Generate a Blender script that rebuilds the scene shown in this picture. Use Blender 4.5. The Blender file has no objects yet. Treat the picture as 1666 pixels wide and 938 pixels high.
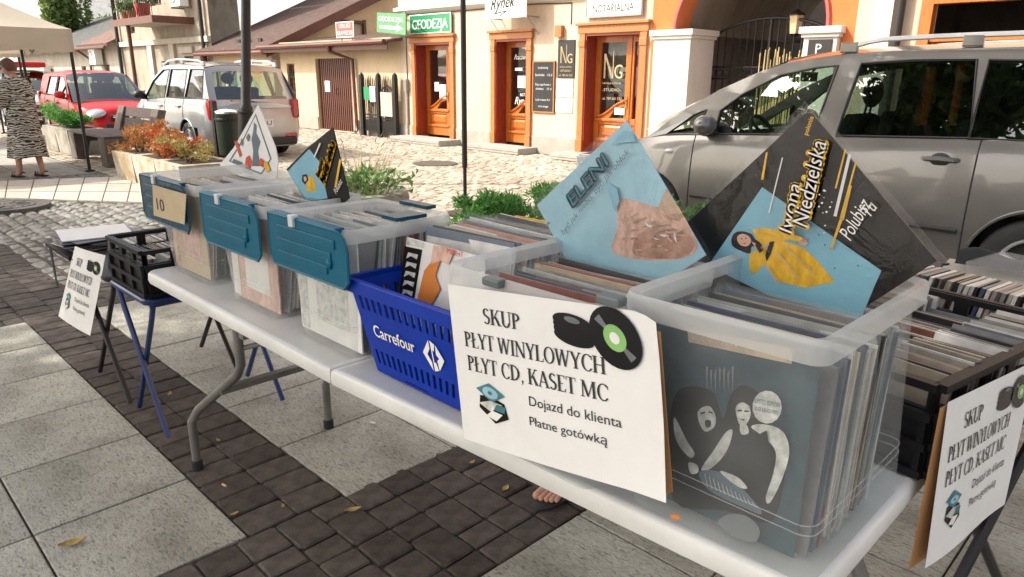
import bpy, bmesh, math, random
from mathutils import Vector, Matrix
from mathutils.geometry import tessellate_polygon
R = math.radians
rnd = random.Random(11)
SC = bpy.context.scene
COL = SC.collection

# ---------------------------------------------------------------- camera, sky, sun, exposure
# World axes: X runs along the street front (to the right), Y away from the stall towards it.
FPX, PITCH, ROLL, CH = 1170.0, math.atan(347 / 1170.0), 0.0083, 1.46
CXP, CYP = 833.0, 469.0
FWD_H = Vector((-math.sqrt(.5), math.sqrt(.5), 0)); RIGHT = Vector((math.sqrt(.5), math.sqrt(.5), 0)); UPW = Vector((0, 0, 1))
FWD = FWD_H * math.cos(PITCH) - UPW * math.sin(PITCH)
UPC = FWD_H * math.sin(PITCH) + UPW * math.cos(PITCH)
IR = RIGHT * math.cos(ROLL) + UPC * math.sin(ROLL)
IU = UPC * math.cos(ROLL) - RIGHT * math.sin(ROLL)
cam = bpy.data.cameras.new('camera'); camo = bpy.data.objects.new('camera', cam); COL.objects.link(camo)
cam.sensor_width = 36; cam.lens = 36 * FPX / 1666.0; cam.clip_start = .05; cam.clip_end = 800
camo.matrix_world = Matrix(((IR.x, IU.x, -FWD.x, 0), (IR.y, IU.y, -FWD.y, 0), (IR.z, IU.z, -FWD.z, CH), (0, 0, 0, 1)))
SC.camera = camo

SUN_AZ = Vector((-.643, -.766, 0)); SUN_EL = R(42)
to_sun = SUN_AZ * math.cos(SUN_EL) + UPW * math.sin(SUN_EL)
w = bpy.data.worlds.new('World'); SC.world = w; w.use_nodes = True
nt = w.node_tree; bg = nt.nodes['Background']
sky = nt.nodes.new('ShaderNodeTexSky'); sky.sky_type = 'NISHITA'; sky.sun_disc = False
sky.sun_elevation = SUN_EL; sky.sun_rotation = math.atan2(to_sun.x, to_sun.y)
sky.air_density = 1.0; sky.dust_density = 3.5; sky.ozone_density = 1.0
veil = nt.nodes.new('ShaderNodeMixRGB'); veil.blend_type = 'MIX'; veil.inputs[0].default_value = .55; bw = nt.nodes.new('ShaderNodeRGBToBW')   # thin white cloud over the whole sky
tint = nt.nodes.new('ShaderNodeMixRGB'); tint.blend_type = 'MULTIPLY'; tint.inputs[0].default_value = 1; tint.inputs[2].default_value = (1.22, 1.1, .95, 1)
nt.links.new(sky.outputs[0], bw.inputs[0]); nt.links.new(bw.outputs[0], tint.inputs[1]); nt.links.new(sky.outputs[0], veil.inputs[1]); nt.links.new(tint.outputs[0], veil.inputs[2])
nt.links.new(veil.outputs[0], bg.inputs[0]); bg.inputs[1].default_value = .15
sl = bpy.data.lights.new('sun', 'SUN'); sl.energy = 2.15; sl.angle = R(.6); sl.color = (1, .95, .87)
slo = bpy.data.objects.new('sun', sl); COL.objects.link(slo)
slo.rotation_euler = to_sun.to_track_quat('Z', 'Y').to_euler(); slo.location = (-6, -6, 12)
SC.view_settings.view_transform = 'Standard'; SC.view_settings.look = 'None'
SC.view_settings.exposure = 1.4; SC.view_settings.gamma = 1.0; SC.view_settings.use_curve_mapping = False
SC.render.engine = 'CYCLES'
SC.cycles.transparent_max_bounces = 32; SC.cycles.max_bounces = 8
SC.cycles.use_denoising = True

# ---------------------------------------------------------------- photo pixel -> place
CAM = Vector((0, 0, CH))
def ray(x, y): return FWD + IR * ((x - CXP) / FPX) + IU * (-(y - CYP) / FPX)
def G(x, y, z=0.0): d = ray(x, y); return CAM + d * ((z - CH) / d.z)
def PY(x, y, Y): d = ray(x, y); return CAM + d * (Y / d.y)
def PX(x, y, X): d = ray(x, y); return CAM + d * (X / d.x)

# ---------------------------------------------------------------- materials
MATS = {}
def new_mat(name):
    m = bpy.data.materials.new(name); m.use_nodes = True; MATS[name] = m
    return m, m.node_tree, m.node_tree.nodes['Principled BSDF']
def ramp(nt, fac, stops, interp='LINEAR'):
    r = nt.nodes.new('ShaderNodeValToRGB'); r.color_ramp.interpolation = interp
    el = r.color_ramp.elements
    while len(el) < len(stops): el.new(.5)
    for e, (p, c) in zip(el, stops): e.position = p; e.color = (*c, 1)
    nt.links.new(fac, r.inputs[0]); return r.outputs[0]
def tex(nt, kind, scale, coord='Object', detail=4, rough=.6, stretch=None, **kw):
    tc = nt.nodes.new('ShaderNodeTexCoord'); n = nt.nodes.new('ShaderNodeTex' + kind)
    src = tc.outputs[coord]
    if stretch:
        mp = nt.nodes.new('ShaderNodeMapping'); mp.inputs['Scale'].default_value = stretch
        nt.links.new(src, mp.inputs[0]); src = mp.outputs[0]
    nt.links.new(src, n.inputs['Vector']); n.inputs['Scale'].default_value = scale
    if 'Detail' in n.inputs: n.inputs['Detail'].default_value = detail
    if 'Roughness' in n.inputs: n.inputs['Roughness'].default_value = rough
    for k, v in kw.items():
        if k in n.inputs: n.inputs[k].default_value = v
    return n
def bump(nt, bs, h, strength=.3, dist=.01):
    b = nt.nodes.new('ShaderNodeBump'); b.inputs['Strength'].default_value = strength; b.inputs['Distance'].default_value = dist
    nt.links.new(h, b.inputs['Height']); nt.links.new(b.outputs[0], bs.inputs['Normal'])
def mul(nt, a, b, fac=1.0, mode='MULTIPLY'):
    m = nt.nodes.new('ShaderNodeMixRGB'); m.blend_type = mode
    for i, v in ((0, fac), (1, a), (2, b)):
        if hasattr(v, 'links'): nt.links.new(v, m.inputs[i])
        else: m.inputs[i].default_value = v if i == 0 else (*v, 1)
    return m.outputs[0]
def pm(name, col, rough=.6, metal=0.0, var=.15, scale=6.0, bmp=0.0, bscale=None, bdist=.004, rand=0.0, coat=0.0, spec=.5, coord='Object', stretch=None):
    """plain procedural material: noise-mottled colour, optional relief and per-object variation"""
    m, nt, bs = new_mat(name)
    n = tex(nt, 'Noise', scale, coord, 5, .62, stretch)
    lo = tuple(c * (1 - var) for c in col); hi = tuple(min(1, c * (1 + var)) for c in col)
    c = ramp(nt, n.outputs[0], [(.3, lo), (.7, hi)])
    if rand:
        oi = nt.nodes.new('ShaderNodeObjectInfo')
        g = ramp(nt, oi.outputs['Random'], [(0, (1 - rand,) * 3), (1, (1 + rand * .6,) * 3)])
        c = mul(nt, c, g)
    nt.links.new(c, bs.inputs['Base Color'])
    bs.inputs['Roughness'].default_value = rough; bs.inputs['Metallic'].default_value = metal
    bs.inputs['Specular IOR Level'].default_value = spec
    if coat: bs.inputs['Coat Weight'].default_value = coat; bs.inputs['Coat Roughness'].default_value = .06
    if bmp:
        b = tex(nt, 'Noise', bscale or scale * 6, coord, 6, .65, stretch); bump(nt, bs, b.outputs[0], bmp, bdist)
    return m
def glass(name, tint, alpha, rough=.02):
    """thin pane: part see-through with tint, part mirror by angle"""
    m, nt, bs = new_mat(name); nt.nodes.remove(bs)
    out = nt.nodes['Material Output']
    tr = nt.nodes.new('ShaderNodeBsdfTransparent'); tr.inputs[0].default_value = (*tint, 1)
    gl = nt.nodes.new('ShaderNodeBsdfGlossy'); gl.inputs['Roughness'].default_value = rough; gl.inputs[0].default_value = (.95, .97, 1, 1)
    lw = nt.nodes.new('ShaderNodeLayerWeight'); lw.inputs[0].default_value = .5
    pw = nt.nodes.new('ShaderNodeMath'); pw.operation = 'POWER'; pw.inputs[1].default_value = 4.0; nt.links.new(lw.outputs['Facing'], pw.inputs[0])
    fr = nt.nodes.new('ShaderNodeMath'); fr.operation = 'MULTIPLY_ADD'; fr.inputs[1].default_value = .9; fr.inputs[2].default_value = .04; nt.links.new(pw.outputs[0], fr.inputs[0])
    ad = nt.nodes.new('ShaderNodeMath'); ad.operation = 'ADD'; ad.inputs[1].default_value = alpha; ad.use_clamp = True
    nt.links.new(fr.outputs[0], ad.inputs[0])
    mx = nt.nodes.new('ShaderNodeMixShader'); nt.links.new(ad.outputs[0], mx.inputs[0])
    nt.links.new(tr.outputs[0], mx.inputs[1]); nt.links.new(gl.outputs[0], mx.inputs[2]); nt.links.new(mx.outputs[0], out.inputs[0])
    return m
def milky(name, col, opac, rough=.3):
    """translucent polypropylene: scattering skin over a clear body"""
    m, nt, bs = new_mat(name); out = nt.nodes['Material Output']
    bs.inputs['Base Color'].default_value = (*col, 1); bs.inputs['Roughness'].default_value = rough
    tl = nt.nodes.new('ShaderNodeBsdfTranslucent'); tl.inputs[0].default_value = (*col, 1)
    tr = nt.nodes.new('ShaderNodeBsdfTransparent'); tr.inputs[0].default_value = (.93, .95, .95, 1)
    a = nt.nodes.new('ShaderNodeMixShader'); a.inputs[0].default_value = .35
    nt.links.new(bs.outputs[0], a.inputs[1]); nt.links.new(tl.outputs[0], a.inputs[2])
    n = tex(nt, 'Noise', 9, detail=3); mr = nt.nodes.new('ShaderNodeMapRange')
    mr.inputs['To Min'].default_value = max(0, opac - .08); mr.inputs['To Max'].default_value = opac + .08
    nt.links.new(n.outputs[0], mr.inputs[0])
    b = nt.nodes.new('ShaderNodeMixShader'); nt.links.new(mr.outputs[0], b.inputs[0])
    nt.links.new(tr.outputs[0], b.inputs[1]); nt.links.new(a.outputs[0], b.inputs[2]); nt.links.new(b.outputs[0], out.inputs[0])
    return m
def palette(name, cols, rough=.5, spec=.5):
    """one colour out of a list for each object"""
    m, nt, bs = new_mat(name); oi = nt.nodes.new('ShaderNodeObjectInfo')
    k = len(cols); c = ramp(nt, oi.outputs['Random'], [(i / k, cc) for i, cc in enumerate(cols)], 'CONSTANT')
    n = tex(nt, 'Noise', 30, detail=3); g = ramp(nt, n.outputs[0], [(.3, (.8,) * 3), (.7, (1.1,) * 3)])
    nt.links.new(mul(nt, c, g), bs.inputs['Base Color']); bs.inputs['Roughness'].default_value = rough
    bs.inputs['Specular IOR Level'].default_value = spec
    return m

# ---------------------------------------------------------------- mesh helpers
ORG = {}
class MB:
    def __init__(s): s.v = []; s.f = []; s.m = []
    def add(s, vs, fs, mi=0):
        o = len(s.v); s.v += [Vector(p) for p in vs]
        for f in fs: s.f.append([i + o for i in f]); s.m.append(mi)
        return s
    def box(s, c, d, rot=None, mi=0):
        c = Vector(c); h = Vector(d) / 2; vs = []
        for x in (-1, 1):
            for y in (-1, 1):
                for z in (-1, 1):
                    p = Vector((x * h.x, y * h.y, z * h.z))
                    vs.append(c + (rot @ p if rot else p))
        return s.add(vs, [(0, 1, 3, 2), (4, 6, 7, 5), (0, 4, 5, 1), (2, 3, 7, 6), (0, 2, 6, 4), (1, 5, 7, 3)], mi)
    def bx(s, x0, x1, y0, y1, z0, z1, mi=0):
        return s.box(((x0 + x1) / 2, (y0 + y1) / 2, (z0 + z1) / 2), (x1 - x0, y1 - y0, z1 - z0), None, mi)
    def hexa(s, b, t, mi=0):
        """b, t: four bottom and four top corners in the same turn"""
        return s.add(list(b) + list(t), [(3, 2, 1, 0), (4, 5, 6, 7), (0, 1, 5, 4), (1, 2, 6, 5), (2, 3, 7, 6), (3, 0, 4, 7)], mi)
    def tube(s, pts, r, n=8, mi=0, caps=True, close=False):
        pts = [Vector(p) for p in pts]; k = len(pts); rs = r if isinstance(r, (list, tuple)) else [r] * k
        rings = []; ref = None
        for i, p in enumerate(pts):
            a = pts[(i - 1) % k] if (i or close) else p; b = pts[(i + 1) % k] if (i < k - 1 or close) else p
            t = (b - a).normalized()
            if ref is None: ref = Vector((0, 0, 1)) if abs(t.z) < .9 else Vector((1, 0, 0))
            u = (ref - t * ref.dot(t)).normalized(); ref = u; v = t.cross(u)
            rings.append([p + (u * math.cos(q) + v * math.sin(q)) * rs[i] for q in [2 * math.pi * j / n for j in range(n)]])
        o = len(s.v)
        for rg in rings: s.v += rg
        m = k if close else k - 1
        for i in range(m):
            for j in range(n):
                a = o + i * n + j; b = o + i * n + (j + 1) % n; c = o + ((i + 1) % k) * n + (j + 1) % n; d = o + ((i + 1) % k) * n + j
                s.f.append([a, b, c, d]); s.m.append(mi)
        if caps and not close:
            s.f.append([o + j for j in range(n)][::-1]); s.m.append(mi)
            s.f.append([o + (k - 1) * n + j for j in range(n)]); s.m.append(mi)
        return s
    def lathe(s, prof, n=20, c=(0, 0, 0), u=(1, 0, 0), v=(0, 1, 0), ax=(0, 0, 1), mi=0):
        c, u, v, ax = Vector(c), Vector(u), Vector(v), Vector(ax); o = len(s.v)
        for r, z in prof:
            for j in range(n):
                q = 2 * math.pi * j / n; s.v.append(c + ax * z + (u * math.cos(q) + v * math.sin(q)) * max(r, 1e-4))
        for i in range(len(prof) - 1):
            for j in range(n):
                s.f.append([o + i * n + j, o + i * n + (j + 1) % n, o + (i + 1) * n + (j + 1) % n, o + (i + 1) * n + j]); s.m.append(mi)
        return s
    def prism(s, poly, vec, mi=0):
        poly = [Vector(p) for p in poly]; vec = Vector(vec); k = len(poly)
        tri = tessellate_polygon([poly]); vs = poly + [p + vec for p in poly]
        fs = [tuple(t) for t in tri] + [tuple(i + k for i in t)[::-1] for t in tri]
        fs += [(i, (i + 1) % k, k + (i + 1) % k, k + i) for i in range(k)]
        return s.add(vs, fs, mi)
    def sheet(s, outer, holes=(), f3=None, mi=0):
        """2D polygon with holes -> faces; f3 maps (a, b) to 3D"""
        loops = [[Vector((p[0], p[1], 0)) for p in outer]] + [[Vector((p[0], p[1], 0)) for p in h] for h in holes]
        tri = tessellate_polygon(loops); flat = [p for l in loops for p in l]
        return s.add([f3(p.x, p.y) for p in flat], [tuple(t) for t in tri], mi)
    def grid(s, fn, nu, nv, mi=0, keep=None):
        o = len(s.v)
        for i in range(nu + 1):
            for j in range(nv + 1): s.v.append(Vector(fn(i / nu, j / nv)))
        for i in range(nu):
            for j in range(nv):
                if keep and not keep((i + .5) / nu, (j + .5) / nv): continue
                a = o + i * (nv + 1) + j; s.f.append([a, a + nv + 1, a + nv + 2, a + 1]); s.m.append(mi)
        return s
    def blob(s, c, d, n=10, k=6, rot=None, mi=0, wob=0):
        c = Vector(c); o = len(s.v)
        for i in range(k + 1):
            th = math.pi * i / k
            for j in range(n):
                ph = 2 * math.pi * j / n; q = 1 + (rnd.uniform(-wob, wob) if wob else 0)
                p = Vector((math.sin(th) * math.cos(ph) * d[0], math.sin(th) * math.sin(ph) * d[1], math.cos(th) * d[2])) * q
                s.v.append(c + (rot @ p if rot else p))
        for i in range(k):
            for j in range(n):
                s.f.append([o + i * n + j, o + (i + 1) * n + j, o + (i + 1) * n + (j + 1) % n, o + i * n + (j + 1) % n]); s.m.append(mi)
        return s
    def mesh(s, name, mats, org=Vector((0, 0, 0)), smooth=False, bevel=0, solid=False, auto=40):
        me = bpy.data.meshes.new(name)
        me.from_pydata([tuple(p - org) for p in s.v], [], s.f)
        for m in (mats if isinstance(mats, (list, tuple)) else [mats]): me.materials.append(MATS[m] if isinstance(m, str) else m)
        for p, i in zip(me.polygons, s.m): p.material_index = i
        bm = bmesh.new(); bm.from_mesh(me)
        bmesh.ops.remove_doubles(bm, verts=bm.verts, dist=1e-5)
        bmesh.ops.recalc_face_normals(bm, faces=bm.faces)
        if bevel:
            es = [e for e in bm.edges if len(e.link_faces) == 2 and e.calc_face_angle(0) > .5]
            bmesh.ops.bevel(bm, geom=es, offset=bevel, segments=2, affect='EDGES', profile=.6, clamp_overlap=True)
        bm.to_mesh(me); bm.free()
        if smooth:
            for p in me.polygons: p.use_smooth = True
            me.set_sharp_from_angle(angle=R(auto))
        me.update(); return me
    def build(s, name, mats, parent=None, **kw):
        org = ORG.get(parent.name, Vector((0, 0, 0))) if parent else Vector((0, 0, 0))
        return link(name, s.mesh(name, mats, org, **kw), parent)
def link(name, me, parent=None):
    o = bpy.data.objects.new(name, me); COL.objects.link(o)
    if parent:
        o.parent = parent; ORG[o.name] = ORG.get(parent.name, Vector((0, 0, 0)))
    return o
def tag(o, label, cat, group=None):
    o['label'] = label; o['category'] = cat
    if group: o['group'] = group
    return o
def thing(name, label, cat, loc=(0, 0, 0), group=None, world=True, rotz=0):
    """an Empty at the thing's base; world=True: its parts are given in world coordinates"""
    o = bpy.data.objects.new(name, None); COL.objects.link(o); o.location = loc; o.empty_display_size = .1
    o.rotation_euler = (0, 0, rotz)
    ORG[o.name] = Vector(loc) if world else Vector((0, 0, 0))
    return tag(o, label, cat, group)
def struct(o): o['kind'] = 'structure'; return o
def stuff(o): o['kind'] = 'stuff'; return o
def lerp(a, b, t): return a + (b - a) * t
def interp(tab, x):
    if x <= tab[0][0]: return tab[0][1]
    for (a, b), (c, d) in zip(tab, tab[1:]):
        if x <= c:
            t = (x - a) / (c - a); return b + (d - b) * t
    return tab[-1][1]
def sinterp(tab, x):
    """smooth (Catmull-Rom) table lookup"""
    n = len(tab)
    if x <= tab[0][0]: return tab[0][1]
    if x >= tab[-1][0]: return tab[-1][1]
    for i in range(n - 1):
        if x <= tab[i + 1][0]:
            x0, y0 = tab[i]; x1, y1 = tab[i + 1]; h = x1 - x0
            m0 = (y1 - tab[i - 1][1]) / (x1 - tab[i - 1][0]) if i else (y1 - y0) / h
            m1 = (tab[i + 2][1] - y0) / (tab[i + 2][0] - x0) if i + 2 < n else (y1 - y0) / h
            t = (x - x0) / h
            return (2*t**3 - 3*t*t + 1) * y0 + (t**3 - 2*t*t + t) * h * m0 + (-2*t**3 + 3*t*t) * y1 + (t**3 - t*t) * h * m1
def circ(c, u, v, r, n=24, a0=0, a1=2 * math.pi, ry=None):
    c, u, v = Vector(c), Vector(u), Vector(v); ry = r if ry is None else ry
    return [c + u * (r * math.cos(a0 + (a1 - a0) * i / n)) + v * (ry * math.sin(a0 + (a1 - a0) * i / n)) for i in range(n + (0 if abs(a1 - a0) > 6.28 else 1))]

# ---------------------------------------------------------------- lettering
TXT = {}
def text_geo(t):
    if t not in TXT:
        cu = bpy.data.curves.new('t', 'FONT'); cu.body = t; cu.resolution_u = 3
        ob = bpy.data.objects.new('t', cu); COL.objects.link(ob)
        dg = bpy.context.evaluated_depsgraph_get(); me = bpy.data.meshes.new_from_object(ob.evaluated_get(dg))
        vs = [(v.co.x, v.co.y) for v in me.vertices]; fs = [tuple(p.vertices) for p in me.polygons]
        bpy.data.objects.remove(ob); bpy.data.curves.remove(cu); bpy.data.meshes.remove(me)
        x0 = min(v[0] for v in vs); x1 = max(v[0] for v in vs)
        TXT[t] = ([((x - x0), y) for x, y in vs], fs, x1 - x0)
    return TXT[t]
def put_text(mb, t, o, u, v, h, w=None, mi=0, shear=0.0, centre=False):
    """cap height h, total width w, baseline origin o, along u, up v"""
    vs, fs, W = text_geo(t); o, u, v = Vector(o), Vector(u), Vector(v)
    sy = h / .72; sx = (w / W) if w else sy
    off = -W * sx / 2 if centre else 0
    mb.add([o + u * (off + x * sx + y * sy * shear) + v * (y * sy) for x, y in vs], fs, mi); return mb
# a roman face with thick and thin strokes, drawn from polygons (unit cap height)
TH, TN, SF = .155, .065, .05
def _st(x0, y0, x1, y1, w): return [(x0 - w / 2, y0), (x0 + w / 2, y0), (x1 + w / 2, y1), (x1 - w / 2, y1)]
def _sf(x, y, w=.3): return [(x - w / 2, y - (SF if y > .5 else 0)), (x + w / 2, y - (SF if y > .5 else 0)), (x + w / 2, y + (0 if y > .5 else SF)), (x - w / 2, y + (0 if y > .5 else SF))]
def _arc(cx, cy, rx, ry, a0, a1, tk=TH, tn=TN, n=14):
    a0, a1 = R(a0), R(a1); A = [a0 + (a1 - a0) * i / n for i in range(n + 1)]
    return [(cx + rx * math.cos(a), cy + ry * math.sin(a)) for a in A] + [(cx + (rx - tk) * math.cos(a), cy + (ry - tn) * math.sin(a)) for a in A[::-1]]
def _stem(x): return [_st(x, 0, x, 1, TH), _sf(x, 0), _sf(x, 1)]
ROM = {
 'S': (.56, [_arc(.27, .74, .24, .27, 30, 200, .13), _arc(.27, .74, .24, .27, 195, 275, .12, .13), _arc(.28, .27, .25, .28, 95, 10, .12, .13), _arc(.28, .27, .25, .28, 12, -150, .13)]),
 'K': (.78, _stem(.16) + [_st(.26, .42, .6, 1, .08), _st(.38, .58, .66, 0, .17), _sf(.62, 1, .26), _sf(.68, 0, .3)]),
 'U': (.78, [_st(.16, .28, .16, 1, TH), _st(.64, .28, .64, 1, TN), _sf(.16, 1), _sf(.64, 1, .24), _arc(.375, .3, .292, .32, 180, 360, .14, .09)]),
 'P': (.62, _stem(.16) + [_arc(.2, .735, .38, .265, -90, 90)]),
 'L': (.6, _stem(.16) + [_st(.36, 0, .36, SF, .44), _st(.56, 0, .58, .22, .05)]),
 '\u0141': (.6, _stem(.16) + [_st(.36, 0, .36, SF, .44), _st(.56, 0, .58, .22, .05), [(-.02, .36), (.4, .56), (.4, .63), (-.02, .43)]]),
 'Y': (.7, [_st(.35, 0, .35, .45, TH), _st(.35, .42, .1, 1, TH), _st(.35, .42, .62, 1, .08), _sf(.35, 0), _sf(.1, 1, .26), _sf(.62, 1, .22)]),
 'T': (.66, [_st(.33, 0, .33, 1, TH), _sf(.33, 0), _st(.33, .95, .33, 1, .62), _st(.04, .78, .03, 1, .04), _st(.62, .78, .63, 1, .04)]),
 'W': (1.04, [_st(.28, 0, .1, 1, .14), _st(.28, 0, .5, 1, .07), _st(.7, 0, .5, 1, .14), _st(.7, 0, .94, 1, .07), _sf(.1, 1, .26), _sf(.5, 1, .22), _sf(.94, 1, .22)]),
 'I': (.34, _stem(.17)),
 'N': (.84, [_st(.14, 0, .14, 1, TN), _st(.7, 0, .7, 1, TN), _st(.68, 0, .12, 1, .16), _sf(.14, 0, .24), _sf(.7, 1, .24), _sf(.1, 1, .22)]),
 'O': (.82, [_arc(.41, .5, .38, .52, 0, 360, .14, .06, 28)]),
 'C': (.74, [_arc(.42, .5, .38, .52, 45, 320, .14, .06, 24), _st(.68, .7, .69, .92, .05)]),
 'H': (.82, _stem(.16) + _stem(.66) + [[(.2, .47), (.62, .47), (.62, .53), (.2, .53)]]),
 'D': (.8, _stem(.16) + [_arc(.2, .5, .54, .5, -90, 90)]),
 'A': (.76, [_st(.08, 0, .37, 1, .07), _st(.66, 0, .36, 1, .15), _sf(.09, 0, .24), _sf(.66, 0, .3), [(.2, .3), (.54, .3), (.54, .36), (.2, .36)]]),
 'E': (.62, _stem(.16) + [_st(.34, 0, .34, SF, .42), _st(.54, 0, .57, .22, .05), _st(.33, .95, .33, 1, .4), _st(.51, .8, .52, 1, .04), _st(.3, .48, .3, .53, .26)]),
 'M': (1.0, [_st(.12, 0, .14, 1, TN), _st(.84, 0, .82, 1, TH), _st(.46, .05, .16, 1, .14), _st(.46, .05, .8, 1, .06), _sf(.12, 0, .24), _sf(.84, 0), _sf(.12, 1, .2), _sf(.84, 1, .26)]),
 ',': (.26, [[(.08, 0), (.2, 0), (.2, .13), (.08, .13)], [(.14, 0), (.2, 0), (.1, -.16), (.06, -.14)]]), ' ': (.3, [])}
def put_roman(mb, t, o, u, v, h, w, mi=0):
    o, u, v = Vector(o), Vector(u), Vector(v); W = sum(ROM[c][0] for c in t); x = 0; sx = w / W
    for c in t:
        for poly in ROM[c][1]:
            p3 = [Vector((a, b, 0)) for a, b in poly]
            mb.add([o + u * ((x + a) * sx) + v * (b * h) for a, b in poly], [tuple(q) for q in tessellate_polygon([p3])], mi)
        x += ROM[c][0]
    return mb
# ---------------------------------------------------------------- material list
def granite(name, col, dark, rand=.12, fs=26):
    m, nt, bs = new_mat(name)
    n1 = tex(nt, 'Noise', fs, 'Object', 5, .7, (1, 3.2, 1)); n2 = tex(nt, 'Noise', 3.0, 'Object', 3, .5)
    n1.inputs['Distortion'].default_value = 1.2
    c = ramp(nt, n1.outputs[0], [(.36, dark), (.5, col), (.7, tuple(min(1, a * 1.18) for a in col))])
    c = mul(nt, c, ramp(nt, n2.outputs[0], [(.3, (.7, .69, .66)), (.62, (1.06, 1.06, 1.04))]))
    oi = nt.nodes.new('ShaderNodeObjectInfo'); c = mul(nt, c, ramp(nt, oi.outputs['Random'], [(0, (1 - rand,) * 3), (1, (1 + rand * .5,) * 3)]))
    nt.links.new(c, bs.inputs['Base Color']); st_ = tex(nt, 'Noise', 1.1, 'Generated', 4, .6); c = mul(nt, c, ramp(nt, st_.outputs[0], [(.36, (.8, .79, .76)), (.5, (1, 1, 1))])); nt.links.new(c, bs.inputs['Base Color']); bs.inputs['Roughness'].default_value = .75
    bump(nt, bs, n1.outputs[0], .35, .004); return m
granite('granite_slab', (.4, .39, .335), (.15, .145, .12), fs=40)
granite('road_sett', (.43, .385, .32), (.28, .25, .21), .28, 14)
pm('paver_dark', (.08, .065, .054), .8, var=.45, scale=16, bmp=.5, bscale=90, rand=.32, spec=.25)
pm('sett_grey', (.175, .17, .15), .75, var=.3, scale=14, bmp=.5, bscale=70, rand=.28)
pm('bedding', (.06, .046, .032), .95, var=.5, scale=40, bmp=.6, bscale=150)
pm('bedding_pale', (.24, .21, .17), .95, var=.35, scale=30, bmp=.6, bscale=120)
pm('earth', (.2, .185, .16), .95, var=.35, scale=2.0, bmp=.4, bscale=30)
pm('path_stone', (.44, .4, .34), .8, var=.14, scale=5, bmp=.25, bscale=60, rand=.15)

# ---------------------------------------------------------------- ground
g = struct(MB().bx(-300, 300, -300, 300, -.4, -.05).build('ground', 'earth'))
def stone_mesh(nm, sx, sy, h, ch, jit, mat, rr, round_=0.0, crf=.16):
    """chamfered stone, centre at top; about 26 triangles"""
    b = MB(); cr = min(sx, sy) * crf
    def ring(dx, z, k):
        pts = []
        for (ax, ay) in ((1, 1), (-1, 1), (-1, -1), (1, -1)):
            hx, hy = sx / 2 - dx, sy / 2 - dx
            a = (ax * hx, ay * (hy - cr)); c = (ax * (hx - cr), ay * hy)
            pts += [a, c] if ax * ay > 0 else [c, a]
        return pts, z
    js = [(rr.uniform(-jit, jit), rr.uniform(-jit, jit)) for _ in range(8)]
    tilt = [rr.uniform(-1, 1) * round_ for _ in range(8)]
    rings = [ring(0, -h, 0), ring(0, -ch, 0), ring(ch * 1.4, 0, 1)]
    for i, (pts, z) in enumerate(rings):
        for (x, y), j, t in zip(pts, js, tilt): b.v.append(Vector((x + j[0], y + j[1], z + (t if i == 2 else 0))))
    for i in range(2):
        for j in range(8): b.f.append([i * 8 + j, i * 8 + (j + 1) % 8, (i + 1) * 8 + (j + 1) % 8, (i + 1) * 8 + j]); b.m.append(0)
    b.f.append([16 + j for j in range(8)]); b.m.append(0)
    return b
def in_view(x, y, m=40):
    p = Vector((x, y, 0)) - CAM; f = p.dot(FWD)
    if f < .1: return False
    px = CXP + FPX * p.dot(IR) / f; py = CYP - FPX * p.dot(IU) / f
    return -m < px < 1666 + m and -m < py < 938 + m

# plaza by the stall: granite slabs in panels, bands of small dark pavers between them
plaza = struct(MB().bx(-7.6, 3.2, -2.2, 3.3, -.06, -.012).build('plaza_pavement', 'bedding'))
rr = random.Random(5)
def slab_panel(x0, x1, y0, y1, n, mrows, keep=None):
    sx = (x1 - x0) / n; sy = (y1 - y0) / mrows
    me = stone_mesh('s', sx - .007, sy - .007, .05, .0025, 0, None, rr, 0, .006).mesh('slab', 'granite_slab')
    for i in range(n):
        for j in range(mrows):
            o = link('slab', me, plaza); o.location = (x0 + (i + .5) * sx, y0 + (j + .5) * sy, rr.uniform(-.0015, .001))
            o.rotation_euler = (0, 0, rr.choice((0, math.pi)))
slab_panel(-5.0, -2.05, -1.18, .83, 6, 4)
slab_panel(-5.02, -2.02, 1.19, 3.22, 6, 4)
slab_panel(-1.37, 1.6, 1.2, 3.22, 6, 4)
slab_panel(-1.37, 1.6, -1.2, .83, 6, 4)
PAV = {}
for L in (.1, .14, .18):
    for k in range(3): PAV[L, k] = stone_mesh('p', .131, L - .004, .05, .0045, .0025, None, rr, .0015, .08).mesh('paver', 'paver_dark', smooth=False)
npav = [0]; extra = MB()
def lay(x, y, ang, L, z=0):
    if not in_view(x, y, 60) and rr.random() < .999: return
    o = link('paver', PAV[L, rr.randrange(3)], plaza); o.location = (x, y, rr.uniform(-.003, .002) - .001); o.rotation_euler = (rr.uniform(-.012, .012), rr.uniform(-.012, .012), ang + rr.uniform(-.02, .02)); npav[0] += 1
def split(w):
    best = None
    for _ in range(60):
        s = []; t = 0
        while t < w - .05:
            L = rr.choice((.1, .14, .18)); s.append(L); t += L
        if best is None or abs(t - w) < abs(sum(best) - w): best = s
    return best
def band(x0, x1, y0, y1, along):
    """rows of pavers across a band that runs along 'x' or 'y'"""
    w = (y1 - y0) if along == 'x' else (x1 - x0); a = x0 if along == 'x' else y0; e = x1 if along == 'x' else y1
    n = max(1, round((e - a) / .135)); st = (e - a) / n
    for i in range(n):
        ls = split(w); k = w / sum(ls); t = 0
        for L in ls:
            c = t + L * k / 2; t += L * k; p = a + (i + .5) * st
            if along == 'x': lay(p, y0 + c, 0, L)
            else: lay(x0 + c, p, math.pi / 2, L)
band(-7.6, -2.05, .835, 1.185, 'x')
band(-2.045, -1.375, -.3, 3.22, 'y')
band(-1.37, 1.6, .835, 1.195, 'x')
band(-5.6, -5.025, 1.19, 3.22, 'y')
band(-7.6, -5.005, .2, .83, 'x')

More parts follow.
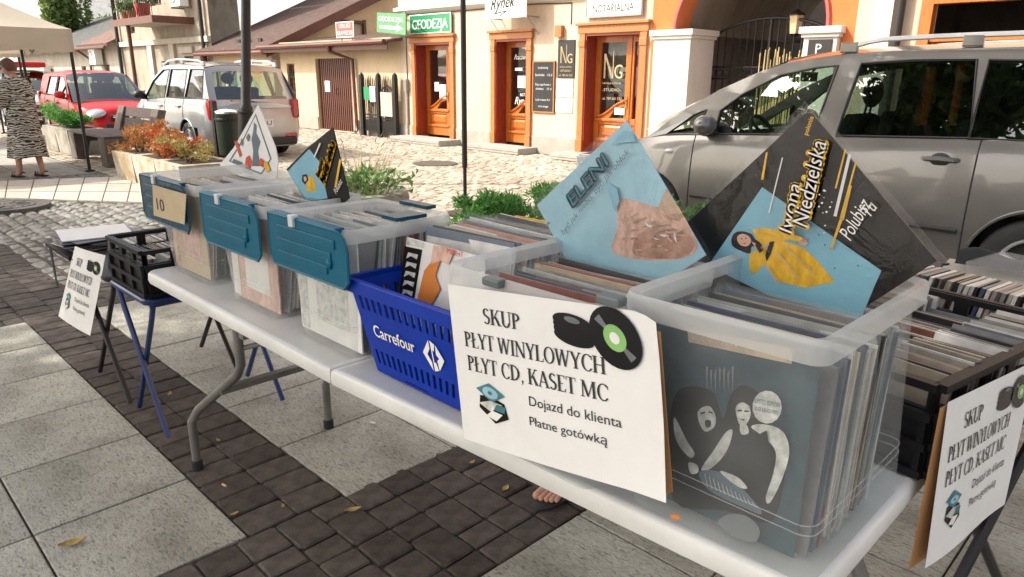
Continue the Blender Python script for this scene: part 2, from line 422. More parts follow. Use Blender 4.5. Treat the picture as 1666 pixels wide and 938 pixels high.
# older grey setts to the left of the stall
setts = struct(MB().bx(-12.2, -5.61, 1.19, 3.3, -.06, -.03).build('sett_pavement', 'bedding'))
cells = []
y = 1.2; r_ = 0
while y < 3.3:
    h = rr.uniform(.105, .14); x = -12.2 + rr.uniform(0, .1)
    while x < -5.65:
        L = rr.uniform(.13, .23); cells.append((x + L / 2, y + h / 2, L, h)); x += L + .004
    y += h + .004
cells = [c for c in cells if in_view(c[0], c[1])]
cells.sort(key=lambda c: c[0] ** 2 + c[1] ** 2)
rest = MB()
SET = [stone_mesh('q', .17, .122, .06, .02, .01, None, rr, .006).mesh('sett', 'sett_grey') for _ in range(8)]
for i, (x, y, L, h) in enumerate(cells):
    if i < 300:
        o = link('sett', rr.choice(SET), setts); o.location = (x, y, rr.uniform(-.008, .004)); o.scale = (L / .172, h / .124, 1)
        o.rotation_euler = (rr.uniform(-.03, .03), rr.uniform(-.03, .03), rr.uniform(-.05, .05))
    else:
        b = stone_mesh('q', L - .004, h - .002, .06, .02, .008, None, rr, .006); dz = rr.uniform(-.008, .004)
        rest.add([p + Vector((x, y, dz)) for p in b.v], b.f)
if rest.v: stuff(rest.build('sett_field', 'sett_grey', setts))

# light path crossing the square on the left
pq = [(-30, 322), (330, 334), (330, 283), (-30, 296)]
pp = [G(*q) for q in pq]
path = struct(MB().prism([Vector((p.x, p.y, -.045)) for p in pp], (0, 0, .049)).build('path', 'bedding_pale'))
U0, U1, V0, V1 = pp[0], pp[1], pp[3], pp[2]
for i in range(9):
    for j in range(3):
        q = [lerp(lerp(U0, U1, a), lerp(V0, V1, a), b) for a, b in ((i / 9 + .003, j / 3 + .01), ((i + 1) / 9 - .003, j / 3 + .01), ((i + 1) / 9 - .003, (j + 1) / 3 - .01), (i / 9 + .003, (j + 1) / 3 - .01))]
        MB().prism([Vector((p.x, p.y, .002)) for p in q], (0, 0, .012)).build('slab', 'path_stone', path)
# cover of an inspection shaft let into the setts by the path
mc = G(12, 337); mh = MB()
mh.lathe([(0, .03), (.27, .03), (.27, .022), (.3, .022), (.3, .03), (.42, .03), (.42, -.03)], 32, (mc.x, mc.y, 0))
for k in range(12):
    a = k * math.pi / 6; mh.box((mc.x + .16 * math.cos(a), mc.y + .16 * math.sin(a), .033), (.13, .02, .008), Matrix.Rotation(a, 3, 'Z'))
pm('cast_iron', (.1, .095, .085), .6, .3, var=.4, scale=20, bmp=.3)
t = tag(mh.build('manhole_cover', 'cast_iron'), 'round cast iron shaft cover at the edge of the grey setts', 'manhole')

# street of pale setts between the plaza and the houses
road = struct(MB().bx(-40, 9, 3.3, 10.45, -.06, -.026).build('road', 'bedding_pale'))
rs = MB(); y = 3.32; ra = random.Random(8)
while y < 10.3:
    h = ra.uniform(.1, .15); x = -25
    while x < -1.2:
        L = ra.uniform(.13, .24)
        if in_view(x, y, 10):
            b = stone_mesh('q', L - .006, h - .006, .04, .012, .006, None, ra, .004); dz = ra.uniform(-.006, .006)
            rs.add([p + Vector((x + L / 2, y + h / 2, dz)) for p in b.v], b.f[8:])
        x += L
    y += h
def road_mat():
    m, nt, bs = new_mat('road_stones')
    geo = nt.nodes.new('ShaderNodeNewGeometry'); n = tex(nt, 'Noise', 14, detail=5); n2 = tex(nt, 'Noise', .7, detail=3)
    c = ramp(nt, geo.outputs['Random Per Island'], [(0, (.3, .262, .21)), (.5, (.42, .37, .3)), (1, (.5, .45, .38))])
    c = mul(nt, c, ramp(nt, n.outputs[0], [(.3, (.8, .8, .78)), (.7, (1.05, 1.05, 1.03))]))
    c = mul(nt, c, ramp(nt, n2.outputs[0], [(.35, (.8, .78, .75)), (.65, (1.04, 1.04, 1.03))]))
    nt.links.new(c, bs.inputs['Base Color']); bs.inputs['Roughness'].default_value = .8; bump(nt, bs, n.outputs[0], .3, .004)
road_mat()
stuff(rs.build('sett_field', 'road_stones', road))
# drain cover in the road
dc = G(708, 266); tag(MB().lathe([(0, .02), (.3, .02), (.34, .014), (.38, .012), (.38, -.02)], 28, (dc.x, dc.y, 0)).build('manhole_cover', 'cast_iron'), 'flat round shaft cover in the pale setts near the stepped wooden doors', 'manhole')
# slabbed square under the tent and benches on the far left
def slab_mat():
    m, nt, bs = new_mat('square_slabs')
    b = tex(nt, 'Brick', 1.0, detail=2); b.inputs['Color1'].default_value = (.36, .34, .3, 1); b.inputs['Color2'].default_value = (.3, .285, .255, 1)
    b.inputs['Mortar'].default_value = (.1, .09, .08, 1); b.inputs['Mortar Size'].default_value = .008; b.inputs['Brick Width'].default_value = .6; b.inputs['Row Height'].default_value = .4
    n = tex(nt, 'Noise', 6, detail=5); nt.links.new(mul(nt, b.outputs[0], ramp(nt, n.outputs[0], [(.3, (.75,) * 3), (.7, (1.08,) * 3)])), bs.inputs['Base Color']); bs.inputs['Roughness'].default_value = .85
    bump(nt, bs, b.outputs['Fac'], -.4, .006)
slab_mat()
struct(MB().bx(-60, -12.21, -25, 3.29, -.06, -.012).build('square_pavement', 'square_slabs'))
# ---------------------------------------------------------------- houses along the street
def plaster(name, col, stain=.12, sc=1.2):
    m, nt, bs = new_mat(name)
    n = tex(nt, 'Noise', sc, detail=6, rough=.65); n2 = tex(nt, 'Noise', 1.5, detail=5, stretch=(1.3, 1.3, .45)); f = tex(nt, 'Noise', 90, detail=3)
    c = ramp(nt, n.outputs[0], [(.3, tuple(a * (1 - stain) for a in col)), (.65, col)])
    c = mul(nt, c, ramp(nt, n2.outputs[0], [(.32, (1 - stain * 1.3,) * 3), (.5, (1, 1, 1))]))
    nt.links.new(c, bs.inputs['Base Color']); bs.inputs['Roughness'].default_value = .9; bump(nt, bs, f.outputs[0], .25, .003); return m
plaster('plaster_cream', (.64, .5, .37), .13); plaster('plaster_yellow', (.64, .5, .32), .1); plaster('plaster_orange', (.66, .19, .055), .1)
plaster('plaster_white', (.68, .63, .57), .08); plaster('plaster_old', (.4, .34, .26), .3, 1.3); plaster('plaster_grey', (.42, .38, .33), .12)
plaster('plaster_pale', (.5, .45, .37), .16, 2.0); plaster('vault_plaster', (.36, .3, .24), .2); plaster('gable_grey', (.5, .49, .46), .22, 1.5)
pm('door_wood', (.5, .14, .022), .32, var=.28, scale=9, stretch=(6, 6, .7), bmp=.12, coat=.4)
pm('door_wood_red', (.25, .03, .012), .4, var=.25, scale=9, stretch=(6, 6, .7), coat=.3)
pm('trim_wood', (.44, .16, .045), .45, var=.25, scale=8, stretch=(6, 6, .8), bmp=.12)
pm('brown_metal', (.125, .045, .03), .45, .1, var=.2, scale=3)
pm('brown_wood', (.1, .045, .025), .6, var=.3, scale=8, stretch=(1, 1, 5))
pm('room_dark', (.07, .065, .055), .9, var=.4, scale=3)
pm('stone_step', (.36, .34, .3), .85, var=.2, scale=9, bmp=.3); pm('plinth_grey', (.36, .33, .28), .9, var=.12, scale=4, bmp=.3)
pm('black_metal', (.018, .016, .016), .42, .3, var=.3, scale=8); pm('dark_green', (.018, .035, .022), .45, .1, var=.25, scale=5)
pm('zinc', (.3, .29, .27), .5, .6, var=.2, scale=4); pm('black_paint', (.02, .018, .016), .5, var=.2, scale=6)
pm('white_paint', (.78, .77, .74), .5, var=.05, scale=5); pm('print_black', (.02, .02, .022), .6, var=.1, scale=8)
pm('sign_green', (.012, .25, .09), .35, var=.08, scale=3); pm('sign_green_pale', (.09, .27, .11), .5, var=.15, scale=4)
pm('sign_red', (.45, .09, .08), .5, var=.15, scale=5); pm('gold', (.55, .42, .24), .4, .4, var=.15, scale=20)
pm('brass', (.5, .36, .14), .3, .9, var=.15, scale=10); pm('slate_board', (.025, .025, .024), .8, var=.3, scale=12)
pm('paper_white', (.72, .71, .68), .7, var=.05, scale=6, bmp=.1, bscale=12); pm('chalk', (.6, .6, .58), .9, var=.2, scale=30)
glass('pane', (.55, .62, .56), .14); glass('pane_dark', (.3, .32, .3), .12)
def tile_roof(name, col, sc=(5.5, 3.0)):
    m, nt, bs = new_mat(name)
    wv = tex(nt, 'Wave', sc[0], detail=0, stretch=(1, .0, 0)); wv.wave_profile = 'SIN'; wv.inputs['Distortion'].default_value = .3
    w2 = tex(nt, 'Wave', sc[1], detail=0, stretch=(0, 1, 0)); w2.wave_profile = 'SAW'; w2.bands_direction = 'Y'
    n = tex(nt, 'Noise', 5, detail=5)
    c = ramp(nt, n.outputs[0], [(.3, tuple(a * .6 for a in col)), (.7, tuple(a * 1.25 for a in col))])
    c = mul(nt, c, ramp(nt, w2.outputs[0], [(0, (.65,) * 3), (.3, (1,) * 3)])); nt.links.new(c, bs.inputs['Base Color']); bs.inputs['Roughness'].default_value = .7
    mm = nt.nodes.new('ShaderNodeMath'); mm.operation = 'ADD'; nt.links.new(wv.outputs['Fac'], mm.inputs[0]); nt.links.new(w2.outputs['Fac'], mm.inputs[1])
    bump(nt, bs, mm.outputs[0], .8, .05); return m
tile_roof('roof_brown', (.14, .085, .065)); tile_roof('roof_red', (.22, .12, .085), (4, 2.5)); tile_roof('roof_grey', (.12, .125, .115))

FY = 10.4
def fp(x, y, Y=FY): return PY(x, y, Y)
def rect(x0, x1, z0, z1): return [(x0, z0), (x1, z0), (x1, z1), (x0, z1)]
def front_wall(parent, mat, x0, x1, z0, z1, holes=(), Y=FY, depth=.3, name='wall', rmat=None, outer=None):
    b = MB(); b.sheet(outer or rect(x0, x1, z0, z1), holes, lambda a, c: Vector((a, Y, c)))
    o = b.build(name, mat, parent)
    for h in holes:
        r = MB(); n = len(h)
        for i in range(n):
            p, q = h[i], h[(i + 1) % n]
            r.add([(p[0], Y, p[1]), (q[0], Y, q[1]), (q[0], Y + depth, q[1]), (p[0], Y + depth, p[1])], [(0, 1, 2, 3)])
        r.build('reveal', rmat or mat, o)
    return o
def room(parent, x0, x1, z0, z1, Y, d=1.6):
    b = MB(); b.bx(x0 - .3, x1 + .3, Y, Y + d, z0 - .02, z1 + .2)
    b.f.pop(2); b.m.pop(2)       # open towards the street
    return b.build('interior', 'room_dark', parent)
def extr(b, poly, Y, t, mi=0):
    """(x, z) polygon, front face at Y, thickness t going in"""
    return b.prism([(p[0], Y, p[1]) for p in poly], (0, t, 0), mi)
def door_leaf(house, x0, x1, z0, z1, Y, sidelight=0.0, flip=False):
    """glazed wooden door with a swept rail: house > door > panel, pane, handle"""
    xl1 = x1 - sidelight; w = xl1 - x0; h = z1 - z0; s = .11 * min(1, w / .8)
    gz0, gz1 = z0 + h * .30, z1 - .1
    wave = [(x0 + s + (w - 2 * s) * t, gz0 + .05 + (h * .13) * (t * t * (3 - 2 * t))) for t in [i / 10 for i in range(11)]]
    hole = wave + [(xl1 - s, gz1), (x0 + s, gz1)]
    tri = [(x0 + s + (w - 2 * s) * .42, gz0), (xl1 - s, gz0)] + [(x0 + s + (w - 2 * s) * t, gz0 + (h * .105) * (t * t * (3 - 2 * t)) - .0) for t in (1, .8, .62)]
    pan = rect(x0 + s, xl1 - s, z0 + h * .12, z0 + h * .245)
    b = MB(); holes = [hole, tri, pan]
    b.sheet(rect(x0, xl1, z0, z1), holes, lambda a, c: Vector((a, Y, c)))
    for hh in holes:
        n = len(hh)
        for i in range(n):
            p, q = hh[i], hh[(i + 1) % n]; b.add([(p[0], Y, p[1]), (q[0], Y, q[1]), (q[0], Y + .04, q[1]), (p[0], Y + .04, p[1])], [(0, 1, 2, 3)])
    d = b.build('door', 'door_wood', house)
    pn = MB(); pn.bx(x0 + s - .01, xl1 - s + .01, Y + .03, Y + .05, pan[0][1] - .01, pan[2][1] + .01)
    q = pan; pn.hexa([(q[0][0] + .02, Y + .03, q[0][1] + .02), (q[1][0] - .02, Y + .03, q[1][1] + .02), (q[2][0] - .02, Y + .03, q[2][1] - .02), (q[3][0] + .02, Y + .03, q[3][1] - .02)],
            [(q[0][0] + .06, Y + .005, q[0][1] + .06), (q[1][0] - .06, Y + .005, q[1][1] + .06), (q[2][0] - .06, Y + .005, q[2][1] - .06), (q[3][0] + .06, Y + .005, q[3][1] - .06)])
    pn.build('panel', 'door_wood', d)
    for zz in (z0 + h * .27, z0 + h * .095):
        MB().bx(x0 + .03, xl1 - .03, Y - .03, Y + .002, zz, zz + .045).build('rail', 'door_wood', d, bevel=.01)
    MB().tube([(p[0], Y - .012, p[1] - .02) for p in wave], .02, 6).build('swept_rail', 'door_wood', d, smooth=True)
    MB().bx(x0 + s - .02, xl1 - s + .02, Y + .035, Y + .043, gz0 - .03, gz1 + .02).build('pane', 'pane', d)
    hx = xl1 - s * .5
    MB().box((hx, Y - .008, z0 + h * .44), (.035, .016, .2)).tube([(hx, Y, z0 + h * .46), (hx, Y - .06, z0 + h * .46), (hx - .1, Y - .06, z0 + h * .46)], .01, 6).build('handle', 'brass', d)
    if sidelight:
        a = xl1 + .012; c = x1; ss = .05
        sh = rect(a + ss, c - ss, gz0, gz1); sp = rect(a + ss, c - ss, z0 + h * .12, z0 + h * .245)
        b = MB(); b.sheet(rect(a, c, z0, z1), [sh, sp], lambda u, v: Vector((u, Y, v)))
        for hh in (sh, sp):
            for i in range(4):
                p, q = hh[i], hh[(i + 1) % 4]; b.add([(p[0], Y, p[1]), (q[0], Y, q[1]), (q[0], Y + .04, q[1]), (p[0], Y + .04, p[1])], [(0, 1, 2, 3)])
        b.tube([(a - .006, Y - .006, z0), (a - .006, Y - .006, z1)], .016, 6)
        o = b.build('side_light', 'door_wood', house)
        MB().bx(a + ss - .01, c - ss + .01, Y + .035, Y + .043, gz0 - .02, gz1 + .02).build('pane', 'pane', o)
        MB().bx(a + ss - .01, c - ss + .01, Y + .02, Y + .045, sp[0][1] - .01, sp[2][1] + .01).build('panel', 'door_wood', o)
    return d
def door_set(house, ox0, ox1, zt, fw, side=0.0, rec=.3, zb=.12):
    """surround, lined recess and leaf; returns the hole for the wall"""
    x0, x1 = ox0 + fw, ox1 - fw; zt2 = zt - fw
    f = MB()
    for a, c in ((ox0, x0), (x1, ox1)): f.bx(a, c, FY - .05, FY - .002, zb, zt2 - .001).bx(a - .01, c + .01, FY - .07, FY - .003, zb, zb + .22).bx(a - .008, c + .008, FY - .065, FY - .003, zt2 - .22, zt2 - .1)
    f.bx(ox0 - .03, ox1 + .03, FY - .06, FY - .002, zt2, zt).bx(ox0 - .06, ox1 + .06, FY - .1, FY - .002, zt + .001, zt + .05)
    f.build('door_surround', 'trim_wood', house, bevel=.008)
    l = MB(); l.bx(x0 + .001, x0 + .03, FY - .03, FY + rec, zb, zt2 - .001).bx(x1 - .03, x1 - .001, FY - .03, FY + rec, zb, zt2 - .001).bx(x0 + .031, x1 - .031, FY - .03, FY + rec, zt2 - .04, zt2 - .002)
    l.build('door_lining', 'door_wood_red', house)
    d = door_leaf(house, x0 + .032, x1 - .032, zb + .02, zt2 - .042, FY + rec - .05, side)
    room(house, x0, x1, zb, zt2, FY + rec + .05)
    return rect(x0, x1, .02, zt2), d

# --- cream house with the three wooden doors
HX0, HX1 = -14.1, -7.22
house = thing('town_house', 'cream rendered house front with three glazed orange wooden doors', 'house', (-10.7, FY, 0))
h1, d1 = door_set(house, -13.62, -12.17, 2.24, .12, .32)
h2, d2 = door_set(house, -11.02, -9.9, 2.25, .12)
h3, d3 = door_set(house, -8.72, -7.28, 2.3, .13, .34)
front_wall(house, 'plaster_cream', HX0, HX1, 0, 7.5, [h1, h2, h3], depth=.31)
MB().bx(HX0 - .02, HX1, FY, FY + 6, 7.5, 7.7).bx(HX0 + .001, HX0 + .3, FY + .001, FY + 6, 0, 7.5).build('side_wall', 'plaster_cream', house)
MB().prism([(HX0 - .05, FY - .11, 2.81), (HX0 - .05, FY - .002, 2.74), (HX0 - .05, FY - .002, 2.9), (HX0 - .05, FY - .11, 2.87)], (HX1 - HX0 + .05, 0, 0)).build('cornice', 'plaster_white', house)
for a, c in ((HX0, -13.64), (-12.15, -11.04), (-9.88, -8.74)): MB().bx(a, c, FY - .025, FY - .001, 0, .33).build('plinth', 'plinth_grey', house)
MB().tube([(-13.83, FY - .03, 0), (-13.83, FY - .03, 1.1)], .025, 8).bx(-13.88, -13.78, FY - .09, FY - .002, 1.08, 1.35).build('meter_box', 'zinc', house)
MB().tube([(-8.95, FY - .012, 2.34), (-8.95, FY - .012, 2.7), (-9.9, FY - .012, 2.73), (-11.6, FY - .012, 2.72), (-13.83, FY - .012, 2.73), (-13.83, FY - .012, 1.34)], .009, 5).build('cable', 'black_paint', house)
MB().bx(-9.27, -9.12, FY - .09, FY - .002, 2.13, 2.33).build('junction_box', 'trim_wood', house)
# doorsteps
for (a, c, dp, lab) in ((-13.75, -12.0, .62, 'low concrete doorstep below the green lettered sign'), (-11.25, -9.72, .55, 'low concrete doorstep below the slate menu board door'), (-8.9, -7.1, .55, 'ribbed concrete doorstep below the notary office sign')):
    s = MB().bx(a, c, FY - dp, FY - .002, 0, .118)
    o = tag(s.build('doorstep', 'stone_step', bevel=.012), lab, 'step', 'doorsteps of the cream house')
    n = int((c - a) / .09)
    MB().bx(a + .01, c - .01, FY - dp - .012, FY - dp + .002, .012, .022).bx(a + .01, c - .01, FY - dp - .012, FY - dp + .002, .06, .07).build('riser_groove', 'plinth_grey', o)

# --- lettering on the door panes
b = MB(); dy = FY + .235
def onpane(t, x, z, h, w, mb=b, Y=dy, shear=0): put_text(mb, t, (x, Y, z), (1, 0, 0), (0, 0, 1), h, w, shear=shear)
b = MB(); b2 = b
put_text(b, 'Pracownia', (-10.62, dy, 1.76), (1, 0, 0), (0, 0, 1), .1, .42, shear=.25); put_text(b, 'BISTRO', (-10.45, dy, 1.06), (1, 0, 0), (0, 0, 1), .06, .24)
put_text(b, 'Rynek', (-10.6, dy, .9), (1, .0, .0), (0, 0, 1), .15, .42, shear=.3)
b.bx(-10.6, -10.4, dy, dy + .002, 1.55, 1.6).bx(-10.25, -10.1, dy, dy + .002, 1.42, 1.62)
b.build('lettering', 'white_paint', d2)
MB().bx(-10.52, -10.3, dy - .004, dy + .001, 1.22, 1.45).build('notice', 'paper_white', d2)
b = MB()
def ng(b, x, z, s, Y):
    for k in range(2): extr(b, [(x + k * .045 * s, z), (x + .03 * s + k * .045 * s, z), (x + .03 * s + k * .045 * s, z + 1.0 * s), (x + k * .045 * s, z + 1.0 * s)], Y, .002)
    for k in range(2): extr(b, [(x + k * .06 * s + .03 * s, z + 1.0 * s), (x + k * .06 * s, z + 1.0 * s), (x + .42 * s + k * .06 * s, z), (x + .45 * s + k * .06 * s, z)], Y - .0025, .002)
    extr(b, [(x + .47 * s, z), (x + .5 * s, z), (x + .5 * s, z + 1.1 * s), (x + .47 * s, z + 1.1 * s)], Y, .002)
    put_text(b, 'G', (x + .56 * s, Y, z), (1, 0, 0), (0, 0, 1), .58 * s, .42 * s)
ng(b, -8.36, 1.42, .42, dy)
for t, z, h, w in (('NATALIA NOWAK', 1.32, .035, .42), ('-STUDIO-', 1.2, .05, .42), ('tel. 789 601 533', 1.05, .05, .44)): put_text(b, t, (-8.38, dy, z), (1, 0, 0), (0, 0, 1), h, w)
b.build('lettering', 'gold', d3)
MB().bx(-8.08, -7.86, dy - .004, dy + .001, .8, .92).build('notice', 'paper_white', d3)
MB().bx(-13.15, -13.0, dy - .003, dy + .001, 1.1, 1.3).bx(-12.98, -12.75, dy - .003, dy + .001, .95, 1.25).build('notice', 'paper_white', d1)

# --- orange gatehouse with the vaulted passage
gate_house = thing('gate_house', 'bright orange rendered wall with wide arched carriage passage', 'house', (-5.5, FY, 0))
ACX, AR, SPZ = -5.56, 1.22, 2.13; OX0, OX1 = -7.219, -3.98
arch = [(ACX - AR, 0.02), (ACX + AR, 0.02)] + [(ACX + AR * math.cos(a), SPZ + AR * .92 * math.sin(a)) for a in [math.pi * i / 20 for i in range(21)]]
front_wall(gate_house, 'plaster_orange', OX0, OX1, 0, 7.5, [arch], depth=.42)
MB().tube([(ACX + (AR + .0) * math.cos(a), FY - .012, SPZ + AR * .92 * math.sin(a)) for a in [math.pi * i / 24 for i in range(25)]], .035, 6).build('arch_moulding', 'sign_red', gate_house, smooth=True)
v = MB(); v.grid(lambda i, j: Vector((ACX + (AR + .02) * math.cos(math.pi * i), FY + .42 + 4.2 * j, SPZ + (AR * .92 + .02) * math.sin(math.pi * i))), 20, 4)
for sx in (-1, 1): v.add([(ACX + sx * (AR + .02), FY + .42, 0), (ACX + sx * (AR + .02), FY + 4.62, 0), (ACX + sx * (AR + .02), FY + 4.62, SPZ), (ACX + sx * (AR + .02), FY + .42, SPZ)], [(0, 1, 2, 3)])
v.build('vault', 'vault_plaster', gate_house, smooth=True)
MB().bx(OX0, ACX - AR - .021, FY + .001, FY + 4.6, 0, 3.4).bx(ACX + AR + .021, OX1, FY + .001, FY + 4.6, 0, 3.4).bx(OX0, OX1, FY + .43, FY + 4.6, 3.42, 3.6).build('core', 'vault_plaster', gate_house)
def pier(x0, x1, zt, y1):
    p = MB().bx(x0, x1, FY - .1, y1, 0, zt - .14).bx(x0 - .03, x1 + .03, FY - .13, y1 + .02, zt - .139, zt - .09).bx(x0 - .06, x1 + .06, FY - .16, y1 + .04, zt - .089, zt)
    return p.build('pier', 'plaster_white', gate_house, bevel=.008)
pier(-7.1, -6.42, 2.17, FY + .62); pl_ = pier(-4.62, -4.16, 2.13, FY + .3)
MB().bx(-9.1, -3.1, FY + 6.5, FY + 6.7, 0, 6.2).bx(-6.2, -5.6, FY + 6.45, FY + 6.49, 0, 2).build('courtyard_wall', 'plaster_grey', gate_house)
MB().bx(-6.35, -5.95, FY + 2.4, FY + 2.9, 0, 1.55).build('cupboard', 'brown_wood', gate_house)
pb = tag(MB().bx(-4.54, -4.22, FY - .12, FY - .101, 1.72, 1.96).build('number_plate', 'black_paint'), 'small black plate with white letter P on the white pier', 'sign')
put_text(MB(), 'P', (-4.43, FY - .122, 1.78), (1, 0, 0), (0, 0, 1), .13).build('lettering', 'white_paint', pb)
# iron gate with ring band
gt = thing('iron_gate', 'black wrought iron gate with ring band inside the arched passage', 'gate', (ACX, FY + .7, 0))
GY = FY + .8
def gtop(x): return 1.72 + .62 * math.sqrt(max(0, 1 - ((x - ACX) / (AR + .02)) ** 2))
MB().tube([(x, GY, gtop(x)) for x in [ACX - AR + .05 + (2 * AR - .1) * i / 30 for i in range(31)]], .022, 6).build('top_rail', 'black_metal', gt)
for z in (1.42, 1.6, .12): MB().bx(ACX - AR + .03, ACX + AR - .03, GY - .015, GY + .015, z, z + .028).build('rail', 'black_metal', gt)
for i in range(19):
    x = ACX - AR + .08 + (2 * AR - .16) * i / 18; k = .03 if i in (0, 9, 18) else .011
    MB().tube([(x, GY, .03), (x, GY, gtop(x))], k, 6).build('bar', 'black_metal', gt)
for i in range(18):
    x = ACX - AR + .08 + (2 * AR - .16) * (i + .5) / 18
    MB().tube(circ((x, GY, 1.525), (1, 0, 0), (0, 0, 1), .052, 12), .009, 5, close=True).build('ring', 'black_metal', gt)
# lantern under the vault
pm('lamp_glass', (.75, .6, .35), .3, var=.2, scale=6)
lt = thing('wall_lantern', 'small black lantern with amber glass hanging in the arched passage', 'lantern', (-5.2, FY + .8, 2.1))
lx, ly = -5.2, FY + .85
MB().tube([(lx, ly, 2.42), (lx, ly, 3.2)], .01, 6).lathe([(.01, 2.46), (.05, 2.43), (.13, 2.38), (.13, 2.36)], 6, (lx, ly, 0)).lathe([(.09, 2.1), (.06, 2.07), (.01, 2.05)], 6, (lx, ly, 0)).build('cap', 'black_metal', lt)
MB().lathe([(.08, 2.1), (.115, 2.37)], 6, (lx, ly, 0)).build('glass', 'lamp_glass', lt)
# reed screen in the courtyard
pm('reed', (.42, .33, .16), .7, var=.3, scale=10, stretch=(8, 8, .6), rand=.3)
rsn = thing('reed_screen', 'yellow reed fence panel leaning inside the arched passage before the gate', 'screen', (-4.95, FY + .32, 0))
RM = MB().tube([(0, 0, 0), (.004, 0, .9), (0, 0, 1.82)], [.013, .011, .008], 6).mesh('reed', 'reed')
for i in range(32):
    o = link('reed', RM, rsn); o.location = (-.48 + i * .031, rnd.uniform(-.012, .012), 0); o.scale = (1, 1, rnd.uniform(.94, 1.04)); o.rotation_euler = (0, rnd.uniform(-.02, .02), rnd.uniform(0, 6))
MB().bx(-5.44, -4.44, FY + .295, FY + .305, 1.3, 1.32).bx(-5.44, -4.44, FY + .295, FY + .305, .5, .52).build('binding', 'brown_wood', rsn)

# --- pale house right of the gate
rh = thing('town_house', 'pale rendered house with dark downpipe and wood framed shop window', 'house', (0, FY, 0))
wx0, wx1, wz0, wz1 = -3.1, -1.2, .7, 2.38
front_wall(rh, 'plaster_cream', -3.979, 8, 0, 7.5, [rect(wx0, wx1, wz0, wz1)], depth=.28)
wf = MB()
for r4 in ((wx0 - .1, wx0 + .04, wz0 - .1, wz1 + .1), (wx1 - .04, wx1 + .1, wz0 - .1, wz1 + .1)): wf.bx(r4[0], r4[1], FY - .045, FY + .1, r4[2], r4[3])
wf.bx(wx0 + .041, wx1 - .041, FY - .045, FY + .1, wz1 - .04, wz1 + .1).bx(wx0 + .041, wx1 - .041, FY - .045, FY + .1, wz0 - .1, wz0 + .04).bx(wx0 + .041, wx1 - .041, FY - .02, FY + .08, 1.9, 1.96)
wo = wf.build('window', 'door_wood', rh, bevel=.006)
cs = MB(); ca = R(62); cu = Vector((math.cos(ca), -math.sin(ca) * -1, 0))
for a, c, z0, z1 in ((0, .07, wz0, 1.9), (.48, .55, wz0, 1.9), (.07, .48, wz0, wz0 + .07), (.07, .48, 1.83, 1.9)):
    cs.hexa([(wx0 + .05 + cu.x * t, FY + .1 + cu.y * t, z) for t, z in ((a, z0), (c, z0), (c, z1), (a, z1))], [(wx0 + .09 + cu.x * t, FY + .12 + cu.y * t, z) for t, z in ((a, z0), (c, z0), (c, z1), (a, z1))])
cs.build('casement', 'door_wood', wo)
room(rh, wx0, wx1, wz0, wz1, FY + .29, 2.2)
MB().tube([(-3.42, FY - .09, 0), (-3.42, FY - .09, 7.4)], .055, 10).build('downpipe', 'black_paint', rh, smooth=True)
MB().bx(-3.75, -3.52, FY - .06, FY - .001, 0, 7.4).build('pilaster', 'plaster_white', rh)

# --- signs on the house fronts
def sign(name, label, x0, x1, z0, z1, Y, mat, texts, tmat, th=.03, edge=None, cat='sign'):
    t = thing(name, label, cat, ((x0 + x1) / 2, Y, z0))
    MB().bx(x0, x1, Y - th, Y, z0, z1).build('board', mat, t, bevel=.004)
    if edge:
        e = .022; f = MB()
        f.bx(x0 - .001, x0 + e, Y - th - .008, Y - th + .006, z0, z1).bx(x1 - e, x1 + .001, Y - th - .008, Y - th + .006, z0, z1).bx(x0 + e, x1 - e, Y - th - .008, Y - th + .006, z0, z0 + e).bx(x0 + e, x1 - e, Y - th - .008, Y - th + .006, z1 - e, z1)
        f.build('border', edge, t)
    b = MB()
    for s, x, z, h, w_, *sh in texts: put_text(b, s, (x, Y - th - .003, z), (1, 0, 0), (0, 0, 1), h, w_, shear=sh[0] if sh else 0)
    if b.v: b.build('lettering', tmat, t)
    return t
gs = sign('shop_sign', 'green sign board with bold white word above the first wooden door', -13.62, -12.2, 2.31, 2.71, FY - .03, 'sign_green', [], 'white_paint', edge='white_paint')
b = MB()
for k in range(3): put_text(b, 'GEODEZJA', (-13.52 + k * .008, FY - .0645 - k * .0006, 2.41), (1, 0, 0), (0, 0, 1), .2, 1.2)
b.build('lettering', 'white_paint', gs)
ry = thing('hanging_sign', 'white board with black script word on stays above the menu board door', 'sign', (-10.5, FY - .35, 2.5))
ra_ = PY(790, 32, FY - .38); rb_ = PY(857, 27, FY - .38)
MB().bx(ra_.x, rb_.x, FY - .395, FY - .38, rb_.z, rb_.z + .75).build('board', 'paper_white', ry)
b = MB()
for k in range(2): put_text(b, 'Rynek', (ra_.x + .16 + k * .007, FY - .3975, rb_.z + .16), (1, 0, .06), (0, 0, 1), .22, .62, shear=.3)
b.tube([(ra_.x + .25, FY - .398, rb_.z + .09), (ra_.x + .6, FY - .398, rb_.z + .13), (ra_.x + .42, FY - .398, rb_.z + .05)], .008, 4)
b.build('lettering', 'print_black', ry)
for x in (ra_.x + .05, rb_.x - .05): MB().tube([(x, FY - .002, rb_.z + .02), (x, FY - .4, rb_.z + .02)], .014, 6).tube([(x, FY - .002, rb_.z - .28), (x, FY - .3, rb_.z + .01)], .008, 6).build('bracket', 'zinc', ry)
sign('office_sign', 'large white board with black capitals above the double wooden door', -8.58, -7.4, 2.42, 3.0, FY - .03, 'paper_white', [('NOTARIALNA', -8.42, 2.5, .13, .86), ('KANCELARIA', -8.42, 2.72, .13, .86)], 'print_black', edge='zinc')
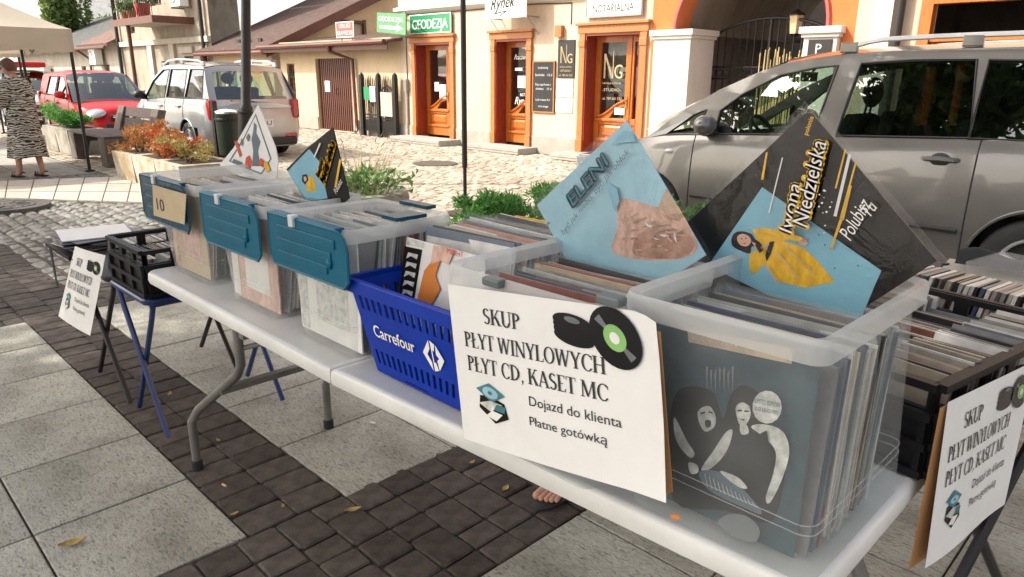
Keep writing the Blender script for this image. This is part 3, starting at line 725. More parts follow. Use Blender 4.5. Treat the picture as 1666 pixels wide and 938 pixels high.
ngs = sign('studio_plaque', 'black plaque with thin gold letters beside the double wooden door', -9.24, -8.84, 1.42, 2.08, FY - .001, 'black_paint', [('NATALIA NOWAK', -9.18, 1.6, .025, .28), ('-STUDIO-', -9.18, 1.53, .035, .28), ('tel. 789 601 533', -9.2, 1.45, .035, .32)], 'gold', .02)
b = MB(); ng(b, -9.17, 1.68, .29, FY - .0235); b.build('lettering', 'gold', ngs)
sign('plaque', 'upper white office plaque with grey lines below the black gold lettered plaque', -9.27, -8.86, 1.08, 1.4, FY - .001, 'paper_white', [('KANCELARIA NOTARIALNA', -9.23, 1.26, .02, .33), ('notariusz', -9.15, 1.2, .02, .17), ('NOTARIUSZ', -9.19, 1.12, .028, .25)], 'print_black', .015)
sign('plaque', 'lower white office plaque, smaller, under the plaque with grey lines', -9.27, -8.86, .8, 1.06, FY - .001, 'paper_white', [('GODZINY PRACY', -9.2, .96, .02, .27), ('pon - pt 9 - 16', -9.2, .87, .02, .27)], 'print_black', .015)
mb_ = sign('menu_board', 'black slate menu board with wooden frame and chalk writing', -9.86, -9.3, .78, 1.72, FY - .001, 'slate_board', [('DZISIAJ', -9.72, 1.58, .035, .25), ('Szarlotka   -12 zl', -9.79, 1.45, .045, .43), ('Zupa ogorkowa z', -9.79, 1.28, .04, .4), ('chlebem    -15 zl', -9.77, 1.2, .04, .4), ('Lody mrozone 9 zl', -9.77, 1.0, .04, .36), ('smacznego', -9.7, .88, .04, .26)], 'chalk', .03, edge='trim_wood', cat='board')
# arrow sign standing out from the corner
ar = thing('arrow_sign', 'faded green arrow sign standing out from the house corner', 'sign', (-14.15, FY - .4, 2.2))
p0 = PX(612, 50, -14.9); a0 = PY(613, 20, FY - .25); a1 = PY(660, 22, FY - .45); a2 = PY(660, 57, FY - .45); a3 = PY(613, 52, FY - .25)
nn = (a1 - a0).cross(a3 - a0).normalized(); nn = nn if nn.y > 0 else -nn
MB().prism([a0, a1, a2, a3], nn * .03).build('board', 'sign_green_pale', ar, bevel=.004)
u = (a2 - a3).normalized(); vv = (a0 - a3).normalized(); L = (a2 - a3).length; Hh = (a0 - a3).length
b = MB(); put_text(b, 'GEODEZJA', a3 + u * L * .06 + vv * Hh * .6 - nn * .004, u, vv, Hh * .24, L * .86)
b.add([a3 + u * L * q + vv * Hh * w_ - nn * .004 for q, w_ in ((.12, .22), (.7, .22), (.7, .12), (.92, .3), (.7, .48), (.7, .38), (.12, .38))], [tuple(range(7))])
b.build('lettering', 'white_paint', ar)
MB().tube([a1 + vv * .02, Vector((HX0 + .02, FY + .02, a1.z + .05))], .02, 6).tube([a2, Vector((HX0 + .02, FY + .02, a2.z))], .02, 6).build('bracket', 'zinc', ar)

# --- yellow garage annexe
an = thing('garage_annexe', 'low yellow annexe with brown ribbed garage door and tiled eave', 'garage', (-17, FY, 0))
AX0, AX1 = -19.75, -14.101
gd = rect(-17.85, -16.16, .02, 1.84); nd = rect(-19.4, -18.98, .02, 1.72)
front_wall(an, 'plaster_yellow', AX0, AX1, 0, 2.28, [gd, nd], depth=.12)
for a, c in ((AX0, -19.42), (-18.96, -17.87), (-16.14, AX1)): MB().bx(a, c, FY - .02, FY - .001, 0, .34).build('plinth', 'plinth_grey', an)
go = MB().bx(-17.85, -16.16, FY + .1, FY + .13, .02, 1.84).build('garage_door', 'brown_metal', an)
rb = MB().bx(0, .045, -.02, 0, 0, 1.8).mesh('rib', 'brown_metal')
for i in range(18): o = link('rib', rb, go); o.location = (-17.83 + i * .0935 - ORG[an.name].x, FY + .1 - ORG[an.name].y, .03)
MB().bx(-17.55, -17.3, FY + .065, FY + .078, 1.0, 1.28).build('notice', 'plaster_white', go)
MB().tube([(-16.95, FY + .08, .95), (-16.95, FY + .03, .95), (-16.95, FY + .03, 1.08), (-16.95, FY + .08, 1.08)], .012, 6).build('handle', 'black_metal', go)
ng_ = MB()
for i in range(6): x = -19.37 + i * .07; ng_.tube([(x, FY + .06, .03), (x, FY + .06, 1.68)], .012, 5)
for z in (.3, .85, 1.35): ng_.bx(-19.4, -18.98, FY + .045, FY + .075, z, z + .03)
for z, r in ((.58, .1), (1.1, .12), (1.5, .08)): ng_.tube(circ((-19.19, FY + .05, z), (1, 0, 0), (0, 0, 1), r, 14), .012, 5, close=True)
ng_.build('grille', 'black_metal', an)
MB().bx(-19.4, -18.98, FY + .12, FY + .14, .02, 1.72).build('niche_back', 'trim_wood', an)
e0, e1 = PY(452, 77, FY - .45), PY(648, 63, FY - .45)
zr = .5 * (e0.z + e1.z)
MB().hexa([(-20.0, FY - .42, zr - .03), (-13.98, FY - .42, zr - .03), (-13.98, FY + 2.0, zr + .32), (-20.0, FY + 2.0, zr + .32)], [(-20.0, FY - .42, zr + .03), (-13.98, FY - .42, zr + .03), (-13.98, FY + 2.0, zr + .38), (-20.0, FY + 2.0, zr + .38)]).build('roof', 'roof_brown', an)
MB().bx(-20.02, -13.97, FY - .44, FY - .41, zr - .16, zr + .0).build('fascia', 'brown_metal', an)
MB().tube([(-20.05, FY - .5, zr - .02), (-14.0, FY - .5, zr + .0)], .055, 8).build('gutter', 'brown_metal', an, smooth=True)
MB().tube([(-16.35, FY - .5, zr - .04), (-16.35, FY - .47, zr - .18), (-15.95, FY - .08, zr - .36), (-15.9, FY - .08, .12), (-15.9, FY - .14, .04)], .045, 8).build('downpipe', 'brown_metal', an, smooth=True)
sg = sign('tailor_sign', 'red board with two white lines standing on the annexe roof edge', *(lambda a, c: (a.x, c.x, c.z, a.z))(PY(548, 36, FY - .3), PY(578, 60, FY - .3)), FY - .3, 'sign_red', [], 'white_paint', edge='white_paint')
sa = PY(548, 36, FY - .3); sc_ = PY(578, 60, FY - .3); W_ = sc_.x - sa.x
b = MB(); put_text(b, 'USŁUGI', (sa.x + W_ * .18, FY - .334, sc_.z + .22), (1, 0, 0), (0, 0, 1), .1, W_ * .64); put_text(b, 'KRAWIECKIE', (sa.x + W_ * .06, FY - .334, sc_.z + .06), (1, 0, 0), (0, 0, 1), .1, W_ * .88); b.build('lettering', 'white_paint', sg)
MB().tube([(sa.x + .15, FY - .28, sc_.z - .16), (sa.x + .15, FY - .28, sc_.z + .05)], .015, 5).tube([(sc_.x - .15, FY - .28, sc_.z - .16), (sc_.x - .15, FY - .28, sc_.z + .05)], .015, 5).build('stay', 'zinc', sg)
# wrought iron yard gate between annexe and cream house
yg = thing('yard_gate', 'black spiked iron yard gate with notices between garage door and cream house', 'gate', (-14.85, FY - .14, 0))
yy = FY - .14
for x in (-15.5, -14.8, -14.14): MB().bx(x - .05, x + .05, yy - .05, yy + .05, 0, 1.38).lathe([(.07, 1.38), (.06, 1.44), (.001, 1.5)], 8, (x, yy, 0)).build('post', 'black_metal', yg)
for (a, c) in ((-15.44, -14.86), (-14.74, -14.2)):
    for z in (.12, .42, .5): MB().bx(a, c, yy - .012, yy + .012, z, z + .03).build('rail', 'black_metal', yg)
    MB().tube([(lerp(a, c, t), yy, 1.05 + .14 * math.sin(math.pi * t)) for t in [i / 12 for i in range(13)]], .018, 6).build('arched_rail', 'black_metal', yg)
    for i in range(8):
        x = lerp(a, c, (i + .5) / 8); zt = 1.22 + .14 * math.sin(math.pi * (i + .5) / 8)
        MB().tube([(x, yy, .13), (x, yy, zt), (x, yy, zt + .1)], [.011, .011, .001], 5).build('bar', 'black_metal', yg)
    MB().bx(a, c, yy - .006, yy + .006, .15, .4).build('lower_panel', 'black_metal', yg)
    for z, r in ((.75, .09), (.62, .05)): MB().tube(circ(((a + c) / 2, yy - .01, z), (1, 0, 0), (0, 0, 1), r, 12), .01, 5, close=True).build('scroll', 'black_metal', yg)
MB().bx(-15.38, -15.14, yy - .035, yy - .02, .86, 1.16).build('notice', 'sign_green', yg)
MB().bx(-15.12, -14.9, yy - .037, yy - .022, .82, 1.18).build('notice', 'paper_white', yg)
MB().bx(-14.7, -14.24, yy - .03, yy - .02, .5, 1.05).build('mesh_panel', 'plaster_pale', yg)

# --- yellow house with the steep brown roof, left of the annexe
lh = thing('tiled_house', 'yellow house with steep brown tiled roof and gable above annexe', 'house', (-22, FY, 0))
v0 = PX(433, 80, -20.2); v1 = PX(596, 0, -20.2); sl_ = (v1.z - v0.z) / (v1.y - v0.y)
ye = FY - .35; ze = v0.z + sl_ * (ye - v0.y); yt = ye + 5.5; zt = ze + sl_ * 5.5
front_wall(lh, 'plaster_yellow', -24.2, -20.2, 0, ze + .1, [rect(-23.3, -22.6, .7, 1.7)], depth=.1)
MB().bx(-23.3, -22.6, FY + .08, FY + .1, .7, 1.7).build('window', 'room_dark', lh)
def ghole(): return [(FY + 2.35, zr + .15), (FY + 3.15, zr + .15), (FY + 3.15, zr + .85), (FY + 2.35, zr + .85)]
b = MB(); b.sheet([(FY, 0), (yt, 0), (yt, zt), (FY, ze + sl_ * .35)], [ghole()], lambda a, c: Vector((-20.2, a, c))); b.build('gable_wall', 'plaster_yellow', lh)
gw = MB(); hh = ghole()
for a, c, e, f in ((hh[0][0] - .06, hh[0][0] + .03, hh[0][1] - .06, hh[2][1] + .06), (hh[1][0] - .03, hh[1][0] + .06, hh[0][1] - .06, hh[2][1] + .06)): gw.bx(-20.24, -20.15, a, c, e, f)
for e in (hh[0][1], hh[2][1]): gw.bx(-20.24, -20.15, hh[0][0] + .031, hh[1][0] - .031, e - .05, e + .03)
go_ = gw.build('window', 'brown_wood', lh); MB().bx(-20.3, -20.28, hh[0][0], hh[1][0], hh[0][1], hh[2][1]).build('pane', 'plaster_pale', go_)
n_ = Vector((0, -sl_, 1)).normalized()
def slab_roof(x0, x1, mat, th=.1):
    q = [Vector((x0, ye, ze)), Vector((x1, ye, ze)), Vector((x1, yt, zt)), Vector((x0, yt, zt))]
    return MB().hexa(q, [p + n_ * th for p in q]).build('roof', mat, lh)
ro = slab_roof(-24.6, -19.9, 'roof_brown')
MB().hexa([Vector((-19.9, ye, ze - .14)), Vector((-19.86, ye, ze - .14)), Vector((-19.86, yt, zt - .14)), Vector((-19.9, yt, zt - .14))], [Vector((-19.9, ye, ze + .15)), Vector((-19.86, ye, ze + .15)), Vector((-19.86, yt, zt + .15)), Vector((-19.9, yt, zt + .15))]).build('barge_board', 'brown_metal', lh)
MB().hexa([Vector((-20.2, ye, ze - .03)), Vector((-19.9, ye, ze - .03)), Vector((-19.9, yt, zt - .03)), Vector((-20.2, yt, zt - .03))], [Vector((-20.2, ye, ze - .002)), Vector((-19.9, ye, ze - .002)), Vector((-19.9, yt, zt - .002)), Vector((-20.2, yt, zt - .002))]).build('soffit', 'brown_wood', lh)
MB().tube([(-24.7, ye - .05, ze), (-19.9, ye - .05, ze)], .06, 8).build('gutter', 'brown_metal', lh, smooth=True)
MB().tube([(-24.1, ye - .03, ze - .02), (-24.1, ye, ze - .2), (-23.85, FY - .07, ze - .45), (-23.85, FY - .07, .1)], .045, 8).build('downpipe', 'brown_metal', lh, smooth=True)
for i in range(3): MB().bx(-22.6 + i * .7, -22.4 + i * .7, ye + .45, ye + .5, ze + .3, ze + .42).build('snow_guard', 'black_metal', ro)
MB().bx(-20.45, -19.95, FY - .2, FY - .001, ze - .34, ze - .2).build('bracket_ledge', 'plaster_white', lh)

# --- weathered old house with balcony
oh = thing('old_house', 'weathered grey brown house with stained walls and flowered balcony', 'house', (-29, FY, 0))
wins = [rect(-26.55, -25.75, .9, 2.0), rect(-25.2, -24.5, .9, 2.0), rect(-28.7, -28.0, .02, 1.85), rect(-31.6, -31.0, 2.9, 4.6), rect(-29.0, -28.0, 3.75, 5.4)]
front_wall(oh, 'plaster_old', -32.9, -24.21, 0, 7, wins, depth=.18)
for r4 in wins:
    x0, x1, z0, z1 = r4[0][0], r4[1][0], r4[0][1], r4[2][1]; f = MB()
    for a, c, e, g_ in ((x0, x0 + .08, z0, z1), (x1 - .08, x1, z0, z1), (x0 + .08, x1 - .08, z0, z0 + .08), (x0 + .08, x1 - .08, z1 - .08, z1), ((x0 + x1) / 2 - .03, (x0 + x1) / 2 + .03, z0 + .08, z1 - .08)): f.bx(a, c, FY + .1, FY + .15, e, g_)
    o = f.build('window', 'brown_wood', oh); MB().bx(x0 + .05, x1 - .05, FY + .13, FY + .14, z0 + .05, z1 - .05).build('pane', 'pane_dark', o)
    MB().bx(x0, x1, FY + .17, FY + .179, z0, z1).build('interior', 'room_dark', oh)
MB().bx(-32.9, -24.22, FY - .12, FY - .001, 2.42, 2.6).build('cornice', 'plaster_pale', oh)
for x in (-27.4, -29.5): MB().bx(x - .22, x + .22, FY - .1, FY - .001, 0, 2.419).build('pilaster', 'plaster_pale', oh)
for x0, x1 in ((-26.7, -25.6), (-25.3, -24.4)): MB().bx(x0, x1, FY - .1, FY - .001, 2.1, 2.3).build('window_head', 'plaster_pale', oh)
ba = PY(232, 25, 8.9); bz = ba.z
bl = MB().bx(-29.3, -25.4, 9.1, FY - .001, bz - .16, bz).build('balcony', 'stone_step', oh)
MB().bx(-29.32, -25.38, 9.07, 9.098, bz - .2, bz + .02).bx(-25.398, -25.37, 9.07, FY, bz - .2, bz + .02).build('fascia', 'brown_metal', bl)
for i in range(24): MB().tube([(-29.25 + i * .163, 9.14, bz), (-29.25 + i * .163, 9.14, bz + 1.0)], .012, 5).build('baluster', 'black_metal', bl)
MB().bx(-29.3, -25.4, 9.12, 9.16, bz + 1.0, bz + 1.04).build('handrail', 'black_metal', bl)
MB().tube([(-28.35, 9.3, 0), (-28.35, 9.3, bz - .17)], .07, 8).build('post', 'brown_wood', oh)
MB().tube([(-24.55, FY - .12, 0), (-24.55, FY - .12, 6.8)], .07, 8).build('downpipe', 'black_paint', oh, smooth=True)
MB().tube([(-32.75, FY - .12, 0), (-32.75, FY - .12, 6.8)], .07, 8).build('downpipe', 'black_paint', oh, smooth=True)
MB().bx(-32.9, -24.21, FY + .3, FY + 5, 6.8, 7.0).bx(-32.9, -32.7, FY + .001, FY + 5, 0, 6.8).build('side_wall', 'plaster_old', oh)
pm('terracotta', (.42, .16, .07), .8, var=.25, scale=8); pm('red_pot', (.38, .04, .03), .5, var=.15, scale=6); pm('grey_unit', (.55, .53, .48), .6, var=.1, scale=5)

# --- low house further left
lo = thing('low_house', 'low pale house with tiled roof and wall mounted fan units', 'house', (-38, FY, 0))
front_wall(lo, 'plaster_pale', -50, -33.0, 0, 2.6, [rect(-35.3, -34.6, .4, 1.75), rect(-38.6, -37.9, .5, 1.7)], depth=.12)
for x0, x1, z0, z1 in ((-35.3, -34.6, .4, 1.75), (-38.6, -37.9, .5, 1.7)):
    o = MB().bx(x0, x1, FY + .1, FY + .12, z0, z1).build('window', 'brown_wood', lo)
    for k in range(3): MB().bx(x0 + .1, x1 - .1, FY + .085, FY + .099, z0 + .08 + k * (z1 - z0) / 3, z0 + (k + .85) * (z1 - z0) / 3).build('pane', 'pane_dark', o)
MB().hexa([(-37, FY - .5, 2.45), (-32.95, FY - .5, 2.45), (-32.95, FY + 3, 4.1), (-37, FY + 3, 4.1)], [(-37, FY - .5, 2.57), (-32.95, FY - .5, 2.57), (-32.95, FY + 3, 4.22), (-37, FY + 3, 4.22)]).build('roof', 'roof_red', lo)
MB().hexa([(-52, FY - .5, 2.35), (-37.02, FY - .5, 2.35), (-37.02, FY + 4, 4.3), (-52, FY + 4, 4.3)], [(-52, FY - .5, 2.5), (-37.02, FY - .5, 2.5), (-37.02, FY + 4, 4.45), (-52, FY + 4, 4.45)]).build('roof', 'roof_grey', lo)
MB().tube([(-52, FY - .56, 2.4), (-33, FY - .56, 2.42)], .06, 6).tube([(-37, FY - .5, 2.36), (-36.9, FY - .08, 2.0), (-36.9, FY - .08, .1)], .05, 6).build('gutter', 'brown_metal', lo)
def ac_unit(x, z, lab, s=1.0):
    t = thing('fan_unit', lab, 'air conditioner', (x, FY - .2, z))
    MB().bx(x, x + .85 * s, FY - .42, FY - .12, z, z + .62 * s).build('casing', 'white_paint', t, bevel=.02)
    for k in range(7): MB().bx(x + .06, x + .5 * s, FY - .44, FY - .418, z + .08 + k * .07 * s, z + .1 + k * .07 * s).build('slat', 'grey_unit', t)
    MB().tube(circ((x + .3 * s, FY - .43, z + .31 * s), (1, 0, 0), (0, 0, 1), .22 * s, 16), .012, 5, close=True).build('fan_ring', 'black_metal', t)
    MB().bx(x + .08, x + .12, FY - .42, FY - .001, z - .05, z - .001).bx(x + .7 * s, x + .74 * s, FY - .42, FY - .001, z - .05, z - .001).build('bracket', 'zinc', t)
ac_unit(-35.8, 1.75, 'white fan unit under the red tiled eave of the low house'); ac_unit(-44.2, 1.2, 'white fan unit under the grey eave of the low house', .9)
ac_unit(-26.2, bz + .35, 'white fan unit on the wall above the flowered balcony', 1.0)
# --- tall pale gable behind the tent and dark roof beyond
gb = thing('gable_house', 'tall pale grey gabled building behind the white tents', 'house', (-58, 14, 0))
q0, q1, q2 = PY(-60, -260, 14), PY(62, -35, 14), PY(137, 95, 14)
MB().prism([(-130, 14, 0), (q2.x, 14, 0), (q2.x, 14, q2.z), (q1.x, 14, q1.z), (q0.x, 14, q0.z), (-130, 14, q0.z)], (0, 6, 0)).build('wall', 'gable_grey', gb)
MB().bx(PY(35, 80, 13.95).x, PY(52, 80, 13.95).x, 13.93, 13.999, PY(40, 130, 13.95).z, PY(40, 82, 13.95).z).build('window', 'room_dark', gb)
fb = thing('far_barn', 'dark roofed barn far behind the low houses', 'building', (-75, 30, 0))
f0, f1 = PY(140, 35, 30), PY(205, 42, 30)
MB().hexa([(f0.x, 30, 0), (f1.x, 30, 0), (f1.x, 36, 0), (f0.x, 36, 0)], [(f0.x, 30, f0.z * .5), (f1.x, 30, f0.z * .5), (f1.x, 36, f0.z * .5), (f0.x, 36, f0.z * .5)]).build('wall', 'gable_grey', fb)
MB().hexa([(f0.x - 1, 29, f0.z * .48), (f1.x + 1, 29, f0.z * .48), (f1.x + 1, 37, f0.z * .48), (f0.x - 1, 37, f0.z * .48)], [(f0.x - 1, 32.9, f0.z * 1.12), (f1.x + 1, 32.9, f0.z * 1.08), (f1.x + 1, 33.1, f0.z * 1.08), (f0.x - 1, 33.1, f0.z * 1.12)]).build('roof', 'room_dark', fb)
# ---------------------------------------------------------------- cars
def paint(name, col, metal=.6, rough=.32, coat=.9):
    m, nt, bs = new_mat(name); n = tex(nt, 'Noise', 2.5, detail=4); f = tex(nt, 'Noise', 900, detail=1)
    c = ramp(nt, n.outputs[0], [(.3, tuple(a * .9 for a in col)), (.7, tuple(min(1, a * 1.06) for a in col))])
    nt.links.new(c, bs.inputs['Base Color']); bs.inputs['Metallic'].default_value = metal; bs.inputs['Roughness'].default_value = rough
    bs.inputs['Coat Weight'].default_value = coat; bs.inputs['Specular IOR Level'].default_value = .35; bs.inputs['Coat Roughness'].default_value = .04
    d = tex(nt, 'Noise', 3.0, detail=6); rr_ = nt.nodes.new('ShaderNodeMapRange'); rr_.inputs['To Min'].default_value = rough * .8; rr_.inputs['To Max'].default_value = rough * 1.35
    nt.links.new(d.outputs[0], rr_.inputs[0]); nt.links.new(rr_.outputs[0], bs.inputs['Roughness']); return m
paint('paint_taupe', (.155, .15, .142), .6, .3, .9); paint('paint_silver', (.42, .43, .44)); paint('paint_red', (.5, .004, .004), .0, .4, .35); paint('paint_white', (.7, .7, .7), .0, .4)
glass('car_glass', (.55, .68, .6), .1, .01); glass('car_glass_dark', (.25, .3, .28), .1, .01)
pm('tyre', (.02, .02, .02), .85, var=.3, scale=12, bmp=.2); pm('car_black', (.014, .014, .014), .5, var=.2, scale=8); pm('cabin', (.035, .034, .034), .85, var=.3, scale=6)
pm('alloy', (.62, .62, .61), .4, .3, var=.1, scale=6); pm('chrome', (.6, .6, .6), .15, 1.0, var=.05, scale=5); pm('tail_red', (.35, .01, .012), .15, var=.2, scale=30, coat=.8)
pm('lamp_clear', (.4, .42, .43), .1, .3, var=.2, scale=25, coat=.8); pm('amber', (.6, .2, .02), .25, var=.1, scale=20); pm('plate_white', (.7, .7, .7), .4, var=.04, scale=8)

def wheel(root, x, y, r, side, width=.2, spokes=5):
    b = MB(); n = Vector((0, side, 0))
    b.lathe([(r * .64, -.5 * width), (r * .93, -.5 * width), (r, -.36 * width), (r, .36 * width), (r * .94, .48 * width), (r * .8, .54 * width), (r * .66, .5 * width), (r * .64, .3 * width)], 32, (x, y, r), (1, 0, 0), (0, 0, 1), n)
    w_ = b.build('wheel', 'tyre', root, smooth=True)
    rm = MB(); rm.lathe([(r * .66, .42 * width), (r * .62, .47 * width), (r * .58, .36 * width), (r * .58, -.1 * width)], 32, (x, y, r), (1, 0, 0), (0, 0, 1), n)
    for k in range(spokes):
        for d in (-.13, .13):
            a = 2 * math.pi * k / spokes + .3; p = lambda q, rad, h: Vector((x + rad * math.cos(q), y, r + rad * math.sin(q))) + n * h * width
            i0, i1, o0, o1 = a + d * 1.4 - .1, a + d * 1.4 + .1, a + d - .055, a + d + .055
            rm.hexa([p(i0, r * .14, .18), p(i1, r * .14, .18), p(o1, r * .6, .2), p(o0, r * .6, .2)], [p(i0, r * .14, .34), p(i1, r * .14, .34), p(o1, r * .6, .4), p(o0, r * .6, .4)])
    rm.lathe([(r * .2, .1 * width), (r * .2, .36 * width), (.001, .4 * width)], 16, (x, y, r), (1, 0, 0), (0, 0, 1), n)
    rm.build('rim', 'alloy', w_, smooth=True, auto=30)
    MB().lathe([(r * .6, -.12 * width), (.001, -.1 * width)], 24, (x, y, r), (1, 0, 0), (0, 0, 1), n).build('brake_disc', 'car_black', w_)
def car(root, S):
    """S: L, W, zb, shoulder[(x,z)], roof[(x,z)], glass base/top, wheels, windows ...; nose at x=0, left side at -y"""
    L, W, zb = S['L'], S['W'], S['zb']; zs = lambda x: sinterp(S['shoulder'], x); zr = lambda x: sinterp(S['roof'], x)
    a, c = S.get('fa', 1.1), S.get('ra', .8); p_, q_ = S.get('nose', (2.4, 3.0)); rp, rq = S.get('tail', (3.2, 5))
    TS = [0, .06, .14, .24, .34, .44, .54, .64, .74, .83, .91, .96, 1.0]
    kw = lambda t: interp([(0, .93), (.06, .965), (.2, .99), (.45, 1.0), (.7, .99), (.91, .965), (1, .935)], t)
    xf = lambda t: interp(S['front'], t); xr = lambda t: interp(S['rear'], t)
    plan = []
    for i in range(13):
        th = math.pi / 2 * (1 - i / 12); plan.append((a * (1 - math.sin(th) ** (2 / p_)), max(math.cos(th), 0) ** (2 / q_)))
    n = int((L - a - c) / .045)
    for i in range(1, n): plan.append((a + (L - a - c) * i / n, 1))
    for i in range(13):
        th = math.pi / 2 * (i / 12); plan.append((L - c + c * math.sin(th) ** (2 / rp), max(math.cos(th), 0) ** (2 / rq)))
    def P(x, y, t):
        u = x / L; X = xf(t) + u * (L - xf(t) - xr(t)); return Vector((X, y * W * kw(t), zb + t * (zs(X) - zb)))
    rows = [[P(x, -y, t) for x, y in plan] for t in TS]; m = len(plan)
    wc = [(S['wx'][0], S['wr']), (S['wx'][1], S['wr'])]; RA = S['wr'] + .055
    for row in rows:
        for v in row:
            for (wx, wr) in wc:
                d = Vector((v.x - wx, v.z - wr)); l = d.length
                if abs(l - RA) < .05 and abs(v.y) > .5 * W and l > 1e-4: v.x = wx + d.x / l * RA; v.z = wr + d.y / l * RA
    groups = {}
    doors = S['doors']
    for side in (-1, 1):
        for k in range(len(TS) - 1):
            for i in range(m - 1):
                q = [rows[k][i], rows[k][i + 1], rows[k + 1][i + 1], rows[k + 1][i]]
                cc = sum(q, Vector()) / 4
                if abs(cc.y) > .45 * W and any(Vector((cc.x - wx, cc.z - wr)).length < RA - .002 for wx, wr in wc): continue
                key = ('body', 0)
                if k >= 2:
                    for j, (d0, d1) in enumerate(doors):
                        if d0 < cc.x < d1 and abs(cc.y) > .6 * W: key = ('door', side * (j + 1))
                elif S.get('black_sill'): key = ('sill', 0)
                groups.setdefault(key, []).append([Vector((v.x, -side * v.y * -1 if side == 1 else v.y, v.z)) if False else Vector((v.x, v.y * (-1 if side == 1 else 1), v.z)) for v in q])
    # bonnet: from nose back to the windscreen foot
    xb = S['screen'][0][0]
    top = rows[-1]
    for i in range(m - 1):
        x0, x1 = top[i].x, top[i + 1].x
        if x0 > xb + .05: break
        for j in range(8):
            def tp(v, s): 
                y = v.y * (2 * s - 1) * -1; return Vector((v.x, y, v.z + S.get('crown', .07) * (1 - (2 * s - 1) ** 2) * min(1, abs(v.y) / (.6 * W))))
            groups.setdefault(('bonnet', 0), []).append([tp(top[i], j / 8), tp(top[i], (j + 1) / 8), tp(top[i + 1], (j + 1) / 8), tp(top[i + 1], j / 8)])
    made = {}
    for (nm, j), qs in sorted(groups.items()):
        b = MB()
        for q in qs: b.add(q, [(0, 1, 2, 3)])
        made[nm, j] = b.build(nm, 'car_black' if nm == 'sill' else S['paint'], root, smooth=True, auto=50)
    body = made['body', 0]
    if S.get('rear_cap', True): pass
    yb = lambda x: W * .935 * interp([(0, .6), (a, 1), (L - c, 1), (L, S.get('tailw', .9))], x)
    def side_pt(x, z, s, off=0.0):
        zz, zt = zs(x), zr(x)
        if z <= zz:
            t = (z - zb) / (zz - zb); y = W * kw(max(0, min(1, t))) * interp([(0, .4), (a * .5, .93), (a, 1), (L - c, 1), (L, S.get('tailw', .9))], x)
        else:
            t = min(1, (z - zz) / max(.02, S['rooftop'] - zz)); y = lerp(yb(x), S['yr'], t ** 1.15)
        return Vector((x, s * (y + off), z))
    # greenhouse sides
    for s in (-1, 1):
        outer = S['green']; holes = S['win']
        b = MB(); b.sheet(outer, holes, lambda u, v: side_pt(u, v, s))
        for h in holes:
            for i in range(len(h)):
                p0, p1 = h[i], h[(i + 1) % len(h)]
                b.add([side_pt(*p0, s), side_pt(*p1, s), side_pt(*p1, s, -.035), side_pt(*p0, s, -.035)], [(0, 1, 2, 3)], 1)
        b.build('pillar_panel', [S.get('pillar', S['paint']), 'car_black'], root)
        for j, h in enumerate(holes):
            g_ = MB(); g_.sheet(h, [], lambda u, v: side_pt(u, v, s, -.012)); g_.build('window', S.get('tints', ['car_glass'] * 9)[j], root)
            MB().tube([side_pt(*p, s, .001) for p in h], .009, 5, close=True).build('window_seal', 'car_black', root)
    # windscreen, roof, tailgate
    (sx0, sz0), (sx1, sz1) = S['screen']; yr = S['yr']
    def scr(u, v):
        x = lerp(sx0, sx1, u); z = lerp(sz0, sz1, u) + .03 * math.sin(math.pi * u); y = (2 * v - 1) * lerp(yb(sx0) * .985, abs(side_pt(sx1, zr(sx1), 1).y), u ** 1.1)
        return Vector((x - (S.get('bow', .16)) * (1 - (2 * v - 1) ** 2) * (1 - .4 * u), y, z + lerp(.02, .05, u) * (1 - (2 * v - 1) ** 4)))
    MB().grid(scr, 8, 12).build('windscreen', 'car_glass', root, smooth=True)
    tb = S['tail_top'], S['tail_bot']
    def roof(u, v):
        x = lerp(sx1, tb[0][0], u); q = 2 * v - 1
        return Vector((x - S.get('bow', .16) * .6 * (1 - q * q) * (1 - u) + .06 * (1 - q * q) * u, q * abs(side_pt(x, zr(x), 1).y), zr(x) + .05 * (1 - q ** 4)))
    MB().grid(roof, 16, 12).build('roof', S['paint'], root, smooth=True)
    def tail(u, v):
        q = 2 * v - 1; x = lerp(tb[0][0], tb[1][0], u ** S.get('tailpow', 1.3)); z = lerp(tb[0][1], tb[1][1], u); y = q * lerp(abs(side_pt(tb[0][0], zr(tb[0][0]), 1).y), yb(L) * 1.0, u)
        return Vector((x + .06 * (1 - q * q), y, z + .05 * (1 - q ** 4) * (1 - u)))
    gu0, gu1, gv = S.get('tg', (.12, .86, .09))
    isg = lambda u, v: gu0 < u < gu1 and gv < v < 1 - gv
    tg = MB().grid(tail, 24, 24, 0, lambda u, v: not isg(u, v)).build('tailgate', S['paint'], root, smooth=True)
    MB().grid(tail, 24, 24, 0, isg).build('rear_window', S.get('rear_glass', 'car_glass'), tg, smooth=True)
    # arches, floor, cabin
    for wx, wr in wc:
        for s in (-1, 1):
            MB().grid(lambda u, v: Vector((wx + RA * math.cos(math.pi * u), s * lerp(W * .985, W * .55, v), wr + RA * math.sin(math.pi * u))), 16, 3).build('wheel_housing', 'car_black', root)
            MB().tube([Vector((wx + RA * math.cos(math.pi * u), s * (abs(side_pt(wx, wr + RA * .8, 1).y) + .002 - .012 * abs(math.cos(math.pi * u))), wr + RA * math.sin(math.pi * u))) for u in [i / 20 for i in range(21)]], .012, 5).build('arch_lip', S['paint'], root)
            wheel(root, wx, s * (W - .115), wr, s, .2, S.get('spokes', 5))
    MB().bx(S['wx'][0] + .4, L - .25, -W * .84, W * .84, zb + .02, zb + .1).bx(L * .1, L * .22, -W * .5, W * .5, zb + .05, .6).build('floor', 'car_black', root)
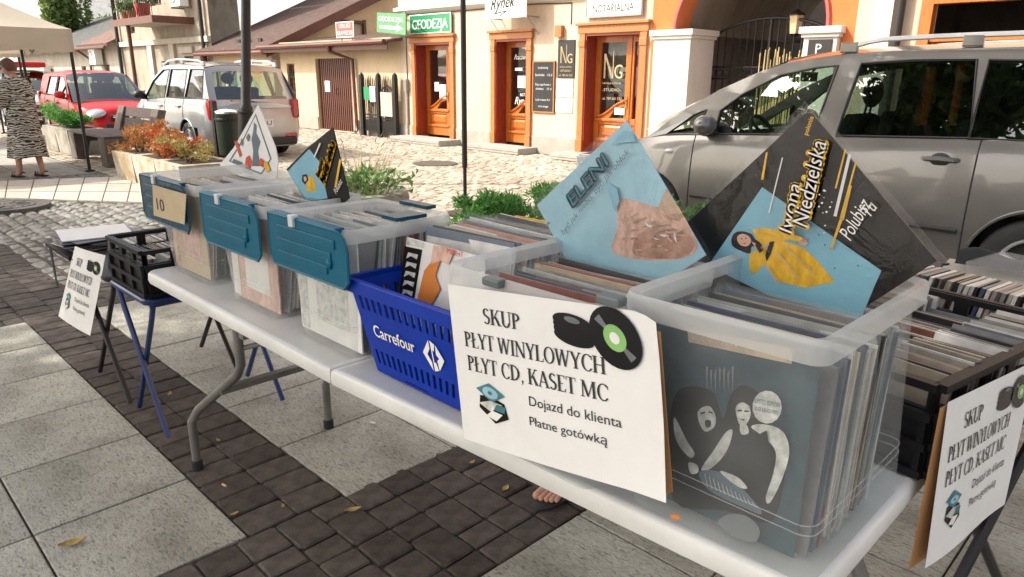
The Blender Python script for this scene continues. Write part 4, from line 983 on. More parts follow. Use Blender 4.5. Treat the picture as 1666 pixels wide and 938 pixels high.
    cb = MB().bx(sx0 + .25, sx0 + .62, -W * .78, W * .78, zs(sx0) - .25, zs(sx0) - .04); cb.build('dashboard', 'cabin', root, bevel=.05)
    for sx in S['seats']:
        for y in (-.38, .38):
            b = MB(); zf = zb + .16
            b.box((sx - .22, y, zf + .16), (.5, .46, .16), Matrix.Rotation(R(-8), 3, 'Y')); b.box((sx + .08, y, zf + .52), (.13, .46, .66), Matrix.Rotation(R(12), 3, 'Y'))
            st = b.build('seat', 'cabin', root, bevel=.045, smooth=True)
            MB().blob((sx + .19, y, zf + 1.0), (.06, .13, .11), 12, 8).tube([(sx + .16, y - .05, zf + .8), (sx + .18, y - .05, zf + .95)], .009, 5).tube([(sx + .16, y + .05, zf + .8), (sx + .18, y + .05, zf + .95)], .009, 5).build('headrest', 'cabin', st, smooth=True)
    sw = Vector((S['seats'][0] - .62, -.38, zs(S['seats'][0] - .6) - .03)); ax = Vector((.85, 0, .5)).normalized(); uu = Vector((0, 1, 0)); vv_ = ax.cross(uu)
    b = MB().tube(circ(sw, uu, vv_, .185, 20), .017, 6, close=True); b.tube([sw, sw - ax * .25], .03, 6)
    for a_ in (0, 2.2, 4.1): b.tube([sw, sw + uu * .18 * math.cos(a_) + vv_ * .18 * math.sin(a_)], .014, 5)
    b.build('steering_wheel', 'cabin', root, smooth=True)
    MB().box((sx1 - .12, 0, sz1 - .1), (.04, .24, .075)).tube([(sx1 - .1, 0, sz1 - .06), (sx1 - .02, 0, sz1 + .02)], .01, 5).build('rear_view_mirror', 'car_black', root, bevel=.012)
    # door seams and handles
    for s in (-1, 1):
        for j, (d0, d1) in enumerate(doors):
            dd = made['door', s * (j + 1)]
            for dx in (d0, d1):
                zz = [zb + .16 + (zs(dx) - zb - .16) * i / 8 for i in range(9)]
                MB().tube([side_pt(dx, z, s, .001) for z in zz], .005, 4).build('seam', 'car_black', dd)
            hz = zs(d1) - S.get('hdrop', .1); hx = d1 - .2
            MB().tube([side_pt(hx - .1, hz, s, .005), side_pt(hx - .085, hz, s, .035), side_pt(hx, hz + .004, s, .04), side_pt(hx + .085, hz, s, .035), side_pt(hx + .1, hz, s, .005)], .016, 6).build('handle', S['paint'], dd, smooth=True)
            c_ = side_pt(hx, hz - .006, s, .002); MB().lathe([(.001, .003), (.055, .002), (.062, 0)], 16, c_, (1, 0, 0), (0, 0, .75), (0, s, 0)).build('handle_recess', 'car_black' if S.get('dark_recess') else S['paint'], dd, smooth=True)
            tz = zb + S.get('trimz', .3)
            MB().tube([side_pt(d0 + .03, tz, s, .004), side_pt(d1 - .03, tz, s, .004)], .018, 5).build('rubbing_strip', S.get('strip', 'car_black'), dd)
        mx = S['mirror'][0]; mz = S['mirror'][1]; mp = side_pt(mx, mz, s)
        b = MB().blob(mp + Vector((.03, s * .11, .05)), (.085, .115, .08), 14, 8); b.build('wing_mirror', S.get('mirror_mat', S['paint']), root, smooth=True)
        MB().box(mp + Vector((.03, s * .03, -.02)), (.09, .1, .04)).build('mirror_foot', 'car_black', root, bevel=.012)
        if S.get('rails'):
            x0, x1 = S['rails']; pts = [Vector((lerp(x0, x1, t), s * (yr - .03), zr(lerp(x0, x1, t)) + .045 * min(1, 8 * min(t, 1 - t)) + .035)) for t in [i / 20 for i in range(21)]]
            MB().tube(pts, .017, 6).build('roof_rail', S.get('rail_mat', 'alloy'), root, smooth=True)
            for t in S.get('rail_feet', (.03, .5, .97)): x = lerp(x0, x1, t); MB().box((x, s * (yr - .03), zr(x) + .045), (.12, .035, .07)).build('rail_foot', S['paint'], root, bevel=.008)
    S['side_pt'] = side_pt; S['body'] = body; S['tail'] = tail; S['tg_ob'] = tg; S['P'] = P
    return root

# grey people carrier close behind the stall; window outlines taken from where the glass meets the car's side
CX0, CYc = -4.55, 6.13
gc = thing('parked_car', 'taupe grey people carrier with roof rails parked behind the record stall', 'car', (CX0, CYc, 0), world=False)
def cw(x, y, Y=5.33): p = PY(x, y, Y); return (p.x - CX0, p.z)
w0 = [cw(1091, 216), cw(1137, 214), cw(1149, 178), cw(1130, 187)]
w1 = [cw(1167, 217), cw(1326, 219), cw(1340, 165), cw(1354, 106), cw(1318, 110), cw(1262, 122), cw(1205, 153), cw(1172, 180)]
w2 = [cw(1364, 220), cw(1581, 224), cw(1582, 96), cw(1480, 97), cw(1392, 103), cw(1378, 160)]
xw3 = cw(1602, 96)[0]
w3 = [(xw3, cw(1602, 226)[1]), (xw3 + .98, cw(1602, 222)[1]), (xw3 + .82, cw(1602, 102)[1]), (xw3, cw(1602, 96)[1])]
ax_ = [cw(x, y) for x, y in ((1052, 216), (1110, 181), (1165, 146), (1225, 117), (1270, 101), (1330, 91), (1400, 84), (1500, 79), (1600, 76))]
roofz = ax_[4:] + [(3.95, ax_[-1][1] + .0), (4.35, ax_[-1][1] - .03)]
zsh = [(0, .62), (.25, .78), (.6, .88), (1.0, .97), (1.35, 1.0), (2.2, cw(1326, 223)[1]), (3.2, cw(1590, 228)[1]), (4.0, cw(1600, 228)[1]), (4.63, 1.0)]
green = [(ax_[0][0], sinterp(zsh, ax_[0][0]))] + ax_[1:] + [(3.95, ax_[-1][1] - .005), (4.3, ax_[-1][1] - .04), (4.42, 1.45), (4.55, 1.02)] + [(x, sinterp(zsh, x)) for x in (4.2, 3.8, 3.2, 2.6, 2.0, 1.6)]
S = dict(L=4.63, W=.905, zb=.2, shoulder=zsh, roof=roofz, rooftop=ax_[-1][1], yr=.66, paint='paint_taupe', front=[(0, .12), (.3, 0), (.6, .02), (1, .2)], rear=[(0, .1), (.3, 0), (.6, .0), (1, .06)],
         wx=(.95, 3.79), wr=.325, doors=[(1.38, 2.5), (2.5, 3.42)], green=green, win=[w0, w1, w2, w3], tints=['car_glass', 'car_glass', 'car_glass_dark', 'car_glass_dark'], screen=((ax_[0][0] - .12, ax_[0][1] - .01), (ax_[4][0], ax_[4][1])),
         tail_top=(4.33, ax_[-1][1] - .03), tail_bot=(4.58, .95), seats=(2.35, 3.1, 3.85), mirror=(cw(1157, 207)[0], cw(1157, 212)[1]), rails=(cw(1352, 92)[0], 4.2), rail_feet=(.03, .45, .97), hdrop=.13, trimz=.32, crown=.06, dark_recess=True)
S['doors'] = [(cw(1120, 300, 5.23)[0], cw(1352, 230, 5.3)[0]), (cw(1355, 230, 5.3)[0], cw(1593, 235, 5.25)[0])]
car(gc, S)
sp = S['side_pt']
MB().blob(sp(S['doors'][0][0] - .22, .86, -1, .0), (.05, .012, .022), 12, 6).build('side_lamp', 'lamp_clear', gc, smooth=True)
MB().box((.1, -.55, .66), (.2, .34, .16)).build('headlight', 'lamp_clear', gc, bevel=.03)
MB().box((.1, .55, .66), (.2, .34, .16)).build('headlight', 'lamp_clear', gc, bevel=.03)
for s in (-1, 1): MB().box((4.52, s * .76, .86), (.14, .16, .34)).build('tail_light', 'tail_red', gc, bevel=.03)

def simple_car(name, label, loc, rotz, L, W, H, paintm, tall=True, **kw):
    t = thing(name, label, 'car', loc, world=False, rotz=rotz)
    k = L / 4.4; zb_ = .2; zbelt = .92 * H / 1.63 + (.02 if tall else 0.04); nz = .66 * H / 1.6
    zsh = [(0, nz * .86), (.15 * k, nz), (.6 * k, nz + .12), (1.1 * k, zbelt - .06), (1.5 * k, zbelt), (3.6 * k, zbelt + .06), (L, zbelt + .07)]
    xs0 = (.95 if tall else 1.12) * k; xs1 = (1.98 if tall else 1.9) * k; zt = H - .07
    roofz = [(xs1, zt - .04), (xs1 + .35 * k, zt), (L * .65, zt + .015), (L - .45 * k, zt - .03), (L - .2 * k, zt - .08)]
    xt, xe = L - (.36 if tall else .35) * k, L - .04
    green = [(xs0, sinterp(zsh, xs0)), (lerp(xs0, xs1, .5), lerp(sinterp(zsh, xs0), zt - .04, .53)), (xs1, zt - .04), (xs1 + .35 * k, zt), (L * .65, zt + .012), (L - .45 * k, zt - .03), (xt, zt - .07), (lerp(xt, xe, .5), lerp(zt, zbelt, .5)), (xe, zbelt + .08)] + [(L * q, sinterp(zsh, L * q)) for q in (.88, .75, .6, .48, .36)]
    zw0 = lambda x: sinterp(zsh, x) + .03; zw1 = zt - .075
    def row(x0, x1, s0, s1): return [(x0, zw0(x0)), (x1, zw0(x1)), (x1 - s1, zw1), (x0 + s0, zw1)]
    a = xs0 + .34 * k; bq = 2.42 * k; cq = 3.36 * k
    f = [(a, zw0(a)), (bq, zw0(bq)), (bq + .02, zw1), (xs1 + .12 * k, zw1 - .01), (lerp(a, xs1, .55), lerp(zw0(a), zw1, .62))]
    win = [f, row(bq + .09, cq, .0, .05)] + ([row(cq + .07, L - .28 * k, .02, .1)] if tall else [])
    S = dict(L=L, W=W, zb=zb_, shoulder=zsh, roof=roofz, rooftop=zt, yr=W * .74, paint=paintm, front=[(0, .12), (.3, 0), (.6, .02), (1, .16)], rear=[(0, .1), (.3, 0), (.6, .0), (1, .05)], wx=(.85 * k, .85 * k + 2.65 * k), wr=.315,
             doors=[(1.28 * k, bq + .045), (bq + .045, cq + .03)], green=green, win=win, screen=((xs0 - .1, sinterp(zsh, xs0)), (xs1, zt - .03)), tail_top=(xt, zt - .06), tail_bot=(xe, zbelt - .08), seats=(2.2 * k, 3.05 * k), mirror=(a + .05, zbelt + .04), crown=.07, fa=.95 * k, **kw)
    S['win'] = win
    car(t, S); sp = S['side_pt']
    for s in (-1, 1):
        MB().blob((.23 * k, s * W * .66, nz + .0), (.2, .2, .075), 14, 8, Matrix.Rotation(s * R(-36), 3, 'Z') @ Matrix.Rotation(R(-20), 3, 'Y')).build('headlight', 'lamp_clear', t, smooth=True)
        tl = MB().box((L - .095, s * W * .82, zbelt - .1 + (0 if tall else .06)), (.17, .15, .34)).build('tail_light', 'tail_red', t, bevel=.04)
    g_ = MB().box((.035, 0, nz - .08), (.1, W * .75, .1)).build('grille', 'car_black', t, bevel=.02)
    MB().box((.02, 0, nz - .08), (.1, W * .7, .018)).box((.02, 0, nz - .05), (.1, W * .7, .012)).build('grille_bar', 'chrome', g_)
    MB().box((.02, 0, .34), (.1, W * 1.1, .12)).build('air_intake', 'car_black', t, bevel=.03)
    return t, S
# silver people carrier
sil = math.radians(-1.4)
st_, SS = simple_car('parked_car', 'silver people carrier with rear window towards the stall behind lamp post', (-16.6, 6.02, 0), sil, 4.4, .9, 1.66, 'paint_silver', True, rails=(1.95, 3.95), rail_mat='alloy', mirror_mat='car_black', tailw=.93, tail=(6, 7), hdrop=.12, trimz=.24, strip='paint_silver', rear_glass='car_glass')
MB().box((4.39, 0, .62), (.05, .56, .13)).build('plate_holder', 'plate_white', st_, bevel=.004)
put_text(MB(), 'LU BLU', (4.418, -.25, .585), (0, 1, 0), (0, 0, 1), .08, .5).build('plate_lettering', 'print_black', st_)
MB().box((4.33, 0, .3), (.14, 1.45, .14)).build('bumper_insert', 'car_black', st_, bevel=.03)
MB().box((4.36, -.62, .4), (.05, .22, .06)).box((4.36, .62, .4), (.05, .22, .06)).build('reflector', 'tail_red', st_, bevel=.01)
MB().tube(circ((4.41, 0, .86), (0, 1, 0), (0, 0, 1), .06, 18), .009, 5, close=True).build('badge', 'chrome', st_)
MB().bx(4.42, 4.45, -.45, -.43, 1.0, 1.02).tube([(4.44, 0, .98), (4.45, -.4, 1.05)], .01, 5).build('rear_wiper', 'car_black', st_)
# red and white cars further along
rt, RS = simple_car('parked_car', 'small bright red hatchback facing the silver people carrier', (-17.0, 5.32, 0), R(180.3), 3.8, .83, 1.5, 'paint_red', False, hdrop=.13, tailw=.88, trimz=.26, strip='paint_red')
wt, WS = simple_car('parked_car', 'white car half hidden behind the woman in zebra dress', (-23.3, 5.2, 0), R(176), 4.3, .88, 1.5, 'paint_white', True, tailw=.9)
MB().bx(1.7, 3.6, -.5, .5, 1.56, 1.72).build('roof_box', 'paint_red', wt, bevel=.06)

# ---------------------------------------------------------------- foliage helpers
def leaf_mat(name, cols, rough=.55):
    m, nt, bs = new_mat(name); geo = nt.nodes.new('ShaderNodeNewGeometry')
    k = len(cols); c = ramp(nt, geo.outputs['Random Per Island'], [(i / max(1, k - 1), cc) for i, cc in enumerate(cols)])
    nt.links.new(c, bs.inputs['Base Color']); bs.inputs['Roughness'].default_value = rough
    out = nt.nodes['Material Output']; tl = nt.nodes.new('ShaderNodeBsdfTranslucent'); nt.links.new(c, tl.inputs[0])
    mx = nt.nodes.new('ShaderNodeMixShader'); mx.inputs[0].default_value = .3; nt.links.new(bs.outputs[0], mx.inputs[1]); nt.links.new(tl.outputs[0], mx.inputs[2]); nt.links.new(mx.outputs[0], out.inputs[0])
leaf_mat('leaf_green', [(.035, .075, .018), (.06, .12, .03), (.1, .17, .045)]); leaf_mat('leaf_light', [(.09, .15, .03), (.15, .22, .05), (.2, .27, .08)])
leaf_mat('juniper', [(.03, .12, .02), (.08, .27, .04), (.18, .42, .09)]); leaf_mat('grass_green', [(.06, .14, .03), (.1, .22, .05), (.2, .3, .1)])
leaf_mat('bloom_orange', [(.16, .09, .025), (.36, .2, .05), (.5, .13, .03), (.42, .26, .08)]); leaf_mat('bloom_red', [(.45, .05, .015), (.55, .14, .03)]); leaf_mat('bloom_olive', [(.16, .13, .03), (.3, .25, .07), (.36, .28, .1)])
pm('bark', (.07, .055, .04), .9, var=.4, scale=10, bmp=.6, stretch=(1, 1, .25)); pm('seed_straw', (.42, .36, .22), .8, var=.2, scale=10)
def leaves(b, pts, size, rr, up=.3, aspect=1.6):
    for p in pts:
        d = Vector((rr.gauss(0, 1), rr.gauss(0, 1), rr.gauss(0, 1) + up)).normalized(); e = d.cross(Vector((rr.gauss(0, 1), rr.gauss(0, 1), rr.gauss(0, 1)))).normalized(); s = size * rr.uniform(.6, 1.3)
        b.add([p - e * s * .5, p + d * s * aspect * .5 - e * s * .1, p + d * s * aspect, p + d * s * aspect * .5 + e * s * .5], [(0, 1, 2, 3)])
def crown_pts(c, rad, n, rr, lumps=9):
    c = Vector(c); ls = []
    for _ in range(lumps):
        d = Vector((rr.gauss(0, 1), rr.gauss(0, 1), rr.gauss(0, .8))).normalized(); ls.append((c + Vector((d.x * rad[0], d.y * rad[1], d.z * rad[2])) * rr.uniform(.35, .72), rr.uniform(.35, .55)))
    out = []
    for i in range(n):
        o, k = ls[i % lumps]; d = Vector((rr.gauss(0, 1), rr.gauss(0, 1), rr.gauss(0, 1))).normalized() * rr.uniform(.55, 1) ** .5
        out.append(o + Vector((d.x * rad[0], d.y * rad[1], d.z * rad[2])) * k)
    return out, ls
def tree(label, base, h, c, rad, n, size, mat, seed, group=None):
    rr = random.Random(seed); t = thing('tree', label, 'tree', base, group); pts, ls = crown_pts(c, rad, n, rr)
    b = MB(); base = Vector(base); fork = lerp(base, Vector(c), .55); r0 = h * .022
    b.tube([base, lerp(base, fork, .5) + Vector((.06, .03, 0)), fork], [r0 * 1.25, r0, r0 * .8], 9)
    for o, k in ls: b.tube([fork, lerp(fork, o, .5) + Vector((0, 0, .2)), o], [r0 * .5, r0 * .3, r0 * .12], 6)
    b.build('trunk', 'bark', t, smooth=True); lb = MB(); leaves(lb, pts, size, rr); lb.build('crown', mat, t); return t
# trees on the square, left of the stall: they shade it
tree('broad leafy tree on the square, nearest the record stall', (-6.8, -4.6, 0), 8, (-7.0, -4.6, 6.4), (3.1, 3.0, 2.4), 12000, .2, 'leaf_green', 3)
tree('broad leafy tree on the square beside the slabbed path', (-12.6, -6.2, 0), 8, (-12.6, -6.2, 6.3), (2.9, 2.6, 2.3), 8000, .22, 'leaf_green', 4)
tree('broad leafy tree on the square across from the grey people carrier', (-3.2, -2.9, 0), 8, (-3.4, -2.6, 6.6), (2.6, 2.6, 2.2), 10000, .2, 'leaf_green', 5)
tree('tall leafy tree on the square behind the other two', (-8.2, -2.2, 0), 11, (-8.0, -2.1, 9.2), (3.0, 2.6, 2.2), 9000, .2, 'leaf_green', 9)
# trees far left between the houses
pA = PY(106, 40, 12.2); tree('green leafy tree between the grey gable and low house', (pA.x, 12.2, 0), 7, (pA.x, 12.3, pA.z + 1.2), (1.35, 1.2, 3.6), 5000, .26, 'leaf_light', 6)
pB = PY(180, 62, 16); tree('light green tree rising behind the low house roof', (pB.x, 16, 0), 6, (pB.x, 16, pB.z - .3), (3.0, 2, 2.0), 4000, .26, 'leaf_light', 7)

# ---------------------------------------------------------------- street furniture
def conc(name, col, stain):
    m, nt, bs = new_mat(name); n = tex(nt, 'Noise', 5, detail=6); n2 = tex(nt, 'Noise', 4, detail=5); f = tex(nt, 'Noise', 70, detail=3)
    c = ramp(nt, n.outputs[0], [(.3, tuple(a * .75 for a in col)), (.65, col)]); c = mul(nt, c, ramp(nt, n2.outputs[0], [(.4, stain), (.56, (1, 1, 1))]))
    nt.links.new(c, bs.inputs['Base Color']); bs.inputs['Roughness'].default_value = .92; bump(nt, bs, f.outputs[0], .4, .006)
conc('concrete_warm', (.5, .45, .36), (.74, .6, .42)); conc('concrete', (.36, .34, .29), (.72, .68, .6)); pm('soil', (.045, .032, .022), .95, var=.4, scale=20, bmp=.6)
def trough(name, label, x0, x1, y0, y1, h, mat, n=2, group=None):
    t = thing(name, label, 'planter', ((x0 + x1) / 2, (y0 + y1) / 2, 0), group); L = (x1 - x0) / n
    for i in range(n):
        a, c = x0 + i * L + .006, x0 + (i + 1) * L - .006
        b = MB().hexa([(a + .03, y0 + .03, 0), (c - .03, y0 + .03, 0), (c - .03, y1 - .03, 0), (a + .03, y1 - .03, 0)], [(a, y0, h - .02), (c, y0, h - .02), (c, y1, h - .02), (a, y1, h - .02)])
        b.bx(a, c, y0, y0 + .09, h - .0201, h).bx(a, c, y1 - .09, y1, h - .0201, h).bx(a, a + .09, y0 + .09, y1 - .09, h - .0201, h).bx(c - .09, c, y0 + .09, y1 - .09, h - .0201, h)
        b.build('trough', mat, t, bevel=.012)
    MB().bx(x0 + .1, x1 - .1, y0 + .1, y1 - .1, h - .019, h - .008).build('soil', 'soil', t); return t
trough('flower_planter', 'stained pale concrete planter filled with orange shrubs beside the bench', -11.35, -8.9, 3.27, 4.05, .39, 'concrete_warm', 3)
def shrub(label, c, rad, n, size, mat, seed, name='shrub', group=None, needle=False):
    rr = random.Random(seed); t = thing(name, label, 'shrub', (c[0], c[1], c[2] - rad[2]), group); b = MB(); pts = []
    lumps = [(Vector((rr.gauss(0, .5), rr.gauss(0, .5), rr.gauss(.1, .45))), rr.uniform(.25, .5)) for _ in range(16)]
    for i_ in range(n):
        lc, lr = lumps[i_ % 16]; d = lc + Vector((rr.gauss(0, 1), rr.gauss(0, 1), rr.gauss(0, 1))).normalized() * lr * rr.uniform(.4, 1) ** .5; k = 1
        pts.append(Vector((c[0] + d.x * rad[0] * k, c[1] + d.y * rad[1] * k, max(c[2] + d.z * rad[2] * k, c[2] - rad[2]))))
    leaves(b, pts, size, rr, .9, 3.2 if needle else 1.5); b.build('foliage', mat, t)
    s = MB()
    for _ in range(7): a = rr.uniform(0, 6.28); s.tube([(c[0], c[1], c[2] - rad[2] - .04), (c[0] + rad[0] * .6 * math.cos(a), c[1] + rad[1] * .6 * math.sin(a), c[2] + rad[2] * .3)], [.012, .005], 5)
    s.build('stem', 'bark', t); return t
for i, (x, m_, lab, rx) in enumerate(((-11.0, 'bloom_orange', 'golden orange shrub at the bench end of the stained planter', .34), (-10.55, 'bloom_red', 'small red orange shrub behind the golden one in the stained planter', .26), (-10.1, 'bloom_orange', 'golden orange shrub in the middle of the stained planter', .32), (-9.75, 'bloom_red', 'deep orange shrub next to the olive one in the stained planter', .24), (-9.3, 'bloom_olive', 'olive yellow shrub at the lamp post end of the stained planter', .34))):
    shrub(lab, (x, 3.55 + (.1 if i % 2 else 0), .52), (rx, .27, .17), 1600, .03, m_, 20 + i)
trough('planter', 'grey concrete planter with low juniper near the red car', -16.6, -14.9, 3.62, 4.25, .46, 'concrete', 2)
shrub('flat bright green juniper in the planter near the red car', (-15.75, 3.9, .58), (.62, .28, .16), 5000, .026, 'juniper', 31, needle=True)
trough('planter', 'grey concrete planter with juniper behind the record stall', -4.25, -1.4, 3.5, 4.1, .36, 'concrete', 2)
shrub('bright green spreading juniper behind the light blue record cover', (-3.45, 3.78, .47), (.5, .28, .2), 7000, .02, 'juniper', 32, needle=True)
shrub('darker green juniper at the left end of the planter behind the stall', (-3.85, 3.72, .44), (.26, .22, .16), 3500, .02, 'juniper', 35, needle=True)
shrub('fresh green leafy plant between the two big record covers', (-2.2, 3.75, .58), (.34, .26, .24), 2500, .035, 'grass_green', 33)
gp = thing('planter', 'round edged grey concrete planter with tall grass behind the totes', 'planter', (-5.75, 3.75, 0))
b = MB().lathe([(.4, 0), (.43, .12), (.44, .36), (.42, .41), (.37, .42), (.34, .37), (.001, .36)], 28, (-5.75, 3.75, 0)); b.build('bowl', 'concrete', gp, smooth=True)
gr = thing('grass_clump', 'seeding grass and green leaves growing in the round planter', 'plant', (-5.75, 3.75, .36)); rr = random.Random(40); b = MB(); s = MB()
for _ in range(90):
    a = rr.uniform(0, 6.28); q = rr.uniform(0, .3); p = Vector((-5.75 + q * math.cos(a), 3.75 + q * math.sin(a), .36)); l = rr.uniform(.25, .6); d = Vector((math.cos(a) * .4 + rr.gauss(0, .15), math.sin(a) * .4 + rr.gauss(0, .15), 1)) * l
    s.tube([p, p + d * .5, p + d + Vector((d.x * .3, d.y * .3, 0))], [.003, .0022, .001], 3)
    if rr.random() < .6: e = p + d; s.tube([e, e + Vector((d.x * .3, d.y * .3, .05))], [.006, .001], 4)
leaves(b, [Vector((-5.75 + rr.gauss(0, .2), 3.75 + rr.gauss(0, .2), .42 + rr.random() * .16)) for _ in range(500)], .06, rr, .6)
b.build('foliage', 'grass_green', gr); s.build('stalk', 'seed_straw', gr)
# bench
bn = thing('bench', 'brown stained concrete bench with plank backrest by the planter', 'bench', (-13.3, 3.9, 0))
pm('bench_stone', (.12, .1, .085), .85, var=.35, scale=7, bmp=.4); pm('bench_wood', (.06, .035, .028), .65, var=.3, scale=7, stretch=(1, 8, 8))
for x in (-14.4, -12.75):
    MB().prism([(x - .16, 3.55, 0), (x - .16, 3.72, 0), (x - .16, 3.8, .3), (x - .16, 4.1, .3), (x - .16, 4.2, 0), (x - .16, 4.38, 0), (x - .16, 4.42, .45), (x - .16, 4.55, .86), (x - .16, 4.42, .88), (x - .16, 4.28, .45), (x - .16, 3.55, .45)], (.32, 0, 0)).build('leg', 'bench_stone', bn, bevel=.02)
for k in range(3): MB().bx(-14.56, -12.59, 3.56 + k * .235, 3.78 + k * .235, .451, .485).build('seat_plank', 'bench_wood', bn, bevel=.006)
for k in range(2): MB().box((-13.57, 4.4 + .05 * k, .6 + k * .19), (1.95, .035, .17), Matrix.Rotation(R(-14), 3, 'X')).build('back_plank', 'bench_wood', bn, bevel=.006)
# lamp post with litter bin
lp = G(400, 300); lt = thing('lamp_post', 'black cast iron lamp post with thick collared base', 'lamp post', (lp.x, lp.y, 0))
zc = PX(400, 176, lp.x).z
lb_ = Vector((lp.x, lp.y, 0)); rt_ = ray(400, 0); lt_ = CAM + rt_ * ((lb_ - CAM).dot(FWD_H) / rt_.dot(FWD_H)); la = (lt_ - lb_).normalized(); lu = la.cross(Vector((0, 1, 0))).normalized(); lv_ = la.cross(lu)   # the post leans a little
PK = dict(u=lu, v=lv_, ax=la)
MB().lathe([(.14, -.02), (.14, .08), (.1, .12), (.095, zc - .06), (.112, zc - .05), (.112, zc - .03), (.09, zc - .02), (.09, zc + .02), (.065, zc + .06), (.058, 2.5), (.05, 4.4)], 18, lb_, **PK).build('pole', 'black_metal', lt, smooth=True)
MB().lathe([(.04, 4.4), (.08, 4.45), (.16, 4.8), (.17, 4.82)], 12, lb_, **PK).build('lantern', 'lamp_glass', lt); MB().lathe([(.2, 4.82), (.12, 4.95), (.02, 5.02)], 12, lb_, **PK).build('cap', 'black_metal', lt)
bp = G(380, 292); bi = thing('litter_bin', 'dark green litter bin on a post beside the lamp post', 'bin', (bp.x, bp.y, 0)); by = bp
MB().lathe([(.13, .34), (.15, .36), (.165, .9), (.17, .92), (.155, .92), (.15, .6), (.001, .55)], 24, (by.x, by.y, 0)).build('bucket', 'dark_green', bi, smooth=True)
MB().lathe([(.167, .82), (.172, .83), (.172, .85), (.168, .86)], 24, (by.x, by.y, 0)).build('hoop', 'black_metal', bi)
MB().bx(by.x - .24, by.x - .17, by.y - .12, by.y - .06, 0, 1.08).bx(by.x - .2, by.x - .13, by.y - .1, by.y - .07, .6, .66).build('post', 'black_metal', bi)
MB().blob((by.x, by.y, .93), (.15, .15, .05), 10, 5, wob=.15).build('bin_bag', 'paper_white', bi)
pp_ = G(757, 348); pt = thing('steel_pole', 'thin black telescopic pole standing between stall and doors', 'pole', (pp_.x, pp_.y, 0)); zj = PX(757, 272, pp_.x).z
MB().tube([(pp_.x, pp_.y, .02), (pp_.x, pp_.y, zj)], .02, 10).lathe([(.2, 0), (.2, .02), (.03, .03), (.028, .08)], 20, (pp_.x, pp_.y, 0)).build('lower_tube', 'black_metal', pt, smooth=True)
MB().tube([(pp_.x, pp_.y, zj - .001), (pp_.x, pp_.y, 3.4)], .029, 10).build('upper_tube', 'black_metal', pt, smooth=True)

# market tent on the left
pm('tent_cloth', (.55, .49, .4), .8, var=.06, scale=3, bmp=.15, bscale=5)
m = MATS['tent_cloth']; nt_ = m.node_tree; bs_ = nt_.nodes['Principled BSDF']; tl_ = nt_.nodes.new('ShaderNodeBsdfTranslucent'); tl_.inputs[0].default_value = (.6, .52, .4, 1); mx_ = nt_.nodes.new('ShaderNodeMixShader'); mx_.inputs[0].default_value = .3
nt_.links.new(bs_.outputs[0], mx_.inputs[1]); nt_.links.new(tl_.outputs[0], mx_.inputs[2]); nt_.links.new(mx_.outputs[0], nt_.nodes['Material Output'].inputs[0])
def tent(label, x0, x1, y0, y1, zv0, zv1, zp):
    t = thing('market_tent', label, 'tent', ((x0 + x1) / 2, (y0 + y1) / 2, 0)); cx, cy = (x0 + x1) / 2, (y0 + y1) / 2
    b = MB(); cs = [(x1, y1), (x0, y1), (x0, y0), (x1, y0)]
    for i in range(4):
        p, q = cs[i], cs[(i + 1) % 4]
        b.grid(lambda u, v: Vector((lerp(lerp(p[0], q[0], u), cx, v), lerp(lerp(p[1], q[1], u), cy, v), zv1 + (zp - zv1) * (v ** 1.15) - .07 * math.sin(math.pi * u) * (1 - v) * v * 4)), 10, 8)
    b.build('canopy', 'tent_cloth', t, smooth=True); b = MB()
    for i in range(4):
        p, q = cs[i], cs[(i + 1) % 4]; n = Vector((q[1] - p[1], p[0] - q[0], 0)).normalized()
        b.grid(lambda u, v: Vector((lerp(p[0], q[0], u), lerp(p[1], q[1], u), lerp(zv1, zv0 + .015 * math.sin(u * 25), v))) + n * (.015 * math.sin(u * 22) * v), 40, 3)
    b.build('valance', 'tent_cloth', t, smooth=True)
    for x, y in cs: MB().tube([(x + .04 * (1 if x < cx else -1), y + .04 * (1 if y < cy else -1), 0), (x + .04 * (1 if x < cx else -1), y + .04 * (1 if y < cy else -1), zv1 - .02)], .024, 6).box((x + .04 * (1 if x < cx else -1), y + .04 * (1 if y < cy else -1), .01), (.12, .12, .02)).build('leg', 'black_metal', t)
    for i in range(4):
        p, q = cs[i], cs[(i + 1) % 4]; b = MB(); n = 4; f = .97
        P_ = lambda u, z: Vector((lerp(cx, lerp(p[0], q[0], u), f), lerp(cy, lerp(p[1], q[1], u), f), z))
        for k in range(n): b.tube([P_(k / n, zv1 - .05 if k % 2 == 0 else zv0 + .02), P_((k + 1) / n, zv0 + .02 if k % 2 == 0 else zv1 - .05)], .013, 5)
        b.build('truss', 'black_metal', t)
tent('off white market tent with scalloped edge above the woman in zebra dress', -15.4, -12.38, .25, 3.28, 1.74, 2.05, 2.95)
tent('second pale market tent behind the first, mostly hidden', -21.5, -18.6, 1.0, 3.9, 1.75, 2.05, 2.9)
# dark draped stall table under the tent
pm('black_cloth', (.012, .012, .013), .9, var=.3, scale=6)
dt = thing('draped_table', 'market table draped to the ground with black cloth under the tent', 'table', (-13.6, 1.9, 0))
MB().grid(lambda u, v: Vector((-14.6 + 1.75 * u, 2.02 + .02 * math.sin(u * 30) * (1 - v), .02 + .8 * v)), 40, 4).bx(-14.6, -12.86, .9, 2.0, .02, .82).build('cloth', 'black_cloth', dt)
ws = tag(MB().prism([PY(131, 82, 5).to_tuple()] * 0 or [(-16.3, 3.0, 1.42), (-15.75, 3.0, 1.42), (-15.75, 3.0, 1.64), (-16.3, 3.0, 1.64)], (0, .02, 0)).tube([(-16.02, 3.03, 0), (-16.02, 3.03, 1.5)], .018, 6).build('price_board', 'black_paint'), 'small dark board on a stick behind the woman under the tent', 'sign')
